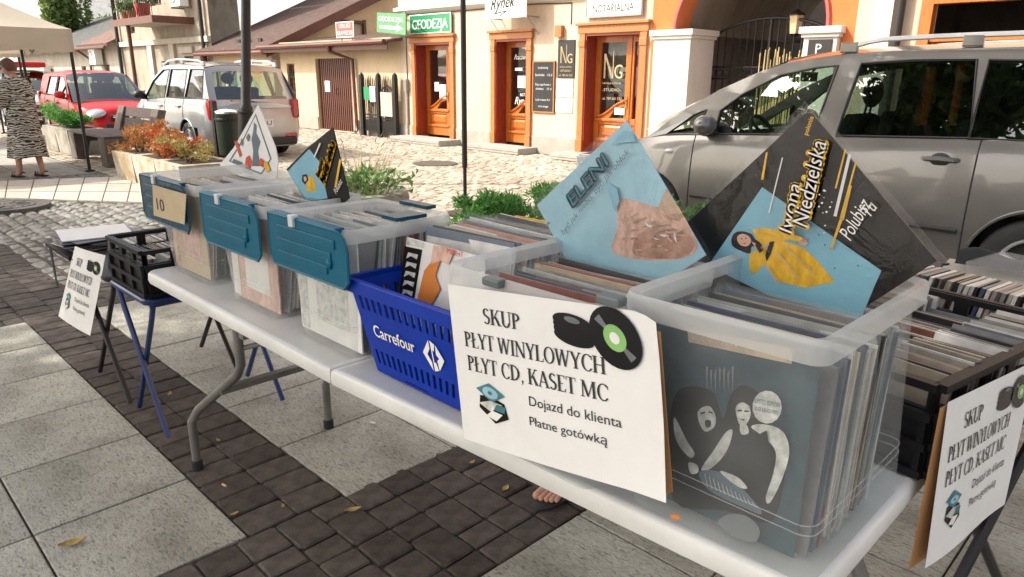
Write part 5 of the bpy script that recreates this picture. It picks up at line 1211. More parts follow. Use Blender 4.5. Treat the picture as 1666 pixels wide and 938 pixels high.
# balcony flower pots
for i, (x, m_, r_, lab) in enumerate(((-28.6, 'terracotta', .16, 'brown flower pot with dark leaves at the left of the balcony'), (-28.0, 'terracotta', .17, 'brown flower pot with dark leaves second along the balcony'), (-26.9, 'red_pot', .26, 'big red flower pot at the right of the balcony'))):
    t = thing('flower_pot', lab, 'flower pot', (x, 9.35, bz)); MB().lathe([(r_ * .7, 0), (r_, r_ * 1.8), (r_ * .85, r_ * 1.8), (.001, r_ * 1.6)], 16, (x, 9.35, bz + .001)).build('pot', m_, t, smooth=True)
    rr = random.Random(i); b = MB(); leaves(b, [Vector((x + rr.gauss(0, r_), 9.35 + rr.gauss(0, r_), bz + r_ * 1.9 + abs(rr.gauss(0, .16)))) for _ in range(160)], .1, rr); b.build('foliage', 'leaf_green', t)
# ---------------------------------------------------------------- people
def skinned(name, joints, edges, rad, mat, parent, sub=2, root=0):
    """one continuous surface grown over a skeleton"""
    me = bpy.data.meshes.new(name); me.from_pydata([tuple(j) for j in joints], edges, []); ob = bpy.data.objects.new(name + '_grow', me); COL.objects.link(ob)
    md = ob.modifiers.new('s', 'SKIN'); ss = ob.modifiers.new('d', 'SUBSURF'); ss.levels = ss.render_levels = sub
    if not me.skin_vertices: me.attributes.new('x', 'FLOAT', 'POINT')
    lay_ = me.skin_vertices[0].data if me.skin_vertices else None
    for i, r in enumerate(rad):
        lay_[i].radius = (r, r) if not isinstance(r, tuple) else r; lay_[i].use_root = (i == root)
    dg = bpy.context.evaluated_depsgraph_get(); dg.update(); out = bpy.data.meshes.new_from_object(ob.evaluated_get(dg)); out.name = name
    bpy.data.objects.remove(ob); out.materials.clear(); out.materials.append(MATS[mat])
    for p in out.polygons: p.use_smooth = True
    return link(name, out, parent)
def skin_ready():
    me = bpy.data.meshes.new('probe'); me.from_pydata([(0, 0, 0), (0, 0, 1)], [(0, 1)], []); ob = bpy.data.objects.new('probe', me); COL.objects.link(ob); ob.modifiers.new('s', 'SKIN'); ok = len(me.skin_vertices) > 0; bpy.data.objects.remove(ob); return ok
_me_from = bpy.data.meshes.new
pm('skin', (.48, .25, .17), .5, var=.08, scale=8); pm('skin_pale', (.52, .3, .21), .5, var=.08, scale=8); pm('hair_brown', (.085, .032, .018), .55, var=.35, scale=30, stretch=(3, 3, .5)); pm('sandal', (.02, .017, .015), .6, var=.2, scale=10)
pm('shirt_dark', (.05, .05, .055), .85, var=.2, scale=10); pm('trousers', (.03, .035, .05), .85, var=.2, scale=10)
def zebra():
    m, nt, bs = new_mat('zebra_cloth'); wv = tex(nt, 'Wave', 4.6, detail=4, stretch=(1, 1, 2.2)); wv.bands_direction = 'Z'; wv.inputs['Distortion'].default_value = 14; wv.inputs['Detail Scale'].default_value = 1.3
    c = ramp(nt, wv.outputs['Fac'], [(.46, (.012, .012, .011)), (.6, (.45, .42, .35))]); nt.links.new(c, bs.inputs['Base Color']); bs.inputs['Roughness'].default_value = .85
zebra()
def head(root, body, c, f, s, up, k=1.0, hair='hair_brown', glasses=False):
    """c: head centre; f, s, up: facing, side, up"""
    M = Matrix((f, s, up)).transposed()
    def pt(a, b_, d): return c + M @ Vector((a, b_, d)) * k
    b = MB(); o = len(b.v)
    N, K = 20, 14
    for i in range(K + 1):
        th = math.pi * i / K
        for j in range(N):
            ph = 2 * math.pi * j / N; x, y, z = math.sin(th) * math.cos(ph), math.sin(th) * math.sin(ph), math.cos(th)
            rx, ry, rz = .098, .076, .118
            if z < 0: rx *= 1 - .22 * (-z) ** 1.5 * (1 if x > 0 else 1.6); ry *= 1 - .35 * (-z) ** 1.6
            q = Vector((x * rx, y * ry, z * rz))
            if x > .6 and abs(y) < .25 and -.45 < z < .05: q.x += .022 * (1 - abs(y) / .25) * (1 - abs(z + .22) / .27)
            if x > .5 and -.75 < z < -.6 and abs(y) < .4: q.x += .006
            if x > .5 and .02 < z < .25 and .2 < abs(y) < .55: q.x -= .008
            b.v.append(pt(*q))
    for i in range(K):
        for j in range(N): b.f.append([i * N + j, (i + 1) * N + j, (i + 1) * N + (j + 1) % N, i * N + (j + 1) % N]); b.m.append(0)
    for sg in (-1, 1): b.blob(pt(-.005, sg * .078, -.01), (.012 * k, .016 * k, .03 * k), 8, 6)
    h = b.build('head', 'skin', root, smooth=True, auto=80)
    e = MB()
    for sg in (-1, 1): e.blob(pt(.083, sg * .03, .012), (.008 * k, .013 * k, .007 * k), 8, 6)
    e.build('eye', 'white_paint', h, smooth=True); MB().blob(pt(.086, 0, -.062), (.008 * k, .024 * k, .007 * k), 8, 6, M).build('mouth', 'sign_red', h, smooth=True)
    hb = MB(); o = 0
    for i in range(9):
        th = math.pi * .66 * i / 8
        for j in range(N):
            ph = 2 * math.pi * j / N; x, y, z = math.sin(th) * math.cos(ph), math.sin(th) * math.sin(ph), math.cos(th)
            cut = 1.0; z2 = z
            if x > .25: z2 = max(z, .36)
            elif x > -.1: z2 = max(z, -.05)
            w_ = 1 + .03 * math.sin(ph * 9 + i)
            hb.v.append(pt(x * .112 * w_ - .006, y * .09 * w_, z2 * .134 + .004))
    for i in range(8):
        for j in range(N): hb.f.append([i * N + j, (i + 1) * N + j, (i + 1) * N + (j + 1) % N, i * N + (j + 1) % N]); hb.m.append(0)
    hb.build('hair', hair, root, smooth=True, auto=80)
    if glasses:
        g_ = MB()
        for sg in (-1, 1): g_.blob(pt(.1, sg * .033, .012), (.006 * k, .028 * k, .018 * k), 10, 6, M); g_.tube([pt(.1, sg * .06, .02), pt(.05, sg * .084, .018), pt(-.02, sg * .084, .01)], .004, 4)
        g_.tube([pt(.106, -.01, .015), pt(.106, .01, .015)], .004, 4); g_.build('glasses', 'car_black', root, smooth=True)
    return h
def hand_joints(J, E, Rr, w, dirn, palm_up, side, k=1.0):
    """palm plus five fingers hung on wrist index w"""
    base = Vector(J[w]); d = dirn.normalized(); n = palm_up.normalized(); sd = d.cross(n).normalized() * side
    p = base + d * .06 * k; J.append(p); Rr.append(.024 * k); E.append((w, len(J) - 1)); pi_ = len(J) - 1
    for i, (off, ln) in enumerate(((-.03, .062), (-.01, .072), (.01, .068), (.028, .054))):
        a = p + d * .03 * k + sd * off * k; b_ = a + d * ln * .5 * k - n * .008 * k; c_ = b_ + d * ln * .4 * k - n * .025 * k; q = len(J)
        J.extend([a, b_, c_]); Rr.extend([.0095 * k, .009 * k, .0075 * k]); E.extend([(pi_, q), (q, q + 1), (q + 1, q + 2)])
    a = base + d * .02 * k - sd * .035 * k; b_ = a + d * .035 * k - sd * .012 * k - n * .012 * k; q = len(J); J.extend([a, b_]); Rr.extend([.012 * k, .009 * k]); E.extend([(w, q), (q, q + 1)])

# woman in the zebra dress
wo0 = Vector((-12.28, 2.46, 0)); F_ = Vector((-.80, -.60, 0)).normalized(); S_ = Vector((F_.y, -F_.x, 0)) * -1; S_ = Vector((.6, -.8, 0)).normalized()
person = thing('person', 'person in long zebra striped dress and black sandals standing under the tent edge', 'person', wo0)
org = wo0
def L(f, s, u): return F_ * f + S_ * s + Vector((0, 0, u))
Jt = [L(0, 0, .9), L(-.02, 0, 1.1), L(-.01, 0, 1.3), L(.02, 0, 1.42), L(.05, 0, 1.5)]; Rt = [.14, .125, .135, .055, .055]; Et = [(0, 1), (1, 2), (2, 3), (3, 4)]
for sg in (-1, 1):
    q = len(Jt); Jt += [L(0, sg * .17, 1.35), L(.05, sg * .22, 1.12), L(.27, sg * .13, 1.1)]; Rt += [.062, .043, .027]; Et += [(2, q), (q, q + 1), (q + 1, q + 2)]
    hand_joints(Jt, Et, Rt, q + 2, L(1, -sg * .3, .1), Vector((0, 0, 1)), sg)
    q = len(Jt); st = .12 if sg > 0 else -.1
    Jt += [L(0, sg * .09, .84), L(st * .6 + .02, sg * .1, .47), L(st, sg * .09, .085), L(st + .02, sg * .09, .04), L(st + .15, sg * .1, .03)]; Rt += [.095, .058, .036, .036, .022]; Et += [(0, q), (q, q + 1), (q + 1, q + 2), (q + 2, q + 3), (q + 3, q + 4)]
if skin_ready(): body = skinned('body', Jt, Et, Rt, 'skin', person)
head(person, None, org + L(.085, 0, 1.565), (F_ + Vector((0, 0, -.22))).normalized(), S_, (Vector((0, 0, 1)) + F_ * .22).normalized(), 1.0, glasses=True)
b = MB()
def dress(u, v):
    z = lerp(1.44, .3, u); a = 2 * math.pi * v; r = interp([(0, .09), (.05, .16), (.16, .215), (.4, .215), (.6, .23), (1, .29)], u); fold = 1 + .07 * u * math.sin(a * 7 + 1.3) + .03 * u * math.sin(a * 13)
    return org + L(math.cos(a) * r * .78 * fold - .02 + .03 * u * math.sin(a * 2), math.sin(a) * r * fold, z + .015 * math.sin(a * 3) * u)
b.grid(dress, 26, 56)
for sg in (-1, 1):
    p = [L(-.01, sg * .12, 1.38), L(.02, sg * .2, 1.27), L(.07, sg * .235, 1.1), L(.15, sg * .2, 1.07)]; b.tube([org + q for q in p], [.1, .105, .1, .085], 14, caps=False)
b.build('dress', 'zebra_cloth', person, smooth=True, auto=80)
for sg in (-1, 1):
    st = .12 if sg > 0 else -.1; b = MB(); c = org + L(st + .04, sg * .095, .008); ang = math.atan2(F_.y, F_.x)
    b.blob(c, (.135, .045, .014), 16, 6, Matrix.Rotation(ang, 3, 'Z')); 
    for f in (.09, .13): b.tube([org + L(st + f - .02, sg * .095 - .045, .012), org + L(st + f, sg * .095, .06), org + L(st + f - .02, sg * .095 + .045, .012)], .011, 5)
    b.tube([org + L(st - .05, sg * .095 - .03, .06), org + L(st - .06, sg * .095, .075), org + L(st - .05, sg * .095 + .03, .06)], .008, 5); b.build('sandal', 'sandal', person, smooth=True)
person.scale = (.96, .96, .96)
hb = tag(MB().box(org + L(.36, 0, 1.12), (.2, .012, .26), Matrix.Rotation(math.atan2(S_.y, S_.x), 3, 'Z') @ Matrix.Rotation(R(55), 3, 'X')).build('booklet', 'print_black', bevel=.002), 'dark booklet held in the hands of the person in zebra dress', 'booklet')

# trader sitting low behind the stall, seen only by the toes below the table
tp = G(884, 822); so = Vector((-1.5, 2.24, 0)); F2 = Vector((tp.x + 1.72, tp.y - 2.24, 0)); F2 = Vector((.1, -1, 0)).normalized(); S2 = Vector((1, .1, 0)).normalized()
seat = thing('person', 'person sitting low behind the record table, bare toes showing below it', 'person', so)
def L2(f, s, u): return F2 * f + S2 * s + Vector((0, 0, u))
Jt = [L2(0, 0, .46), L2(.02, 0, .64), L2(.1, 0, .82), L2(.17, 0, .92), L2(.22, 0, .96)]; Rt = [.15, .14, .15, .06, .06]; Et = [(0, 1), (1, 2), (2, 3), (3, 4)]
tl = tp - so; tf, ts = tl.dot(F2), tl.dot(S2)
for sg in (-1, 1):
    q = len(Jt); Jt += [L2(.1, sg * .18, .84), L2(.16, sg * .25, .62), L2(.38, sg * .16, .55)]; Rt += [.065, .045, .028]; Et += [(2, q), (q, q + 1), (q + 1, q + 2)]
    hand_joints(Jt, Et, Rt, q + 2, L2(1, -sg * .2, -.1), Vector((0, 0, 1)), sg)
    q = len(Jt); fx, fs = (tf, ts) if sg > 0 else (tf - .1, -.12)
    Jt += [L2(.06, sg * .1, .44), L2(.36, sg * .16, .47), L2(fx - .2, fs, .1), L2(fx - .2, fs, .05), L2(fx - .07, fs, .04)]; Rt += [.1, .065, .042, .04, .033]; Et += [(0, q), (q, q + 1), (q + 1, q + 2), (q + 2, q + 3), (q + 3, q + 4)]
    a_ = q + 4
    for i, (o_, ln, r_) in enumerate(((-.03, .06, .017), (-.009, .058, .012), (.009, .05, .0115), (.024, .042, .011), (.038, .032, .01))): w_ = len(Jt); Jt += [L2(fx - .045, fs + o_ * sg, .034), L2(fx - .045 + ln, fs + o_ * sg * 1.1, .024)]; Rt += [r_, r_ * .95]; Et += [(a_, w_), (w_, w_ + 1)]
if skin_ready(): skinned('body', Jt, Et, Rt, 'skin', seat)
head(seat, None, so + L2(.26, 0, 1.0), (F2 + Vector((0, 0, -.5))).normalized(), S2, (Vector((0, 0, 1)) + F2 * .5).normalized(), .95)
b = MB(); b.grid(lambda u, v: so + L2(lerp(.16, .0, u ** .7) + math.cos(6.2832 * v) * interp([(0, .07), (.15, .15), (1, .175)], u) * .8, math.sin(6.2832 * v) * interp([(0, .08), (.15, .2), (1, .2)], u), lerp(.94, .4, u)), 12, 24)
for sg in (-1, 1): b.tube([so + q for q in (L2(.1, sg * .13, .87), L2(.13, sg * .22, .76), L2(.16, sg * .25, .64))], [.09, .085, .07], 12, caps=False)
b.build('shirt', 'shirt_dark', seat, smooth=True, auto=80); b = MB()
for sg in (-1, 1):
    fx, fs = (tf, ts) if sg > 0 else (tf - .1, -.12); b.tube([so + q for q in (L2(-.04, sg * .09, .45), L2(.2, sg * .13, .46), L2(.37, sg * .16, .46), L2(.42, sg * .16, .36), L2(fx - .19, fs, .16))], [.13, .115, .09, .078, .06], 14)
b.build('trousers', 'trousers', seat, smooth=True, auto=80)
for sg in (-1, 1):
    fx, fs = (tf, ts) if sg > 0 else (tf - .1, -.12); b = MB(); b.blob(so + L2(fx - .1, fs, .009), (.055, .15, .014), 16, 6, Matrix.Rotation(.1, 3, 'Z')).tube([so + L2(fx - .06, fs - .05, .012), so + L2(fx - .075, fs, .08), so + L2(fx - .06, fs + .05, .012)], .02, 6); b.build('sandal', 'sandal', seat, smooth=True)
# the folding chair
ch = thing('folding_chair', 'low folding chair with dark fabric back behind the record table', 'chair', so + Vector((0, .05, 0)))
pm('chair_fabric', (.03, .028, .03), .85, var=.25, scale=10); pm('chair_tube', (.36, .33, .29), .4, .6, var=.15, scale=6)
for sg in (-1, 1):
    f = MB().tube([so + L2(.25, sg * .26, .015), so + L2(-.05, sg * .26, .33), so + L2(-.25, sg * .26, .9)], .013, 8).tube([so + L2(-.25, sg * .265, .015), so + L2(.22, sg * .265, .33)], .013, 8).tube([so + L2(.28, sg * .27, .6), so + L2(-.16, sg * .27, .62)], .016, 8).tube([so + L2(.25, sg * .265, .33), so + L2(.25, sg * .27, .6)], .012, 8)
    f.build('frame', 'chair_tube', ch, smooth=True)
MB().grid(lambda u, v: so + L2(.24 - .4 * u, -.25 + .5 * v, .33 - .04 * math.sin(math.pi * v)), 6, 8).build('seat', 'chair_fabric', ch)
MB().grid(lambda u, v: so + L2(-.1 - .15 * u - .03 * math.sin(math.pi * v), -.25 + .5 * v, .45 + .44 * u), 6, 8).build('backrest', 'chair_fabric', ch)
# ---------------------------------------------------------------- the record stall
pm('table_plastic', (.64, .635, .6), .42, var=.13, scale=3.5, bmp=.25, bscale=160, bdist=.0015); pm('leg_steel', (.2, .195, .175), .42, .5, var=.2, scale=8); pm('rubber', (.015, .015, .015), .8, var=.2, scale=10)
milky('tote_clear', (.84, .84, .82), .15, .15); milky('tote_milky', (.88, .86, .83), .24, .22); milky('tote_edge', (.74, .75, .73), .55); pm('tote_rim', (.52, .55, .55), .35, var=.08, scale=6); milky('sleeve', (.7, .71, .7), .08, .12)
pm('lid_teal', (.0, .1, .165), .4, var=.15, scale=4, spec=.25); pm('lid_navy', (.001, .05, .085), .34, spec=.35, var=.25, scale=4, bmp=.4, bscale=7, bdist=.02); pm('basket_blue', (.001, .028, .3), .42, var=.1, scale=6, spec=.25)
pm('crate_black', (.008, .008, .009), .5, spec=.25, var=.25, scale=8); pm('stool_blue', (.008, .028, .12), .35, .1, var=.2, scale=8, coat=.3); pm('clip_grey', (.1, .12, .12), .45, var=.1, scale=8)
pm('card', (.38, .19, .07), .85, var=.15, scale=10); pm('tag_paper', (.46, .36, .22), .8, var=.08, scale=8, bmp=.1); pm('orange', (.6, .19, .03), .6, var=.1, scale=8); pm('print_teal', (.04, .17, .2), .6, var=.3, scale=25)
pm('vinyl', (.008, .008, .01), .22, var=.2, scale=10); pm('label_green', (.2, .42, .12), .5, var=.1, scale=10); pm('print_grey', (.12, .13, .14), .6, var=.2, scale=15)
palette('record_cover', [(.6, .58, .53), (.04, .04, .04), (.42, .4, .36), (.62, .6, .56), (.15, .15, .15), (.46, .33, .2), (.02, .02, .02), (.5, .48, .45), (.24, .1, .08), (.16, .1, .08), (.55, .5, .4), (.1, .13, .17), (.45, .44, .42), (.07, .08, .12), (.5, .46, .4), (.34, .33, .3), (.62, .6, .57), (.03, .03, .035), (.38, .2, .16), (.5, .49, .47)], .45)
palette('record_bright', [(.5, .48, .44), (.03, .12, .06), (.4, .05, .03), (.5, .47, .42), (.03, .09, .16), (.45, .43, .4), (.3, .28, .25), (.55, .5, .44)], .45)
palette('cd_spine', [(.42, .41, .38), (.03, .03, .03), (.25, .22, .18), (.2, .19, .18), (.08, .08, .08), (.55, .53, .49), (.18, .07, .04), (.3, .25, .19), (.12, .13, .14), (.36, .34, .3), (.02, .02, .02), (.06, .08, .12), (.14, .13, .12), (.48, .46, .42)], .3)
TZ = .73; TX0, TX1, TY0, TY1, SEAM = -2.88, -.31, .885, 1.51, -1.545
tb = thing('folding_table', 'long white plastic folding table with grey curved legs', 'table', (-1.6, 1.2, 0))
def rrect(x0, x1, y0, y1, r, corners=(1, 1, 1, 1)):
    pts = []
    for (cx, cy, a0, on) in ((x1 - r, y1 - r, 0, corners[0]), (x0 + r, y1 - r, 90, corners[1]), (x0 + r, y0 + r, 180, corners[2]), (x1 - r, y0 + r, 270, corners[3])):
        if on: pts += [(cx + r * math.cos(R(a0 + 15 * i)), cy + r * math.sin(R(a0 + 15 * i))) for i in range(7)]
        else: pts.append((cx + (r if a0 in (0, 270) else -r), cy + (r if a0 in (0, 90) else -r)))
    return pts
for a, c, cn in ((TX0, SEAM - .004, (0, 1, 1, 0)), (SEAM + .004, TX1, (1, 0, 0, 1))):
    b = MB(); r0 = rrect(a, c, TY0, TY1, .045, cn); n = len(r0); mx, my = (a + c) / 2, (TY0 + TY1) / 2
    lv = [(0, TZ - .043), (-.003, TZ - .03), (-.001, TZ - .008), (.004, TZ - .001), (.014, TZ), (.024, TZ - .003)]
    skew = .05 if a > SEAM else 0    # the right half stands slightly askew at the hinge
    rings = [[Vector((x + (d if x < mx else -d), y + (d if y < my else -d) + skew * (x - SEAM), z)) for x, y in r0] for d, z in lv]
    for rg in rings: b.v += rg
    for i in range(len(lv) - 1):
        for j in range(n): b.f.append([i * n + j, i * n + (j + 1) % n, (i + 1) * n + (j + 1) % n, (i + 1) * n + j]); b.m.append(0)
    b.f.append([(len(lv) - 1) * n + j for j in range(n)]); b.m.append(0); b.f.append([j for j in range(n)][::-1]); b.m.append(0)
    b.build('tabletop', 'table_plastic', tb, smooth=True, auto=60)
def sleg(x_top, x_foot, y_top, y_foot, kx):
    pts = [(x_top, y_top, TZ - .05), (x_top, y_top, .5), (x_top + kx * .02, lerp(y_top, y_foot, .1), .46), (lerp(x_top, x_foot, .85), lerp(y_top, y_foot, .85), .26), (x_foot, y_foot, .2), (x_foot, y_foot, .02)]
    b = MB().tube(pts, .0165, 10); o = b.build('leg', 'leg_steel', tb, smooth=True)
    MB().lathe([(.021, 0), (.021, .035), (.017, .04)], 12, (x_foot, y_foot, 0)).build('foot', 'rubber', o)
fa = G(322, 762); fb_ = G(535, 695)
sleg(-2.27, fa.x, .96, fa.y, -1); sleg(-2.3, fb_.x, 1.42, fb_.y, -1)
sleg(-.4, -.35, 1.0, 1.0, 1); sleg(-.4, -.35, 1.42, 1.42, 1)
MB().box(((fa.x * .35 + -2.27 * .65), 1.2, .38), (.03, .56, .022)).build('cross_bar', 'leg_steel', tb); MB().box((-2.2, 1.2, .63), (.03, .52, .02)).build('brace', 'leg_steel', tb); MB().box((-.39, 1.2, .38), (.03, .44, .022)).build('cross_bar', 'leg_steel', tb)
MB().tube([(-2.27, .97, .56), (-1.95, 1.1, .68)], .009, 6).build('strut', 'leg_steel', tb)

def tote(label, rx0, rx1, ry0, ry1, zr, bx0, bx1, by0, by1, mat, group=None, rim=.02, ribs=True):
    t = thing('storage_tote', label, 'box', ((bx0 + bx1) / 2, (by0 + by1) / 2, TZ), group); zb = TZ + .001
    def ring(s, z, r=.025): # s 0 bottom .. 1 rim
        return [Vector((x, y, z)) for x, y in rrect(lerp(bx0, rx0 + rim, s), lerp(bx1, rx1 - rim, s), lerp(by0, ry0 + rim, s), lerp(by1, ry1 - rim, s), r)]
    b = MB(); H = zr - zb; n = 28
    lv = [(0.02, zb), (0, zb + .012), (.5, zb + H * .5), (.84, zb + H * .84), (.86, zb + H * .85), (1, zr - .008)]
    rg = [ring(s, z) for s, z in lv]
    o_rim = [[Vector((x, y, z)) for x, y in rrect(rx0 + d, rx1 - d, ry0 + d, ry1 - d, .03)] for d, z in ((.003, zr - .002), (0, zr - .012), (.002, zr - .04))]
    allr = rg
    for r_ in allr: b.v += r_
    m = len(allr[0])
    for i in range(len(allr) - 1):
        for j in range(m): b.f.append([i * m + j, i * m + (j + 1) % m, (i + 1) * m + (j + 1) % m, (i + 1) * m + j]); b.m.append(0)
    b.f.append([j for j in range(m)][::-1]); b.m.append(0)
    o = b.build('shell', mat, t, smooth=True, auto=50); e = MB(); er = [[p.copy() for p in rg[-1]]] + o_rim
    for r_ in er: e.v += r_
    for i in range(3):
        for j in range(m): e.f.append([i * m + j, i * m + (j + 1) % m, (i + 1) * m + (j + 1) % m, (i + 1) * m + j]); e.m.append(0)
    e.build('rim', 'tote_edge', t, smooth=True, auto=50)
    if ribs:
        for s in (.2, .24): MB().tube([p for p in ring(s, zb + H * s)], .0011, 4, close=True).build('moulding', 'tote_milky', t)
    return t, o
def lid(t, x0, x1, z0, z1, Y, mat):
    """half lid hanging open on the hinge of the front rim"""
    b = MB(); r = .05; pts = [(x0, z1), (x0, z0 + .02), (x0 + .02, z0), (x1 - .02, z0), (x1, z0 + .02), (x1, z1 - r)] + [(x1 - r + r * math.cos(R(a)), z1 - r + r * math.sin(R(a))) for a in (20, 45, 70)] + [(x1 - r, z1)]
    b.prism([(x, Y, z) for x, z in pts], (0, .005, 0)); o = b.build('lid', mat, t)
    e = MB(); e.tube([(x, Y + .002, z) for x, z in pts], .0045, 5, close=True); e.build('lid_edge', mat, o)
    for k in range(3): z = lerp(z1, z0, .25 + .25 * k); MB().bx(x0 + .05, x1 - .05 - .02 * k, Y - .004, Y + .001, z - .012, z + .012).build('rib', mat, o, bevel=.003)
    MB().bx(x0 + .01, x1 - r, Y + .001, Y + .03, z1 - .01, z1 + .006).build('hinge_flap', mat, o, bevel=.003)
    for k in (.35,): x = lerp(x0, x1, k); MB().bx(x - .012, x + .012, Y - .008, Y + .012, z1 - .02, z1 + .012).build('hinge', 'tote_rim', o, bevel=.002)
    MB().blob(((x0 + x1) / 2 + .12, Y - .004, lerp(z1, z0, .62)), (.01, .006, .014), 8, 6).build('stud', mat, o, smooth=True)
    return o
T1, _ = tote('clear tote with dark lid and paper 10 tag at the table end', -2.95, -2.46, .95, 1.38, 1.095, -2.86, -2.5, .985, 1.33, 'tote_milky')
T2, _ = tote('clear tote with teal lid between the tagged tote and the ribbed lid tote', -2.39, -1.96, .945, 1.29, 1.09, -2.31, -2.0, .975, 1.25, 'tote_milky')
T3, _ = tote('clear tote with ribbed teal lid beside the blue shopping basket', -1.885, -1.52, .935, 1.29, 1.09, -1.84, -1.56, .97, 1.25, 'tote_milky')
l1 = lid(T1, -2.93, -2.5, .925, 1.09, .93, 'lid_navy'); lid(T2, -2.37, -1.975, .925, 1.085, .928, 'lid_teal'); lid(T3, -1.885, -1.49, .945, 1.088, .918, 'lid_teal')
MB().bx(-1.75, -1.62, 1.27, 1.305, 1.088, 1.098).bx(-1.6, -1.53, 1.1, 1.2, 1.088, 1.098).build('rear_lid_strip', 'lid_navy', T3)
def q4(pts, Y): return [PY(x, y, Y) for x, y in pts]
tg_ = MB().prism(q4([(248, 300), (303, 316), (300, 365), (250, 350)], .919), (0, .001, 0)).build('price_tag', 'tag_paper', T1); p_ = PY(258, 341, .9175); put_text(MB(), '10', p_ - Vector((.012, 0, .0)), (1, 0, -.0), (0, 0, 1), .045, .07).build('price_lettering', 'print_black', tg_)
T5, _ = tote('big clear tote carrying the large lettered white sheet', -1.09, -.69, .892, 1.28, 1.1, -1.06, -.715, .915, 1.24, 'tote_clear')
T6, _ = tote('big clear tote at the table end with a dark blue record inside its front', -.675, -.333, .925, 1.38, 1.125, -.655, -.322, .955, 1.34, 'tote_clear')
# shopping basket
sb = thing('shopping_basket', 'blue slotted plastic shopping basket with white lettering, full of records', 'basket', (-1.3, 1.15, TZ))
bx0, bx1, by0, by1 = -1.45, -1.12, .965, 1.36; rx0, rx1, ry0, ry1 = -1.535, -1.105, .945, 1.42; zr_, zb_ = .97, TZ + .004
def bp_(u, v, s): # point on front face: u 0..1 along, v 0..1 up
    return Vector((lerp(lerp(bx0, rx0, v), lerp(bx1, rx1, v), u), lerp(by0, ry0, v), lerp(zb_, zr_, v)))
slots = []
for k in range(14):
    u = .06 + k * .065
    slots.append([(u, .68), (u + .03, .68), (u + .03, .84), (u, .84)]); slots.append([(u, .1), (u + .03, .1), (u + .03, .25), (u, .25)])
b = MB(); b.sheet([(0, 0), (.35, 0), (.37, .03), (.63, .03), (.65, 0), (1, 0), (1, 1), (0, 1)], slots, lambda u, v: bp_(u, v, 0))
for h in slots:
    for i in range(4): p, q = h[i], h[(i + 1) % 4]; b.add([bp_(*p, 0), bp_(*q, 0), bp_(*q, 0) + Vector((0, .006, 0)), bp_(*p, 0) + Vector((0, .006, 0))], [(0, 1, 2, 3)])
b.sheet([(0, 0), (1, 0), (1, 1), (0, 1)], slots, lambda u, v: bp_(u, v, 0) + Vector((0, .0061, 0))); b.build('front_panel', 'basket_blue', sb)
def sp_(u, v, left): # side faces
    x = lerp(bx0, rx0, v) if left else lerp(bx1, rx1, v); return Vector((x, lerp(lerp(by0, ry0, v), lerp(by1, ry1, v), u), lerp(zb_, zr_, v)))
for left in (1, 0):
    sl2 = [[(u, v0), (u + .03, v0), (u + .03, v0 + .15), (u, v0 + .15)] for u in [.05 + k * .075 for k in range(12)] for v0 in (.1, .4, .68)]
    b = MB(); b.sheet([(0, 0), (1, 0), (1, 1), (0, 1)], sl2, lambda u, v: sp_(u, v, left)); b.build('side_panel', 'basket_blue', sb)
b = MB().add([(bx0, by1, zb_), (bx1, by1, zb_), (rx1, ry1, zr_), (rx0, ry1, zr_)], [(0, 1, 2, 3)]); b.build('back_panel', 'basket_blue', sb)
MB().bx(bx0, bx1, by0 + .001, by1, zb_ - .003, zb_ + .003).build('base', 'basket_blue', sb)
b = MB()
rimp = [(rx0, ry0), (rx1, ry0), (rx1, ry1), (rx0, ry1)]
for i in range(4):
    p, q = rimp[i], rimp[(i + 1) % 4]; d = Vector((q[0] - p[0], q[1] - p[1], 0)).normalized(); n = Vector((d.y, -d.x, 0)); A = Vector((*p, zr_)); B = Vector((*q, zr_))
    b.hexa([A - d * .008 + n * .012 - UPW * .035, B + d * .008 + n * .012 - UPW * .035, B - n * .004 - UPW * .03, A - n * .004 - UPW * .03], [A - d * .008 + n * .01, B + d * .008 + n * .01, B - n * .006, A - n * .006])
b.build('rim', 'basket_blue', sb, bevel=.003)
uu = (bp_(1, .5, 0) - bp_(0, .5, 0)).normalized(); vv2 = (bp_(.5, 1, 0) - bp_(.5, 0, 0)).normalized(); b = MB(); nb = uu.cross(vv2)
for k in range(3): put_text(b, 'Carrefour', bp_(.13, .42, 0) + Vector((k * .0012, -.0035 - k * .0004, 0)), uu, vv2, .032, .165)
lo_ = bp_(.66, .47, 0) - Vector((0, .0035, 0)); s_ = .075
for pl in ([(0, 0), (.38, .5), (.38, .22), (.22, 0), (.38, -.22), (.38, -.5)], [(.45, .5), (.66, .42), (.58, .18), (.5, .2), (.5, -.2), (.58, -.18), (.66, -.42), (.45, -.5)], [(.7, .42), (1.02, 0), (.7, -.42), (.66, -.1), (.78, 0), (.66, .1)]):
    b.add([lo_ + uu * x * s_ + vv2 * y * s_ for x, y in pl], [tuple(q) for q in tessellate_polygon([[Vector((x, y, 0)) for x, y in pl]])])
b.build('lettering', 'white_paint', sb)

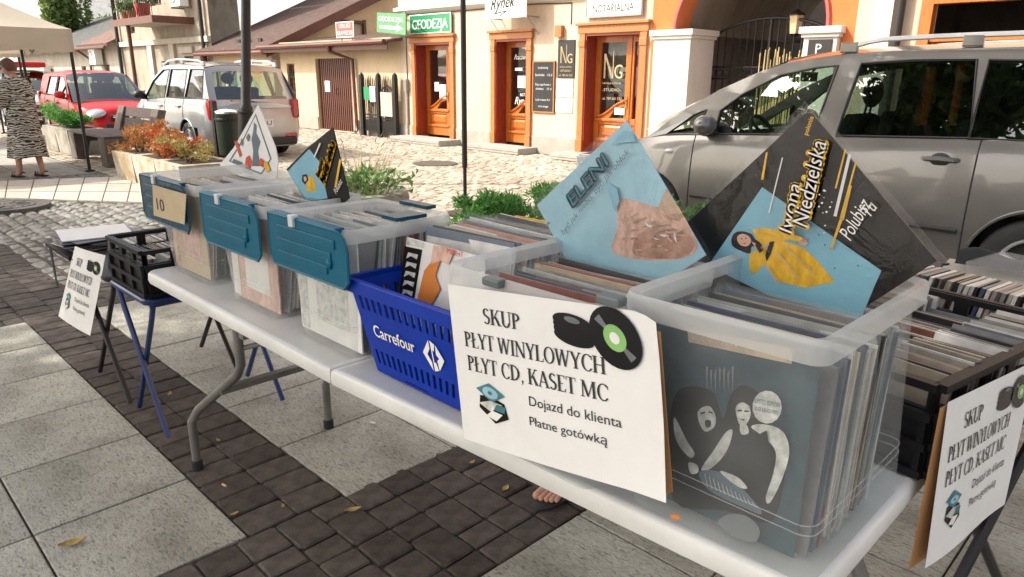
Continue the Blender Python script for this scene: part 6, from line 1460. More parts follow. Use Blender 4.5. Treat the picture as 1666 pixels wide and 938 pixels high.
# ---- records
REC = [MB().box((0, 0, .1575), (.315, t, .315)).mesh('record', 'record_cover', bevel=.0008) for t in (.003, .0034, .0042, .0065)]
RECB = [MB().box((0, 0, .1575), (.312, t, .312)).mesh('record', 'record_bright', bevel=.0008) for t in (.0035, .0045)]
SLV = MB().add([(-.163, -.004, .004), (.163, -.004, .004), (.164, -.005, .328), (-.163, -.003, .324), (-.163, .004, .004), (.163, .004, .004), (.164, .004, .327), (-.163, .005, .329)], [(0, 1, 2, 3), (5, 4, 7, 6), (1, 5, 6, 2), (4, 0, 3, 7)]).mesh('sleeve', 'sleeve')
def nth(i):
    W_ = ('front', 'second', 'third', 'fourth', 'fifth', 'sixth', 'seventh', 'eighth', 'ninth', 'tenth', 'eleventh', 'twelfth')
    return W_[i] if i < 12 else '%d%s' % (i + 1, {1: 'st', 2: 'nd', 3: 'rd'}.get((i + 1) % 10, 'th') if (i + 1) // 10 != 1 else 'th')
def records(label, group, xc, y0, y1, n, z=TZ + .012, lean=-6, seed=1, bright=False, jit=.012, sleeve=True):
    rr = random.Random(seed)
    for i in range(n):
        y = lerp(y0, y1, i / max(1, n - 1)); o = bpy.data.objects.new('vinyl_record', rr.choice(RECB if bright else REC)); COL.objects.link(o)
        tag(o, '%s %s, counted from its front' % (nth(i), label), 'record', group); o.location = (xc + rr.uniform(-jit, jit), y, z + rr.choice((0, 0, .003, .006, .012)))
        a = R(lean + rr.gauss(0, 2.0)); o.rotation_euler = (a, rr.gauss(0, .012), rr.gauss(0, .028))
        if sleeve and rr.random() < .22:
            s = bpy.data.objects.new('sleeve', SLV); COL.objects.link(s); s.parent = o
records('record standing in the tagged tote with dark lid', 'records in the tagged tote', -2.69, 1.01, 1.28, 20, seed=1, bright=True, sleeve=False)
records('record standing in the teal lidded middle tote', 'records in the middle tote', -2.16, 1.01, 1.24, 30, seed=2)
records('record standing in the ribbed lid tote', 'records in the ribbed lid tote', -1.7, 1.005, 1.23, 30, seed=3, jit=.006)
records('record standing in the blue shopping basket', 'records in the shopping basket', -1.29, 1.1, 1.35, 38, z=TZ + .03, lean=-8, seed=4)
records('record standing in the tote behind the lettered white sheet', 'records in the lettered tote', -.885, .99, 1.18, 28, seed=5, lean=-5, jit=.014)
records('record standing in the big tote at the table end', 'records in the end tote', -.505, 1.01, 1.24, 40, seed=6, lean=-4, jit=.003)

def facing(label, xc, y, mat, mat2, dz=0):
    o = thing('vinyl_record', label, 'record', (xc, y, TZ + .014)); MB().bx(xc - .157, xc + .157, y, y + .004, TZ + .014, TZ + .329).build('cover', mat, o)
    MB().bx(xc - .157, xc - .11, y - .0012, y - .0006, TZ + .02, TZ + .32).bx(xc - .06, xc + .1, y - .0012, y - .0006, TZ + .06, TZ + .2).build('print', mat2, o)
def lp_card(label, T, Rr, Y, size, mat, sleeve=True, name='record_cover'):
    """square cover standing on its corner: T top corner, Rr right corner (points in the plane Y)"""
    u = (Rr - T).normalized(); v = Vector((u.z, 0, -u.x)); v = v if v.z < 0 else -v
    t = thing(name, label, 'record', (T.x, Y, (T + u * size + v * size).z)); q = [T, T + u * size, T + (u + v) * size, T + v * size]
    q = [Vector((p.x, Y, p.z)) for p in q]; MB().prism(q, (0, .004, 0)).build('cover', mat, t)
    if sleeve: e = .014; c = sum(q, Vector()) / 4; qs = [c + (p - c) * 1.06 for p in q]; MB().prism([p - Vector((0, .02, 0)) for p in qs], (0, .0005, 0)).prism([p + Vector((0, .008, 0)) for p in qs], (0, .0005, 0)).build('plastic_sleeve', 'film', t)
    return t
glass('film', (.98, .98, .98), -.01, .1)
_n = MATS['film'].node_tree; _t = tex(_n, 'Noise', 9, detail=3); _t.inputs['Distortion'].default_value = 1.5; _b = _n.nodes.new('ShaderNodeBump'); _b.inputs['Strength'].default_value = .25; _b.inputs['Distance'].default_value = .012; _n.links.new(_t.outputs[0], _b.inputs['Height'])
for _q in _n.nodes:
    if _q.type == 'BSDF_GLOSSY': _n.links.new(_b.outputs[0], _q.inputs['Normal'])
for k, c in (('art_black', (.009, .007, .006)), ('art_blue', (.2, .42, .52)), ('art_yellow', (.68, .4, .03)), ('art_white', (.7, .68, .64)), ('art_hair', (.015, .012, .012)), ('art_skin', (.6, .36, .27)), ('art_pink', (.55, .36, .29)), ('art_rose', (.4, .24, .18)), ('art_deep', (.02, .19, .26)), ('art_slate', (.022, .055, .072)), ('art_navy', (.003, .005, .007)), ('art_pale', (.5, .5, .46)), ('art_tan', (.45, .34, .24)), ('art_ink', (.1, .14, .17)), ('art_red', (.5, .06, .03)), ('art_sky', (.3, .5, .58))): pm(k, c, .4, var={'art_rose': .5, 'art_pale': .45, 'art_navy': .6, 'art_slate': .35, 'art_yellow': .3, 'art_pink': .35, 'art_sky': .16, 'art_blue': .14, 'art_tan': .35}.get(k, .1), scale={'art_sky': 7, 'art_blue': 6, 'art_yellow': 40, 'art_pale': 45, 'art_pink': 40, 'art_slate': 25}.get(k, 18), spec=.2, stretch=(1, 1, .5) if k in ('art_yellow', 'art_pink') else None)
class Art:
    """flat print on a cover: polygons in the plane Y, each layer a hair in front of the last"""
    def __init__(s, parent, Y): s.p = parent; s.Y = Y; s.k = 0
    def poly(s, pts, mat, name='print'):
        s.k += 1; Y = s.Y - .0006 * s.k; b = MB(); q = [PY(x, y, Y) for x, y in pts]
        b.add(q, [tuple(t) for t in tessellate_polygon([[Vector((p.x, p.z, 0)) for p in q]])]); b.build(name, mat, s.p)
    def curve(s, pts, mat, n=4):
        k = len(pts); out = []
        for i in range(k):
            p0, p1, p2, p3 = (Vector(pts[(i + d) % k]) for d in (-1, 0, 1, 2))
            for j in range(n): t = j / n; q = .5 * (2 * p1 + (p2 - p0) * t + (2 * p0 - 5 * p1 + 4 * p2 - p3) * t * t + (3 * p1 - p0 - 3 * p2 + p3) * t ** 3); out.append((q.x, q.y))
        s.poly(out, mat)
    def text(s, t, a, c, h, mat, rep=1, shear=0, dy=0):
        s.k += 1; Y = s.Y - .0006 * s.k; A, C = PY(*a, Y), PY(*c, Y); u = (C - A).normalized(); v = Vector((-u.z, 0, u.x)); b = MB()
        for j in range(rep):
            K_ = .0042
            for (ox, oy) in (((0, 0),) if rep == 1 else ((-1, 0), (1, 0), (0, -1), (0, 1), (-.7, -.7), (.7, .7), (-.7, .7), (.7, -.7))): put_text(b, t, A + u * ox * K_ + v * oy * K_, u, v, h, (C - A).length, shear=shear)
            if rep == 1: break
        b.build('lettering', mat, s.p)
facing('beige cover with pink edge facing out of the tagged tote', -2.68, .992, 'tag_paper', 'art_pink'); facing('pale pink cover facing out of the middle tote', -2.15, .985, 'art_pink', 'art_white'); facing('white cover with grey print facing out of the ribbed lid tote', -1.7, .982, 'art_white', 'art_pale')
# big black and blue cover on the end tote
YI = 1.30; Ti, Ri = PY(1316, 178, YI), PY(1521, 420, YI); IW = lp_card('black and light blue record cover with yellow lettering, largest on the end tote', Ti, Ri, YI, .335, 'art_black'); A = Art(IW, YI)
ui = (Ri - Ti).normalized(); vi = Vector((ui.z, 0, -ui.x)); vi = vi if vi.z < 0 else -vi; Lc = Ti + vi * .335
A.poly([(1240, 304), (1434, 440), (1424, 462), (1400, 520), (1250, 480), (1152, 432)], 'art_blue')
A.poly([(1224, 373), (1243, 370), (1264, 374), (1284, 378), (1306, 386), (1303, 394), (1284, 390), (1272, 391), (1306, 402), (1330, 424), (1358, 458), (1310, 468), (1262, 456), (1243, 430), (1228, 446), (1219, 438), (1219, 414), (1236, 402), (1231, 388)], 'art_yellow')
A.curve([(1190, 388), (1196, 378), (1208, 376), (1222, 380), (1228, 388), (1238, 396), (1240, 408), (1224, 400), (1220, 412), (1206, 408), (1192, 400)], 'art_hair'); A.curve([(1200, 384), (1208, 380), (1218, 384), (1222, 392), (1216, 400), (1206, 399), (1200, 392)], 'art_skin')
A.poly([(1252, 393), (1260, 392), (1254, 412), (1247, 425), (1245, 415)], 'art_hair'); A.poly([(1300, 386), (1312, 389), (1315, 396), (1308, 400), (1298, 394)], 'art_skin'); A.poly([(1222, 392), (1230, 396), (1238, 406), (1230, 404)], 'art_skin')
for seg, m_ in (([(1272, 256), (1274, 256), (1252, 346), (1250, 346)], 'art_white'), ([(1374, 243), (1377, 243), (1361, 306), (1358, 306)], 'art_yellow'), ([(1380, 250), (1385, 251), (1361, 352), (1356, 351)], 'art_white'), ([(1381, 300), (1386, 302), (1373, 358), (1366, 355)], 'art_yellow'), ([(1391, 263), (1394, 264), (1382, 306), (1380, 305)], 'art_yellow'), ([(1366, 356), (1371, 357), (1353, 406), (1350, 405)], 'art_yellow'), ([(1246, 248), (1249, 247), (1242, 292), (1238, 292)], 'art_yellow')): A.poly(seg, m_)
for q in ([(1236, 402), (1250, 396), (1252, 398), (1238, 405)], [(1262, 410), (1264, 409), (1300, 452), (1298, 453)], [(1278, 402), (1280, 401), (1326, 446), (1324, 447)], [(1244, 430), (1246, 428), (1270, 462), (1267, 462)]): A.poly(q, 'art_tan')
for q in ([(1205, 388), (1208, 387), (1208, 389), (1205, 389)], [(1212, 386), (1215, 387), (1215, 388), (1212, 388)]): A.poly(q, 'art_hair')
A.poly([(1208, 395), (1214, 394), (1212, 397)], 'art_red'); A.poly([(1228, 398), (1234, 394), (1240, 408), (1236, 412)], 'art_hair'); A.poly([(1262, 374), (1290, 380), (1308, 388), (1300, 392), (1276, 386)], 'art_yellow')
for x_, y_ in ((1247, 408), (1342, 398), (1358, 436), (1332, 382), (1396, 432), (1300, 360)): A.poly([(x_ - 1.6, y_), (x_, y_ - 1.6), (x_ + 1.6, y_), (x_, y_ + 1.6)], 'art_hair')
rr = random.Random(3)
for _ in range(16): x, y = 1338 + rr.gauss(0, 8), 326 + rr.gauss(0, 16); r_ = rr.uniform(.8, 2.4); A.poly([(x - r_, y), (x, y - r_), (x + r_, y), (x, y + r_)], 'art_white')
for t_, a_, c_, h_ in (('Iwona', (1288, 380), (1303, 301), .026), ('Niedzielska', (1313, 370), (1345, 232), .03)): A.text(t_, a_, c_, h_, 'art_yellow', 2, .15); A.text(t_, a_, c_, h_, 'art_white', 1, .15)
A.text('Polubisz', (1384, 392), (1418, 333), .026, 'art_white', 1, .2); A.text('Tu', (1414, 356), (1427, 338), .022, 'art_white', 1, .2); A.text('polonia', (1314, 220), (1324, 190), .009, 'art_yellow')
# light blue cover on the lettered tote
YE = 1.235; Te, Re = PY(1019, 196, YE), PY(1139, 400, YE); EL = lp_card('light blue record cover with pink cushion print on the lettered tote', Te, Re, YE, .322, 'art_sky'); A = Art(EL, YE)
A.curve([(1004, 326), (1014, 322), (1046, 330), (1070, 336), (1082, 322), (1084, 306), (1094, 322), (1112, 350), (1134, 394), (1128, 412), (1100, 422), (1040, 422), (996, 408), (1004, 370)], 'art_pink'); A.curve([(1036, 384), (1058, 374), (1100, 372), (1130, 394), (1112, 418), (1060, 420), (1030, 412)], 'art_rose'); A.poly([(1070, 337), (1084, 307), (1094, 322), (1112, 350), (1104, 358)], 'art_tan')
for k in range(7): x = 1015 + k * 14; A.poly([(x, 356 + k * 4), (x + 22, 346 + k * 6), (x + 23, 348 + k * 6), (x + 1, 360 + k * 4)], 'art_tan')
rq = random.Random(12)
for k in range(46):
    x, y = 1012 + rq.random() * 100, 340 + rq.random() * 70
    if y < 330 + (1012 - x) * .2 or x > 1004 + (y - 300) * 1.15 + 60: continue
    l_ = rq.uniform(8, 26); an_ = rq.choice((.5, -.4, .9, .15)) + rq.gauss(0, .2); w_ = rq.uniform(1, 3.2); dx, dy_ = math.cos(an_), math.sin(an_)
    A.k -= 1; A.poly([(x - dx * l_ / 2, y - dy_ * l_ / 2), (x - dy_ * w_, y + dx * w_), (x + dx * l_ / 2, y + dy_ * l_ / 2), (x + dy_ * w_ * .3, y - dx * w_ * .3)], rq.choice(('art_rose', 'art_tan', 'art_white', 'art_pink', 'art_skin'))); A.k += .06
for (q) in ([(993, 236), (1014, 212), (1030, 214), (1034, 230), (1010, 232)], [(985, 296), (1004, 306), (1008, 326), (1000, 345)]): A.poly(q, 'art_blue')
A.text('ELENI', (932, 337), (990, 268), .03, 'art_ink', 2, .15); A.text('ELENI', (932, 336), (990, 267), .03, 'art_deep', 1, .15)
A.text('być jak niebo, być jak obłok', (916, 382), (1024, 248), .013, 'art_ink', 1, .25); A.poly([(890, 362), (893, 360), (895, 363), (892, 366)], 'art_ink')
# smaller covers on the left totes
YW = 1.36; W1 = thing('record_cover', 'creased white record cover with dark figure drawing on the tagged tote', 'record', PY(430, 288, YW)); q = [PY(x, y, YW) for x, y in ((419, 171), (426, 185), (448, 240), (452, 262), (450, 292), (398, 290), (357, 268), (380, 240), (396, 212))]; b = MB().prism(q, (0, .004, 0)); b.build('cover', 'paper_white', W1); A = Art(W1, YW)
A.poly([(416, 184), (442, 258), (425, 284), (372, 262), (396, 224)], 'art_ink'); A.poly([(415.5, 188), (439.5, 258), (424.5, 281), (376, 261), (398, 225)], 'paper_white')
A.poly([(413, 198), (418, 204), (417, 216), (424, 230), (420, 246), (424, 270), (410, 270), (412, 246), (409, 226), (412, 212)], 'art_ink'); A.poly([(400, 256), (406, 252), (410, 262), (408, 274), (398, 270)], 'art_red'); A.poly([(381, 230), (385, 228), (394, 252), (390, 256)], 'art_red'); A.poly([(404, 216), (407, 222), (404, 230), (400, 224)], 'print_grey'); A.poly([(393, 224), (396, 230), (394, 238), (391, 232)], 'print_grey'); A.poly([(428, 264), (434, 262), (440, 276), (434, 280)], 'art_yellow'); A.poly([(424, 256), (430, 262), (427, 272), (420, 266)], 'art_red'); A.poly([(380, 258), (394, 264), (393, 268), (378, 262)], 'art_ink')
YS = 1.20; Ts = PY(541, 207, YS); SM = thing('record_cover', 'small looking black, blue and yellow record cover on the middle tote', 'record', PY(540, 330, YS)); q = [PY(x, y, YS) for x, y in ((541, 207), (554, 262), (568, 322), (548, 340), (500, 330), (466, 275), (500, 240))]; MB().prism(q, (0, .004, 0)).build('cover', 'art_black', SM); A = Art(SM, YS)
A.poly([(503, 242), (519, 262), (533, 322), (500, 328), (468, 278)], 'art_blue'); A.poly([(500, 288), (508, 286), (514, 300), (512, 312), (498, 310)], 'art_yellow'); A.poly([(492, 284), (499, 283), (502, 292), (496, 300), (491, 294)], 'art_hair'); A.poly([(494, 287), (498, 287), (499, 293), (495, 295)], 'art_skin')
A.text('Iwona', (520, 290), (527, 262), .03, 'art_yellow', 2); A.text('Niedzielska', (528, 300), (546, 234), .032, 'art_yellow', 2); A.poly([(552, 258), (555, 260), (547, 306), (544, 304)], 'art_yellow'); A.poly([(520, 232), (522, 233), (512, 256), (510, 255)], 'art_white'); A.text('Polubisz', (547, 316), (557, 296), .02, 'art_white')
# front record in the end tote, seen through its wall
FR = thing('record_cover', 'dark blue and black record cover with two pale figures behind the tote wall', 'record', (-.5, 1.0, TZ + .012)); zt_ = TZ + .33; YF = .985
MB().bx(-.66 + .012, -.362, YF, YF + .004, TZ + .014, zt_).build('cover', 'art_slate', FR); A = Art(FR, YF)
A.poly([(1118, 534), (1290, 566), (1288, 592), (1120, 556)], 'art_tan'); A.text('DIE TOTEN HOSEN', (1126, 551), (1256, 575), .013, 'art_pale')
A.curve([(1088, 701), (1100, 640), (1130, 628), (1162, 640), (1176, 680), (1190, 640), (1212, 626), (1238, 646), (1244, 690), (1280, 712), (1272, 800), (1250, 850), (1180, 830), (1096, 815)], 'art_navy')
A.curve([(1097, 678), (1117, 716), (1130, 737), (1122, 744), (1100, 716)], 'art_pale'); A.curve([(1135, 664), (1152, 658), (1164, 676), (1162, 694), (1148, 702), (1138, 688)], 'art_pale'); A.curve([(1147, 684), (1156, 684), (1156, 693), (1149, 695)], 'art_navy'); A.poly([(1140, 671), (1147, 669), (1147, 672), (1140, 674)], 'art_navy'); A.poly([(1153, 668), (1160, 671), (1160, 673), (1153, 671)], 'art_navy')
A.curve([(1125, 650), (1145, 646), (1164, 664), (1150, 660), (1136, 668), (1130, 690), (1118, 680)], 'art_navy')
A.curve([(1196, 660), (1206, 650), (1218, 658), (1221, 676), (1212, 692), (1202, 688)], 'art_pale'); A.poly([(1200, 666), (1207, 666), (1207, 669), (1200, 669)], 'art_navy'); A.poly([(1211, 667), (1218, 668), (1218, 670), (1211, 670)], 'art_navy'); A.poly([(1204, 681), (1213, 682), (1209, 684)], 'art_navy'); A.curve([(1190, 650), (1204, 636), (1222, 642), (1230, 664), (1222, 662), (1208, 654), (1197, 662), (1196, 684), (1190, 676)], 'art_navy')
A.curve([(1204, 690), (1214, 690), (1218, 704), (1206, 706)], 'art_pale'); A.curve([(1180, 704), (1192, 700), (1184, 730), (1168, 752), (1146, 768), (1142, 760), (1160, 734)], 'art_pale'); A.curve([(1222, 694), (1244, 690), (1274, 702), (1284, 737), (1270, 785), (1252, 818), (1246, 808), (1258, 770), (1262, 735), (1244, 712)], 'art_pale')
A.curve([(1138, 767), (1177, 770), (1219, 806), (1240, 836), (1207, 824), (1153, 797)], 'art_ink'); A.curve([(1171, 766), (1200, 776), (1216, 794), (1198, 790)], 'art_pale')
for k_ in range(12): A.k -= .9; A.poly([(1146 + k_ * 7, 770 + k_ * 4.2), (1147 + k_ * 7, 770 + k_ * 4.2), (1152 + k_ * 7, 792 + k_ * 3), (1151 + k_ * 7, 792 + k_ * 3)], 'art_pale')
A.curve([(1120, 752), (1134, 756), (1136, 768), (1124, 770)], 'art_pale'); A.curve([(1168, 850), (1186, 836), (1216, 840), (1236, 862), (1226, 882), (1190, 872)], 'print_grey'); A.poly([(1237, 705), (1247, 700), (1254, 740), (1250, 790), (1240, 790)], 'art_navy')
A.poly([(1248 + 24 * math.cos(i * .42), 662 + 27 * math.sin(i * .42)) for i in range(15)], 'art_pale'); A.text('LIMITED EDITION', (1229, 655), (1268, 663), .008, 'art_ink'); A.text('SILVER & BLACK VINYL', (1228, 667), (1266, 675), .007, 'art_ink')
for k in range(7): x = 1148 + k * 7; A.poly([(x, 596 + 6 * (k % 3)), (x + 4, 596 + 5 * (k % 2)), (x + 2, 640 - 6 * (k % 2))], 'print_grey')
# front record in the basket with black and white side strip
BR = thing('record_cover', 'pinkish record cover with black lettered side strip leaning in the basket', 'record', (-1.3, 1.07, TZ + .02)); YB = 1.06; q = q4([(662, 386), (790, 420), (780, 560), (648, 520)], YB); MB().prism(q, (0, .004, 0)).build('cover', 'art_white', BR); A = Art(BR, YB)
A.poly([(658, 400), (687, 406), (672, 500), (648, 494)], 'art_black'); A.poly([(662, 387), (690, 394), (688, 403), (660, 397)], 'art_pale')
for k in range(5): y = 410 + k * 15; A.poly([(664 - k * 2, y), (680 - k * 2, y + 4), (678 - k * 2, y + 12), (669 - k * 2, y + 6), (661 - k * 2, y + 10)], 'art_pale')
A.poly([(690, 440), (706, 420), (716, 424), (708, 448), (716, 470), (700, 500), (676, 498)], 'orange'); A.poly([(705, 398), (740, 405), (730, 430), (716, 424), (700, 430)], 'art_pink'); A.text('MIGHT', (727, 412), (754, 419), .014, 'art_red')

# ---- white lettered sheets
def skup(label, C, nrm, lean_curve, name='poster', clips=True):
    """C(a, b): point on the sheet, a along 0..1, b up 0..1 (b=1 top); lettering laid by the same map"""
    t = thing(name, label, 'poster', C(.5, 0)); n = Vector(nrm)
    MB().grid(lambda u, v: C(u, v), 24, 16).build('sheet', 'paper_white', t, smooth=True)
    W = (C(1, .5) - C(0, .5)).length; Hh = (C(.5, 1) - C(.5, 0)).length
    def flat(fn, mat, nm='lettering', off=.0015):
        b = MB(); fn(b); b.v = [C(p.x / W, p.y / Hh) + n * (off + p.z) for p in b.v]; b.build(nm, mat, t)
    X, Y_ = Vector((1, 0, 0)), Vector((0, 1, 0))
    def words(b):
        put_roman(b, 'SKUP', Vector((.2 * W, .79 * Hh, 0)), X, Y_, .095 * Hh, .205 * W); put_roman(b, 'P\u0141YT WINYLOWYCH', Vector((.075 * W, .625 * Hh, 0)), X, Y_, .095 * Hh, .715 * W); put_roman(b, 'P\u0141YT CD, KASET MC', Vector((.08 * W, .475 * Hh, 0)), X, Y_, .095 * Hh, .715 * W)
        put_text(b, 'Dojazd do klienta', Vector((.42 * W, .345 * Hh, 0)), X, Y_, .06 * Hh, .42 * W); put_text(b, 'P\u0142atne got\u00f3wk\u0105', Vector((.415 * W, .225 * Hh, 0)), X, Y_, .055 * Hh, .36 * W)
    flat(words, 'print_black')
    el = lambda cx, cy, rx, ry, a=0: [Vector((cx * W + (rx * math.cos(q) * math.cos(a) - ry * math.sin(q) * math.sin(a)) * W, cy * Hh + (rx * math.cos(q) * math.sin(a) + ry * math.sin(q) * math.cos(a)) * W, 0)) for q in [i * 2 * math.pi / 28 for i in range(28)]]
    def disc(cx, cy, rx, ry, a, mat, off):
        flat(lambda b: b.add(el(cx, cy, rx, ry, a), [tuple(range(28))]), mat, 'print', off)
    for k in range(4): disc(.66, .8 + k * .028, .09, .03, -.12, 'vinyl', .0016 + k * .0004)
    disc(.66, .9, .035, .011, -.12, 'print_grey', .0034); disc(.84, .84, .115, .092, -.75, 'vinyl', .0038); disc(.84, .84, .05, .04, -.75, 'label_green', .0044); disc(.84, .84, .022, .018, -.75, 'art_white', .005)
    for s_ in (0, math.pi): flat(lambda b: b.add([Vector((.84 * W, .84 * Hh, 0))] + [Vector((.84 * W + (.1 * math.cos(q + s_)) * W, .84 * Hh + .09 * math.sin(q + s_) * W, 0)) for q in (2.2, 2.3, 2.4, 2.5)], [(0, 1, 2, 3, 4)]), 'print_grey', 'print', .0041)
    def quad(pts, mat, off): flat(lambda b: b.add([Vector((x * W, y * Hh, 0)) for x, y in pts], [tuple(range(len(pts)))]), mat, 'print', off)
    quad([(.13, .25), (.22, .17), (.3, .22), (.28, .31), (.2, .34), (.14, .33)], 'art_black', .0015); quad([(.12, .37), (.2, .42), (.29, .36), (.21, .3)], 'print_teal', .002); quad([(.13, .28), (.2, .24), (.27, .3), (.2, .31)], 'art_pale', .0023); quad([(.17, .21), (.23, .19), (.27, .24), (.21, .25)], 'art_white', .0026); quad([(.22, .26), (.28, .25), (.29, .29), (.24, .3)], 'print_teal', .0026)
    disc(.205, .36, .045, .022, -.1, 'art_sky', .0025); disc(.205, .36, .013, .007, -.1, 'print_teal', .003)
    return t
c00, c10, c11, c01 = PY(755, 713, .878), PY(1088, 815, .868), PY(1068, 510, .886), PY(728, 462, .886)
def C1(a, b):
    p = lerp(lerp(c00, c10, a), lerp(c01, c11, a), b); p = p.copy(); p.y -= .006 * math.sin(math.pi * a) * (1 - b) + .018 * max(0, a - .86) / .14 * max(0, .4 - b) ; p.z -= .014 * max(0, (a - .9) / .1) ** 2 * max(0, (b - .75) / .25); return p
sk = skup('large white printed sheet clipped to the front of the big tote', C1, (0, -1, 0), 0)
for x, y in ((802, 462), (992, 492)): p = PY(x, y, .884); MB().box(p + Vector((0, .004, .004)), (.045, .026, .016)).build('clip', 'clip_grey', sk, bevel=.004)
cbd = MB().prism([PY(x, y, .8895) for x, y in ((760, 480), (1074, 540), (1094, 800), (1080, 808), (770, 700))], (0, .0015, 0)).build('backing_card', 'card', sk)
tag(MB().prism([PY(x, y, .896) for x, y in ((1092, 836), (1104, 838), (1107, 845), (1090, 843))], (0, .001, .0)).build('sticker', 'orange'), 'small orange paper sticker low on the end tote', 'sticker')

# ---- black crate behind the basket
def crate(label, x0, x1, y0, y1, z0, z1, name='plastic_crate', rows=3, cutout=True):
    t = thing(name, label, 'crate', ((x0 + x1) / 2, (y0 + y1) / 2, z0)); H = z1 - z0
    MB().bx(x0, x1, y0, y1, z0, z0 + .012).build('base', 'crate_black', t)
    for (P0, P1, nm) in (((x0, y0), (x1, y0), 'front_panel'), ((x0, y1), (x1, y1), 'back_panel'), ((x0, y0), (x0, y1), 'side_panel'), ((x1, y0), (x1, y1), 'side_panel')):
        P0, P1 = Vector((*P0, 0)), Vector((*P1, 0)); Ln = (P1 - P0).length; d = (P1 - P0).normalized(); n = Vector((0, 0, 1)).cross(d); cc = Vector(((x0 + x1) / 2, (y0 + y1) / 2, 0)); n = n if (cc - P0).dot(n) > 0 else -n
        holes = []; m = max(2, int(Ln / .1))
        for k in range(m):
            u0, u1 = (k + .14) / m * Ln, (k + .86) / m * Ln; holes.append([(u0, H * .72), (u1, H * .72), (u1, H * .92), (u0, H * .92)])
        b = MB()
        for off in (0, .012): b.sheet([(0, .002), (Ln, .002), (Ln, H), (0, H)], holes, lambda a, c: P0 + d * a + n * off + Vector((0, 0, z0 + c)))
        for h in holes + [[(0, .002), (Ln, .002), (Ln, H), (0, H)]]:
            for i in range(4): p, q = h[i], h[(i + 1) % 4]; f = lambda s, o: P0 + d * s[0] + n * o + Vector((0, 0, z0 + s[1])); b.add([f(p, 0), f(q, 0), f(q, .012), f(p, .012)], [(0, 1, 2, 3)])
        o = b.build(nm, 'crate_black', t); r = MB()
        for k in range(m + 1): c_ = P0 + d * (k / m * Ln * .96 + Ln * .02) - n * .006 + Vector((0, 0, z0 + H * .36)); r.box(c_, (.012, .012, H * .68))
        for z in (.05, .35, .66, .97): c_ = P0 + d * Ln / 2 - n * .006 + Vector((0, 0, z0 + H * z)); r.box(c_, (Ln if abs(d.x) > .5 else .016, Ln if abs(d.y) > .5 else .016, .016))
        r.build('rib', 'crate_black', o)
    return t
crate('low black crate standing behind the blue shopping basket', -1.5, -1.1, 1.435, 1.5, TZ + .001, 1.06)
RB = MB().box((0, 0, .1575), (.315, .005, .315)).mesh('record', 'art_yellow')
o = link('vinyl_record', RB); o.location = (-1.25, 1.378, TZ + .04); o.rotation_euler = (R(-8), 0, 0); tag(o, 'yellow edged record at the back of the shopping basket', 'record')

# ---- blue stool with black crate, black stand beside it
def xstool(label, name, x0, x1, y0, y1, h, mat, topmat, edge=True):
    t = thing(name, label, 'stand', ((x0 + x1) / 2, (y0 + y1) / 2, 0))
    b = MB(); r0 = rrect(x0, x1, y0, y1, .04); b.prism([Vector((x, y, h - .022)) for x, y in r0], (0, 0, .02)); tp_ = b.build('top', topmat, t)
    if edge: MB().tube([(x, y, h - .006) for x, y in r0], .009, 6, close=True).build('edge', mat, t, smooth=True)
    for y in (y0 + .02, y1 - .02):
        for a, c, dy in ((x0 + .03, x1 - .02, 0), (x1 - .03, x0 + .02, .016)): MB().tube([(a, y + dy, h - .02), (lerp(a, c, .12), y + dy, h - .1), (c, y + dy, .012)], .0115, 8).build('leg', mat, t, smooth=True)
    for xx in (x0 + .03, x1 - .03): MB().tube([(xx, y0 + .02, h - .03), (xx, y1, h - .03)], .01, 6).build('cross_bar', mat, t)
    return t
xstool('blue folding stand with crossed legs at the table end', 'folding_stand', -3.3, -2.87, .87, 1.42, .61, 'stool_blue', 'stool_blue')
bs2 = xstool('black folding stand with crossed legs carrying the record pile', 'folding_stand', -3.86, -3.33, .87, 1.42, .61, 'black_metal', 'crate_black')
MB().bx(-4.3, -3.87, .86, 1.38, .588, .608).build('leaf_flap', 'crate_black', bs2)
crate('black plastic crate of discs on the blue folding stand', -3.29, -2.9, .89, 1.38, .6105, .8)
CD = [MB().box((0, 0, .0625), (.142, t, .125)).mesh('disc_case', 'cd_spine', bevel=.001) for t in (.007, .0102, .0104)]
CDX = [MB().box((0, 0, .0625), (t, .142, .125)).mesh('disc_case', 'cd_spine', bevel=.001) for t in (.007, .0102, .0104)]
def discs(label, group, x0, y0, n, z, axis='y', step=.0122, seed=1, lean=8):
    rr = random.Random(seed)
    pos = 0.0; ln_ = lean
    for i in range(n):
        if rr.random() < .12: ln_ = lean + rr.uniform(-9, 12)
        o = bpy.data.objects.new('disc_case', rr.choice(CD if axis == 'y' else CDX)); COL.objects.link(o); tag(o, '%s %s' % (nth(i), label), 'disc case', group)
        if axis == 'y': o.location = (x0 + rr.uniform(-.006, .006), y0 + i * step, z + rr.choice((0, 0, .004, .009, -.004)) * (1 if z > .65 else 0)); o.rotation_euler = (R(-ln_ + rr.uniform(-2, 2)), 0, rr.uniform(-.03, .03))
        else: o.location = (x0 + i * step, y0 + rr.uniform(-.004, .004), z); o.rotation_euler = (0, R(lean + rr.uniform(-3, 3)), rr.uniform(-.03, .03))
for k, x in enumerate((-3.19, -3.02)): discs('disc case in the crate on the blue stand, row nearer the %s' % ('black stand', 'white table')[k], 'discs on the blue stand', x, .93, 34, .628, seed=30 + k)
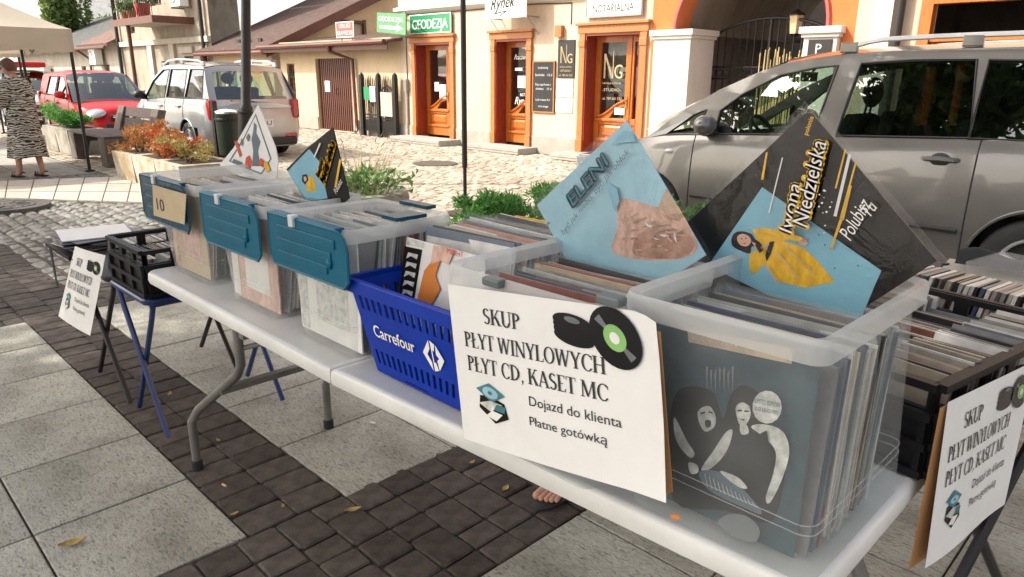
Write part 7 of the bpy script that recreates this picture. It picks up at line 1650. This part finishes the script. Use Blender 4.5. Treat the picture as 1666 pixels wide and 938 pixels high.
# pile of record sleeves lying on the black stand
rr = random.Random(77)
for i in range(9):
    a = rr.uniform(-.25, .25); x, y = -4.06 + rr.uniform(-.06, .03), 1.08 + rr.uniform(-.05, .05)
    o = link('record_sleeve', MB().box((0, 0, 0), (.32, .32, .005)).mesh('record_sleeve', 'record_cover' if i < 8 else 'paper_white', bevel=.001)); o.location = (x, y, .6125 + .0062 * i); o.rotation_euler = (0, 0, a)
    tag(o, '%s record sleeve from the bottom of the pile on the black stand' % ('lowest' if i == 0 else nth(i)) if i < 8 else 'white record sleeve lying on top of the pile on the black stand', 'record', 'record pile on the black stand' if i < 8 else None)
discs('disc case standing beside the record pile on the black stand', 'discs on the black stand', -3.44, .93, 22, .6112, seed=41)
# hanging sheet on the stands
d00, d10, d11, d01 = PY(95, 514, .868), PY(147, 546, .868), PY(172, 415, .862), PY(122, 400, .862)
skup('small white printed sheet hanging from the black folding stand', lambda a, b: lerp(lerp(d00, d10, a), lerp(d01, d11, a), b) + Vector((0, -.006 * math.sin(3 * a), 0)), (0, -1, 0), 0)
MB().prism([(-4.27, .87, .38), (-4.24, .87, .38), (-4.235, .87, .6), (-4.28, .87, .6)], (0, .003, 0)).build('strap', 'black_cloth', bs2)

# ---- crates of discs and cassettes at the right end
before = set(o.name for o in COL.objects)
rs_ = thing('folding_stand', 'black folding stand at the right end carrying the big disc crate', 'stand', (-.5, 1.7, 0))
MB().bx(-.95, -.32, 1.6, 2.85, .705, .73).build('top', 'crate_black', rs_)
for x in (-.92, -.4):
    MB().tube([(x, 1.66, .71), (x, 2.3, .012)], .014, 8).build('leg', 'black_metal', rs_); MB().tube([(x + .03, 2.3, .71), (x + .03, 1.66, .012)], .014, 8).build('leg', 'black_metal', rs_); MB().tube([(x, 2.8, .71), (x, 2.8, .012)], .014, 8).build('leg', 'black_metal', rs_)
crate('tall black crate packed with discs at the right end', -.9, -.305, 1.4, 2.03, .7315, .925)
rr = random.Random(50)
for k, (x, y0, n) in enumerate(((-.81, 1.43, 43), (-.665, 1.43, 43), (-.52, 1.43, 40), (-.385, 1.44, 43))): discs('disc case in the tall black crate, %s row from the white sheet' % ('fourth', 'third', 'second', 'first')[k], 'discs in the tall crate', x, y0, n, .775 + .022 * (k % 2), 'y', .0128, 60 + k, 14)
s00, s10, s11, s01 = Vector((-.27, 1.385, .565)), Vector((-.265, 1.75, .565)), Vector((-.275, 1.75, .905)), Vector((-.28, 1.385, .905))
s2 = skup('white printed sheet hanging on the side of the disc crate', lambda a, b: lerp(lerp(s00, s10, a), lerp(s01, s11, a), b) + Vector((.008 * math.sin(4 * a + 1) * (1 - b), 0, 0)), (1, 0, 0), 0)
MB().prism([(-.286, 1.372, .555), (-.286, 1.73, .555), (-.286, 1.73, .895), (-.286, 1.372, .895)], (.002, 0, 0)).build('backing_card', 'card', s2)
# shallow tray with cassettes and a clear tub behind
tr = crate('shallow black tray of cassettes behind the tall disc crate', -.9, -.32, 2.12, 2.42, .731, .85)
discs('cassette case along the shallow tray from its tote end', 'cassettes in the tray', -.86, 2.27, 38, .79, 'x', .0135, 71, 10)
tub = thing('clear_tub', 'small clear plastic tub of cases behind the cassettes', 'box', (-.6, 2.63, .731)); MB().hexa([(-.72, 2.52, .732), (-.37, 2.52, .732), (-.37, 2.74, .732), (-.72, 2.74, .732)], [(-.75, 2.5, .91), (-.34, 2.5, .91), (-.34, 2.76, .91), (-.75, 2.76, .91)]).build('shell', 'tote_clear', tub, bevel=.01)
PIV = Vector((-.275, 1.385, 0)); AN = R(-10)      # the right-hand stand is set askew to the table
for o in COL.objects:
    if o.name not in before and o.parent is None: o.location = PIV + Matrix.Rotation(AN, 3, 'Z') @ (o.location - PIV); o.rotation_euler.z += AN
bd = thing('grey_board', 'large grey board lying on the stand edge in front of the car', 'board', (-.85, 3.0, 0))
e0, e1, e2, e3 = PY(1500, 474, 3.1), PY(1545, 420, 3.38), PY(1690, 440, 3.38), PY(1690, 496, 3.1)
MB().prism([e0, e1, e2, e3], (0, 0, -.02)).build('panel', 'plinth_grey', bd)
for p in (e1, e2): MB().tube([(p.x, p.y - .05, 0), (p.x, p.y - .05, p.z - .01)], .015, 6).build('leg', 'black_metal', bd)
for p in (e0, e3): MB().tube([(p.x, p.y + .05, 0), (p.x, p.y + .05, p.z - .01)], .015, 6).build('leg', 'black_metal', bd)
ja = lerp(e1, e2, .5); b = MB(); b.grid(lambda u, v: Vector((lerp(e1.x + .05, e2.x + .1, u), lerp(3.37, 3.25, v), lerp(e1.z, e2.z, u) + .012 + .05 * math.sin(math.pi * v) * (1 + .3 * math.sin(u * 9)))), 16, 8); tag(b.build('jacket', 'black_cloth', smooth=True), 'black cloth thrown over the back of the grey board', 'cloth')
# deck chair glimpsed between the two covers
dk = thing('deck_chair', 'dark fabric deck chair with pale frame between the two big covers', 'chair', (-1.15, 2.5, 0))
k0, k1 = PY(1122, 376, 2.3), PY(1180, 330, 2.3); dv = (k1 - k0).normalized()
for y in (2.3, 2.78):
    a = Vector((k0.x, y, k0.z)) - dv * .55; c = Vector((k1.x, y, k1.z)); MB().tube([a, c], .014, 8).tube([lerp(a, c, .3), Vector((lerp(a, c, .3).x + .32, y, .012))], .013, 8).tube([a, Vector((a.x - .1, y, .012))], .013, 8).build('frame', 'chair_tube', dk, smooth=True)
MB().grid(lambda u, v: Vector((k0.x, 2.315, k0.z)) + dv * (-.5 + .56 * u) + Vector((.012, .45 * v, -.012 - .12 * math.sin(math.pi * u) * .6)), 10, 6).build('sling', 'chair_fabric', dk)
MB().grid(lambda u, v: Vector((k0.x, 2.318 + .004 * v, k0.z)) + dv * (-.5 + .6 * u) + Vector((.07 * v, 0, -.12 * v)), 6, 4).build('side_flap', 'chair_fabric', dk)

# ---- bits on the ground
pm('dry_leaf', (.4, .27, .08), .7, var=.3, scale=40); pm('butt', (.55, .36, .16), .8, var=.2, scale=40)
rr = random.Random(9)
for i, (x, y, s_, m_, lab, cat) in enumerate(((118, 884, .03, 'dry_leaf', 'yellow dry leaf on the wide granite slab', 'leaf'), (574, 830, .022, 'dry_leaf', 'yellow dry leaf on dark pavers at the slab corner', 'leaf'), (364, 790, .012, 'butt', 'orange cigarette end on the dark pavers', 'litter'), (276, 641, .017, 'dry_leaf', 'small pale leaf beside the blue stand leg', 'leaf'), (355, 716, .012, 'dry_leaf', 'small pale leaf near the grey table leg', 'leaf'), (381, 836, .012, 'dry_leaf', 'curled pale leaf by the corner of the slabs', 'leaf'), (460, 823, .01, 'dry_leaf', 'tiny yellow leaf among the dark pavers', 'leaf'), (606, 688, .014, 'paper_white', 'white paper scrap on the slab below the table', 'litter'), (768, 752, .013, 'dry_leaf', 'narrow yellow leaf under the table edge', 'leaf'), (822, 795, .018, 'dry_leaf', 'slim yellow leaf near the bare toes', 'leaf'))):
    p = G(x, y, .004); a = rr.uniform(0, 3); b = MB(); ca_, sa_ = math.cos(a), math.sin(a)
    def lf(u, v):
        q, w_ = (u - .5) * 2 * s_ * 1.3, (v - .5) * 2 * s_ * .62 * math.sin(math.pi * min(.97, max(.03, u)))
        return p + Vector((ca_ * q - sa_ * w_, sa_ * q + ca_ * w_, s_ * (.9 * (v - .5) ** 2 + .8 * (u - .5) ** 2)))
    if m_ == 'butt': b.tube([p + Vector((-.012, 0, .002)), p + Vector((.012, .004, .002))], .004, 6)
    else: b.grid(lf, 6, 4)
    tag(b.build('cigarette_end' if m_ == 'butt' else ('paper_scrap' if m_ == 'paper_white' else 'fallen_leaf'), m_), lab, cat)
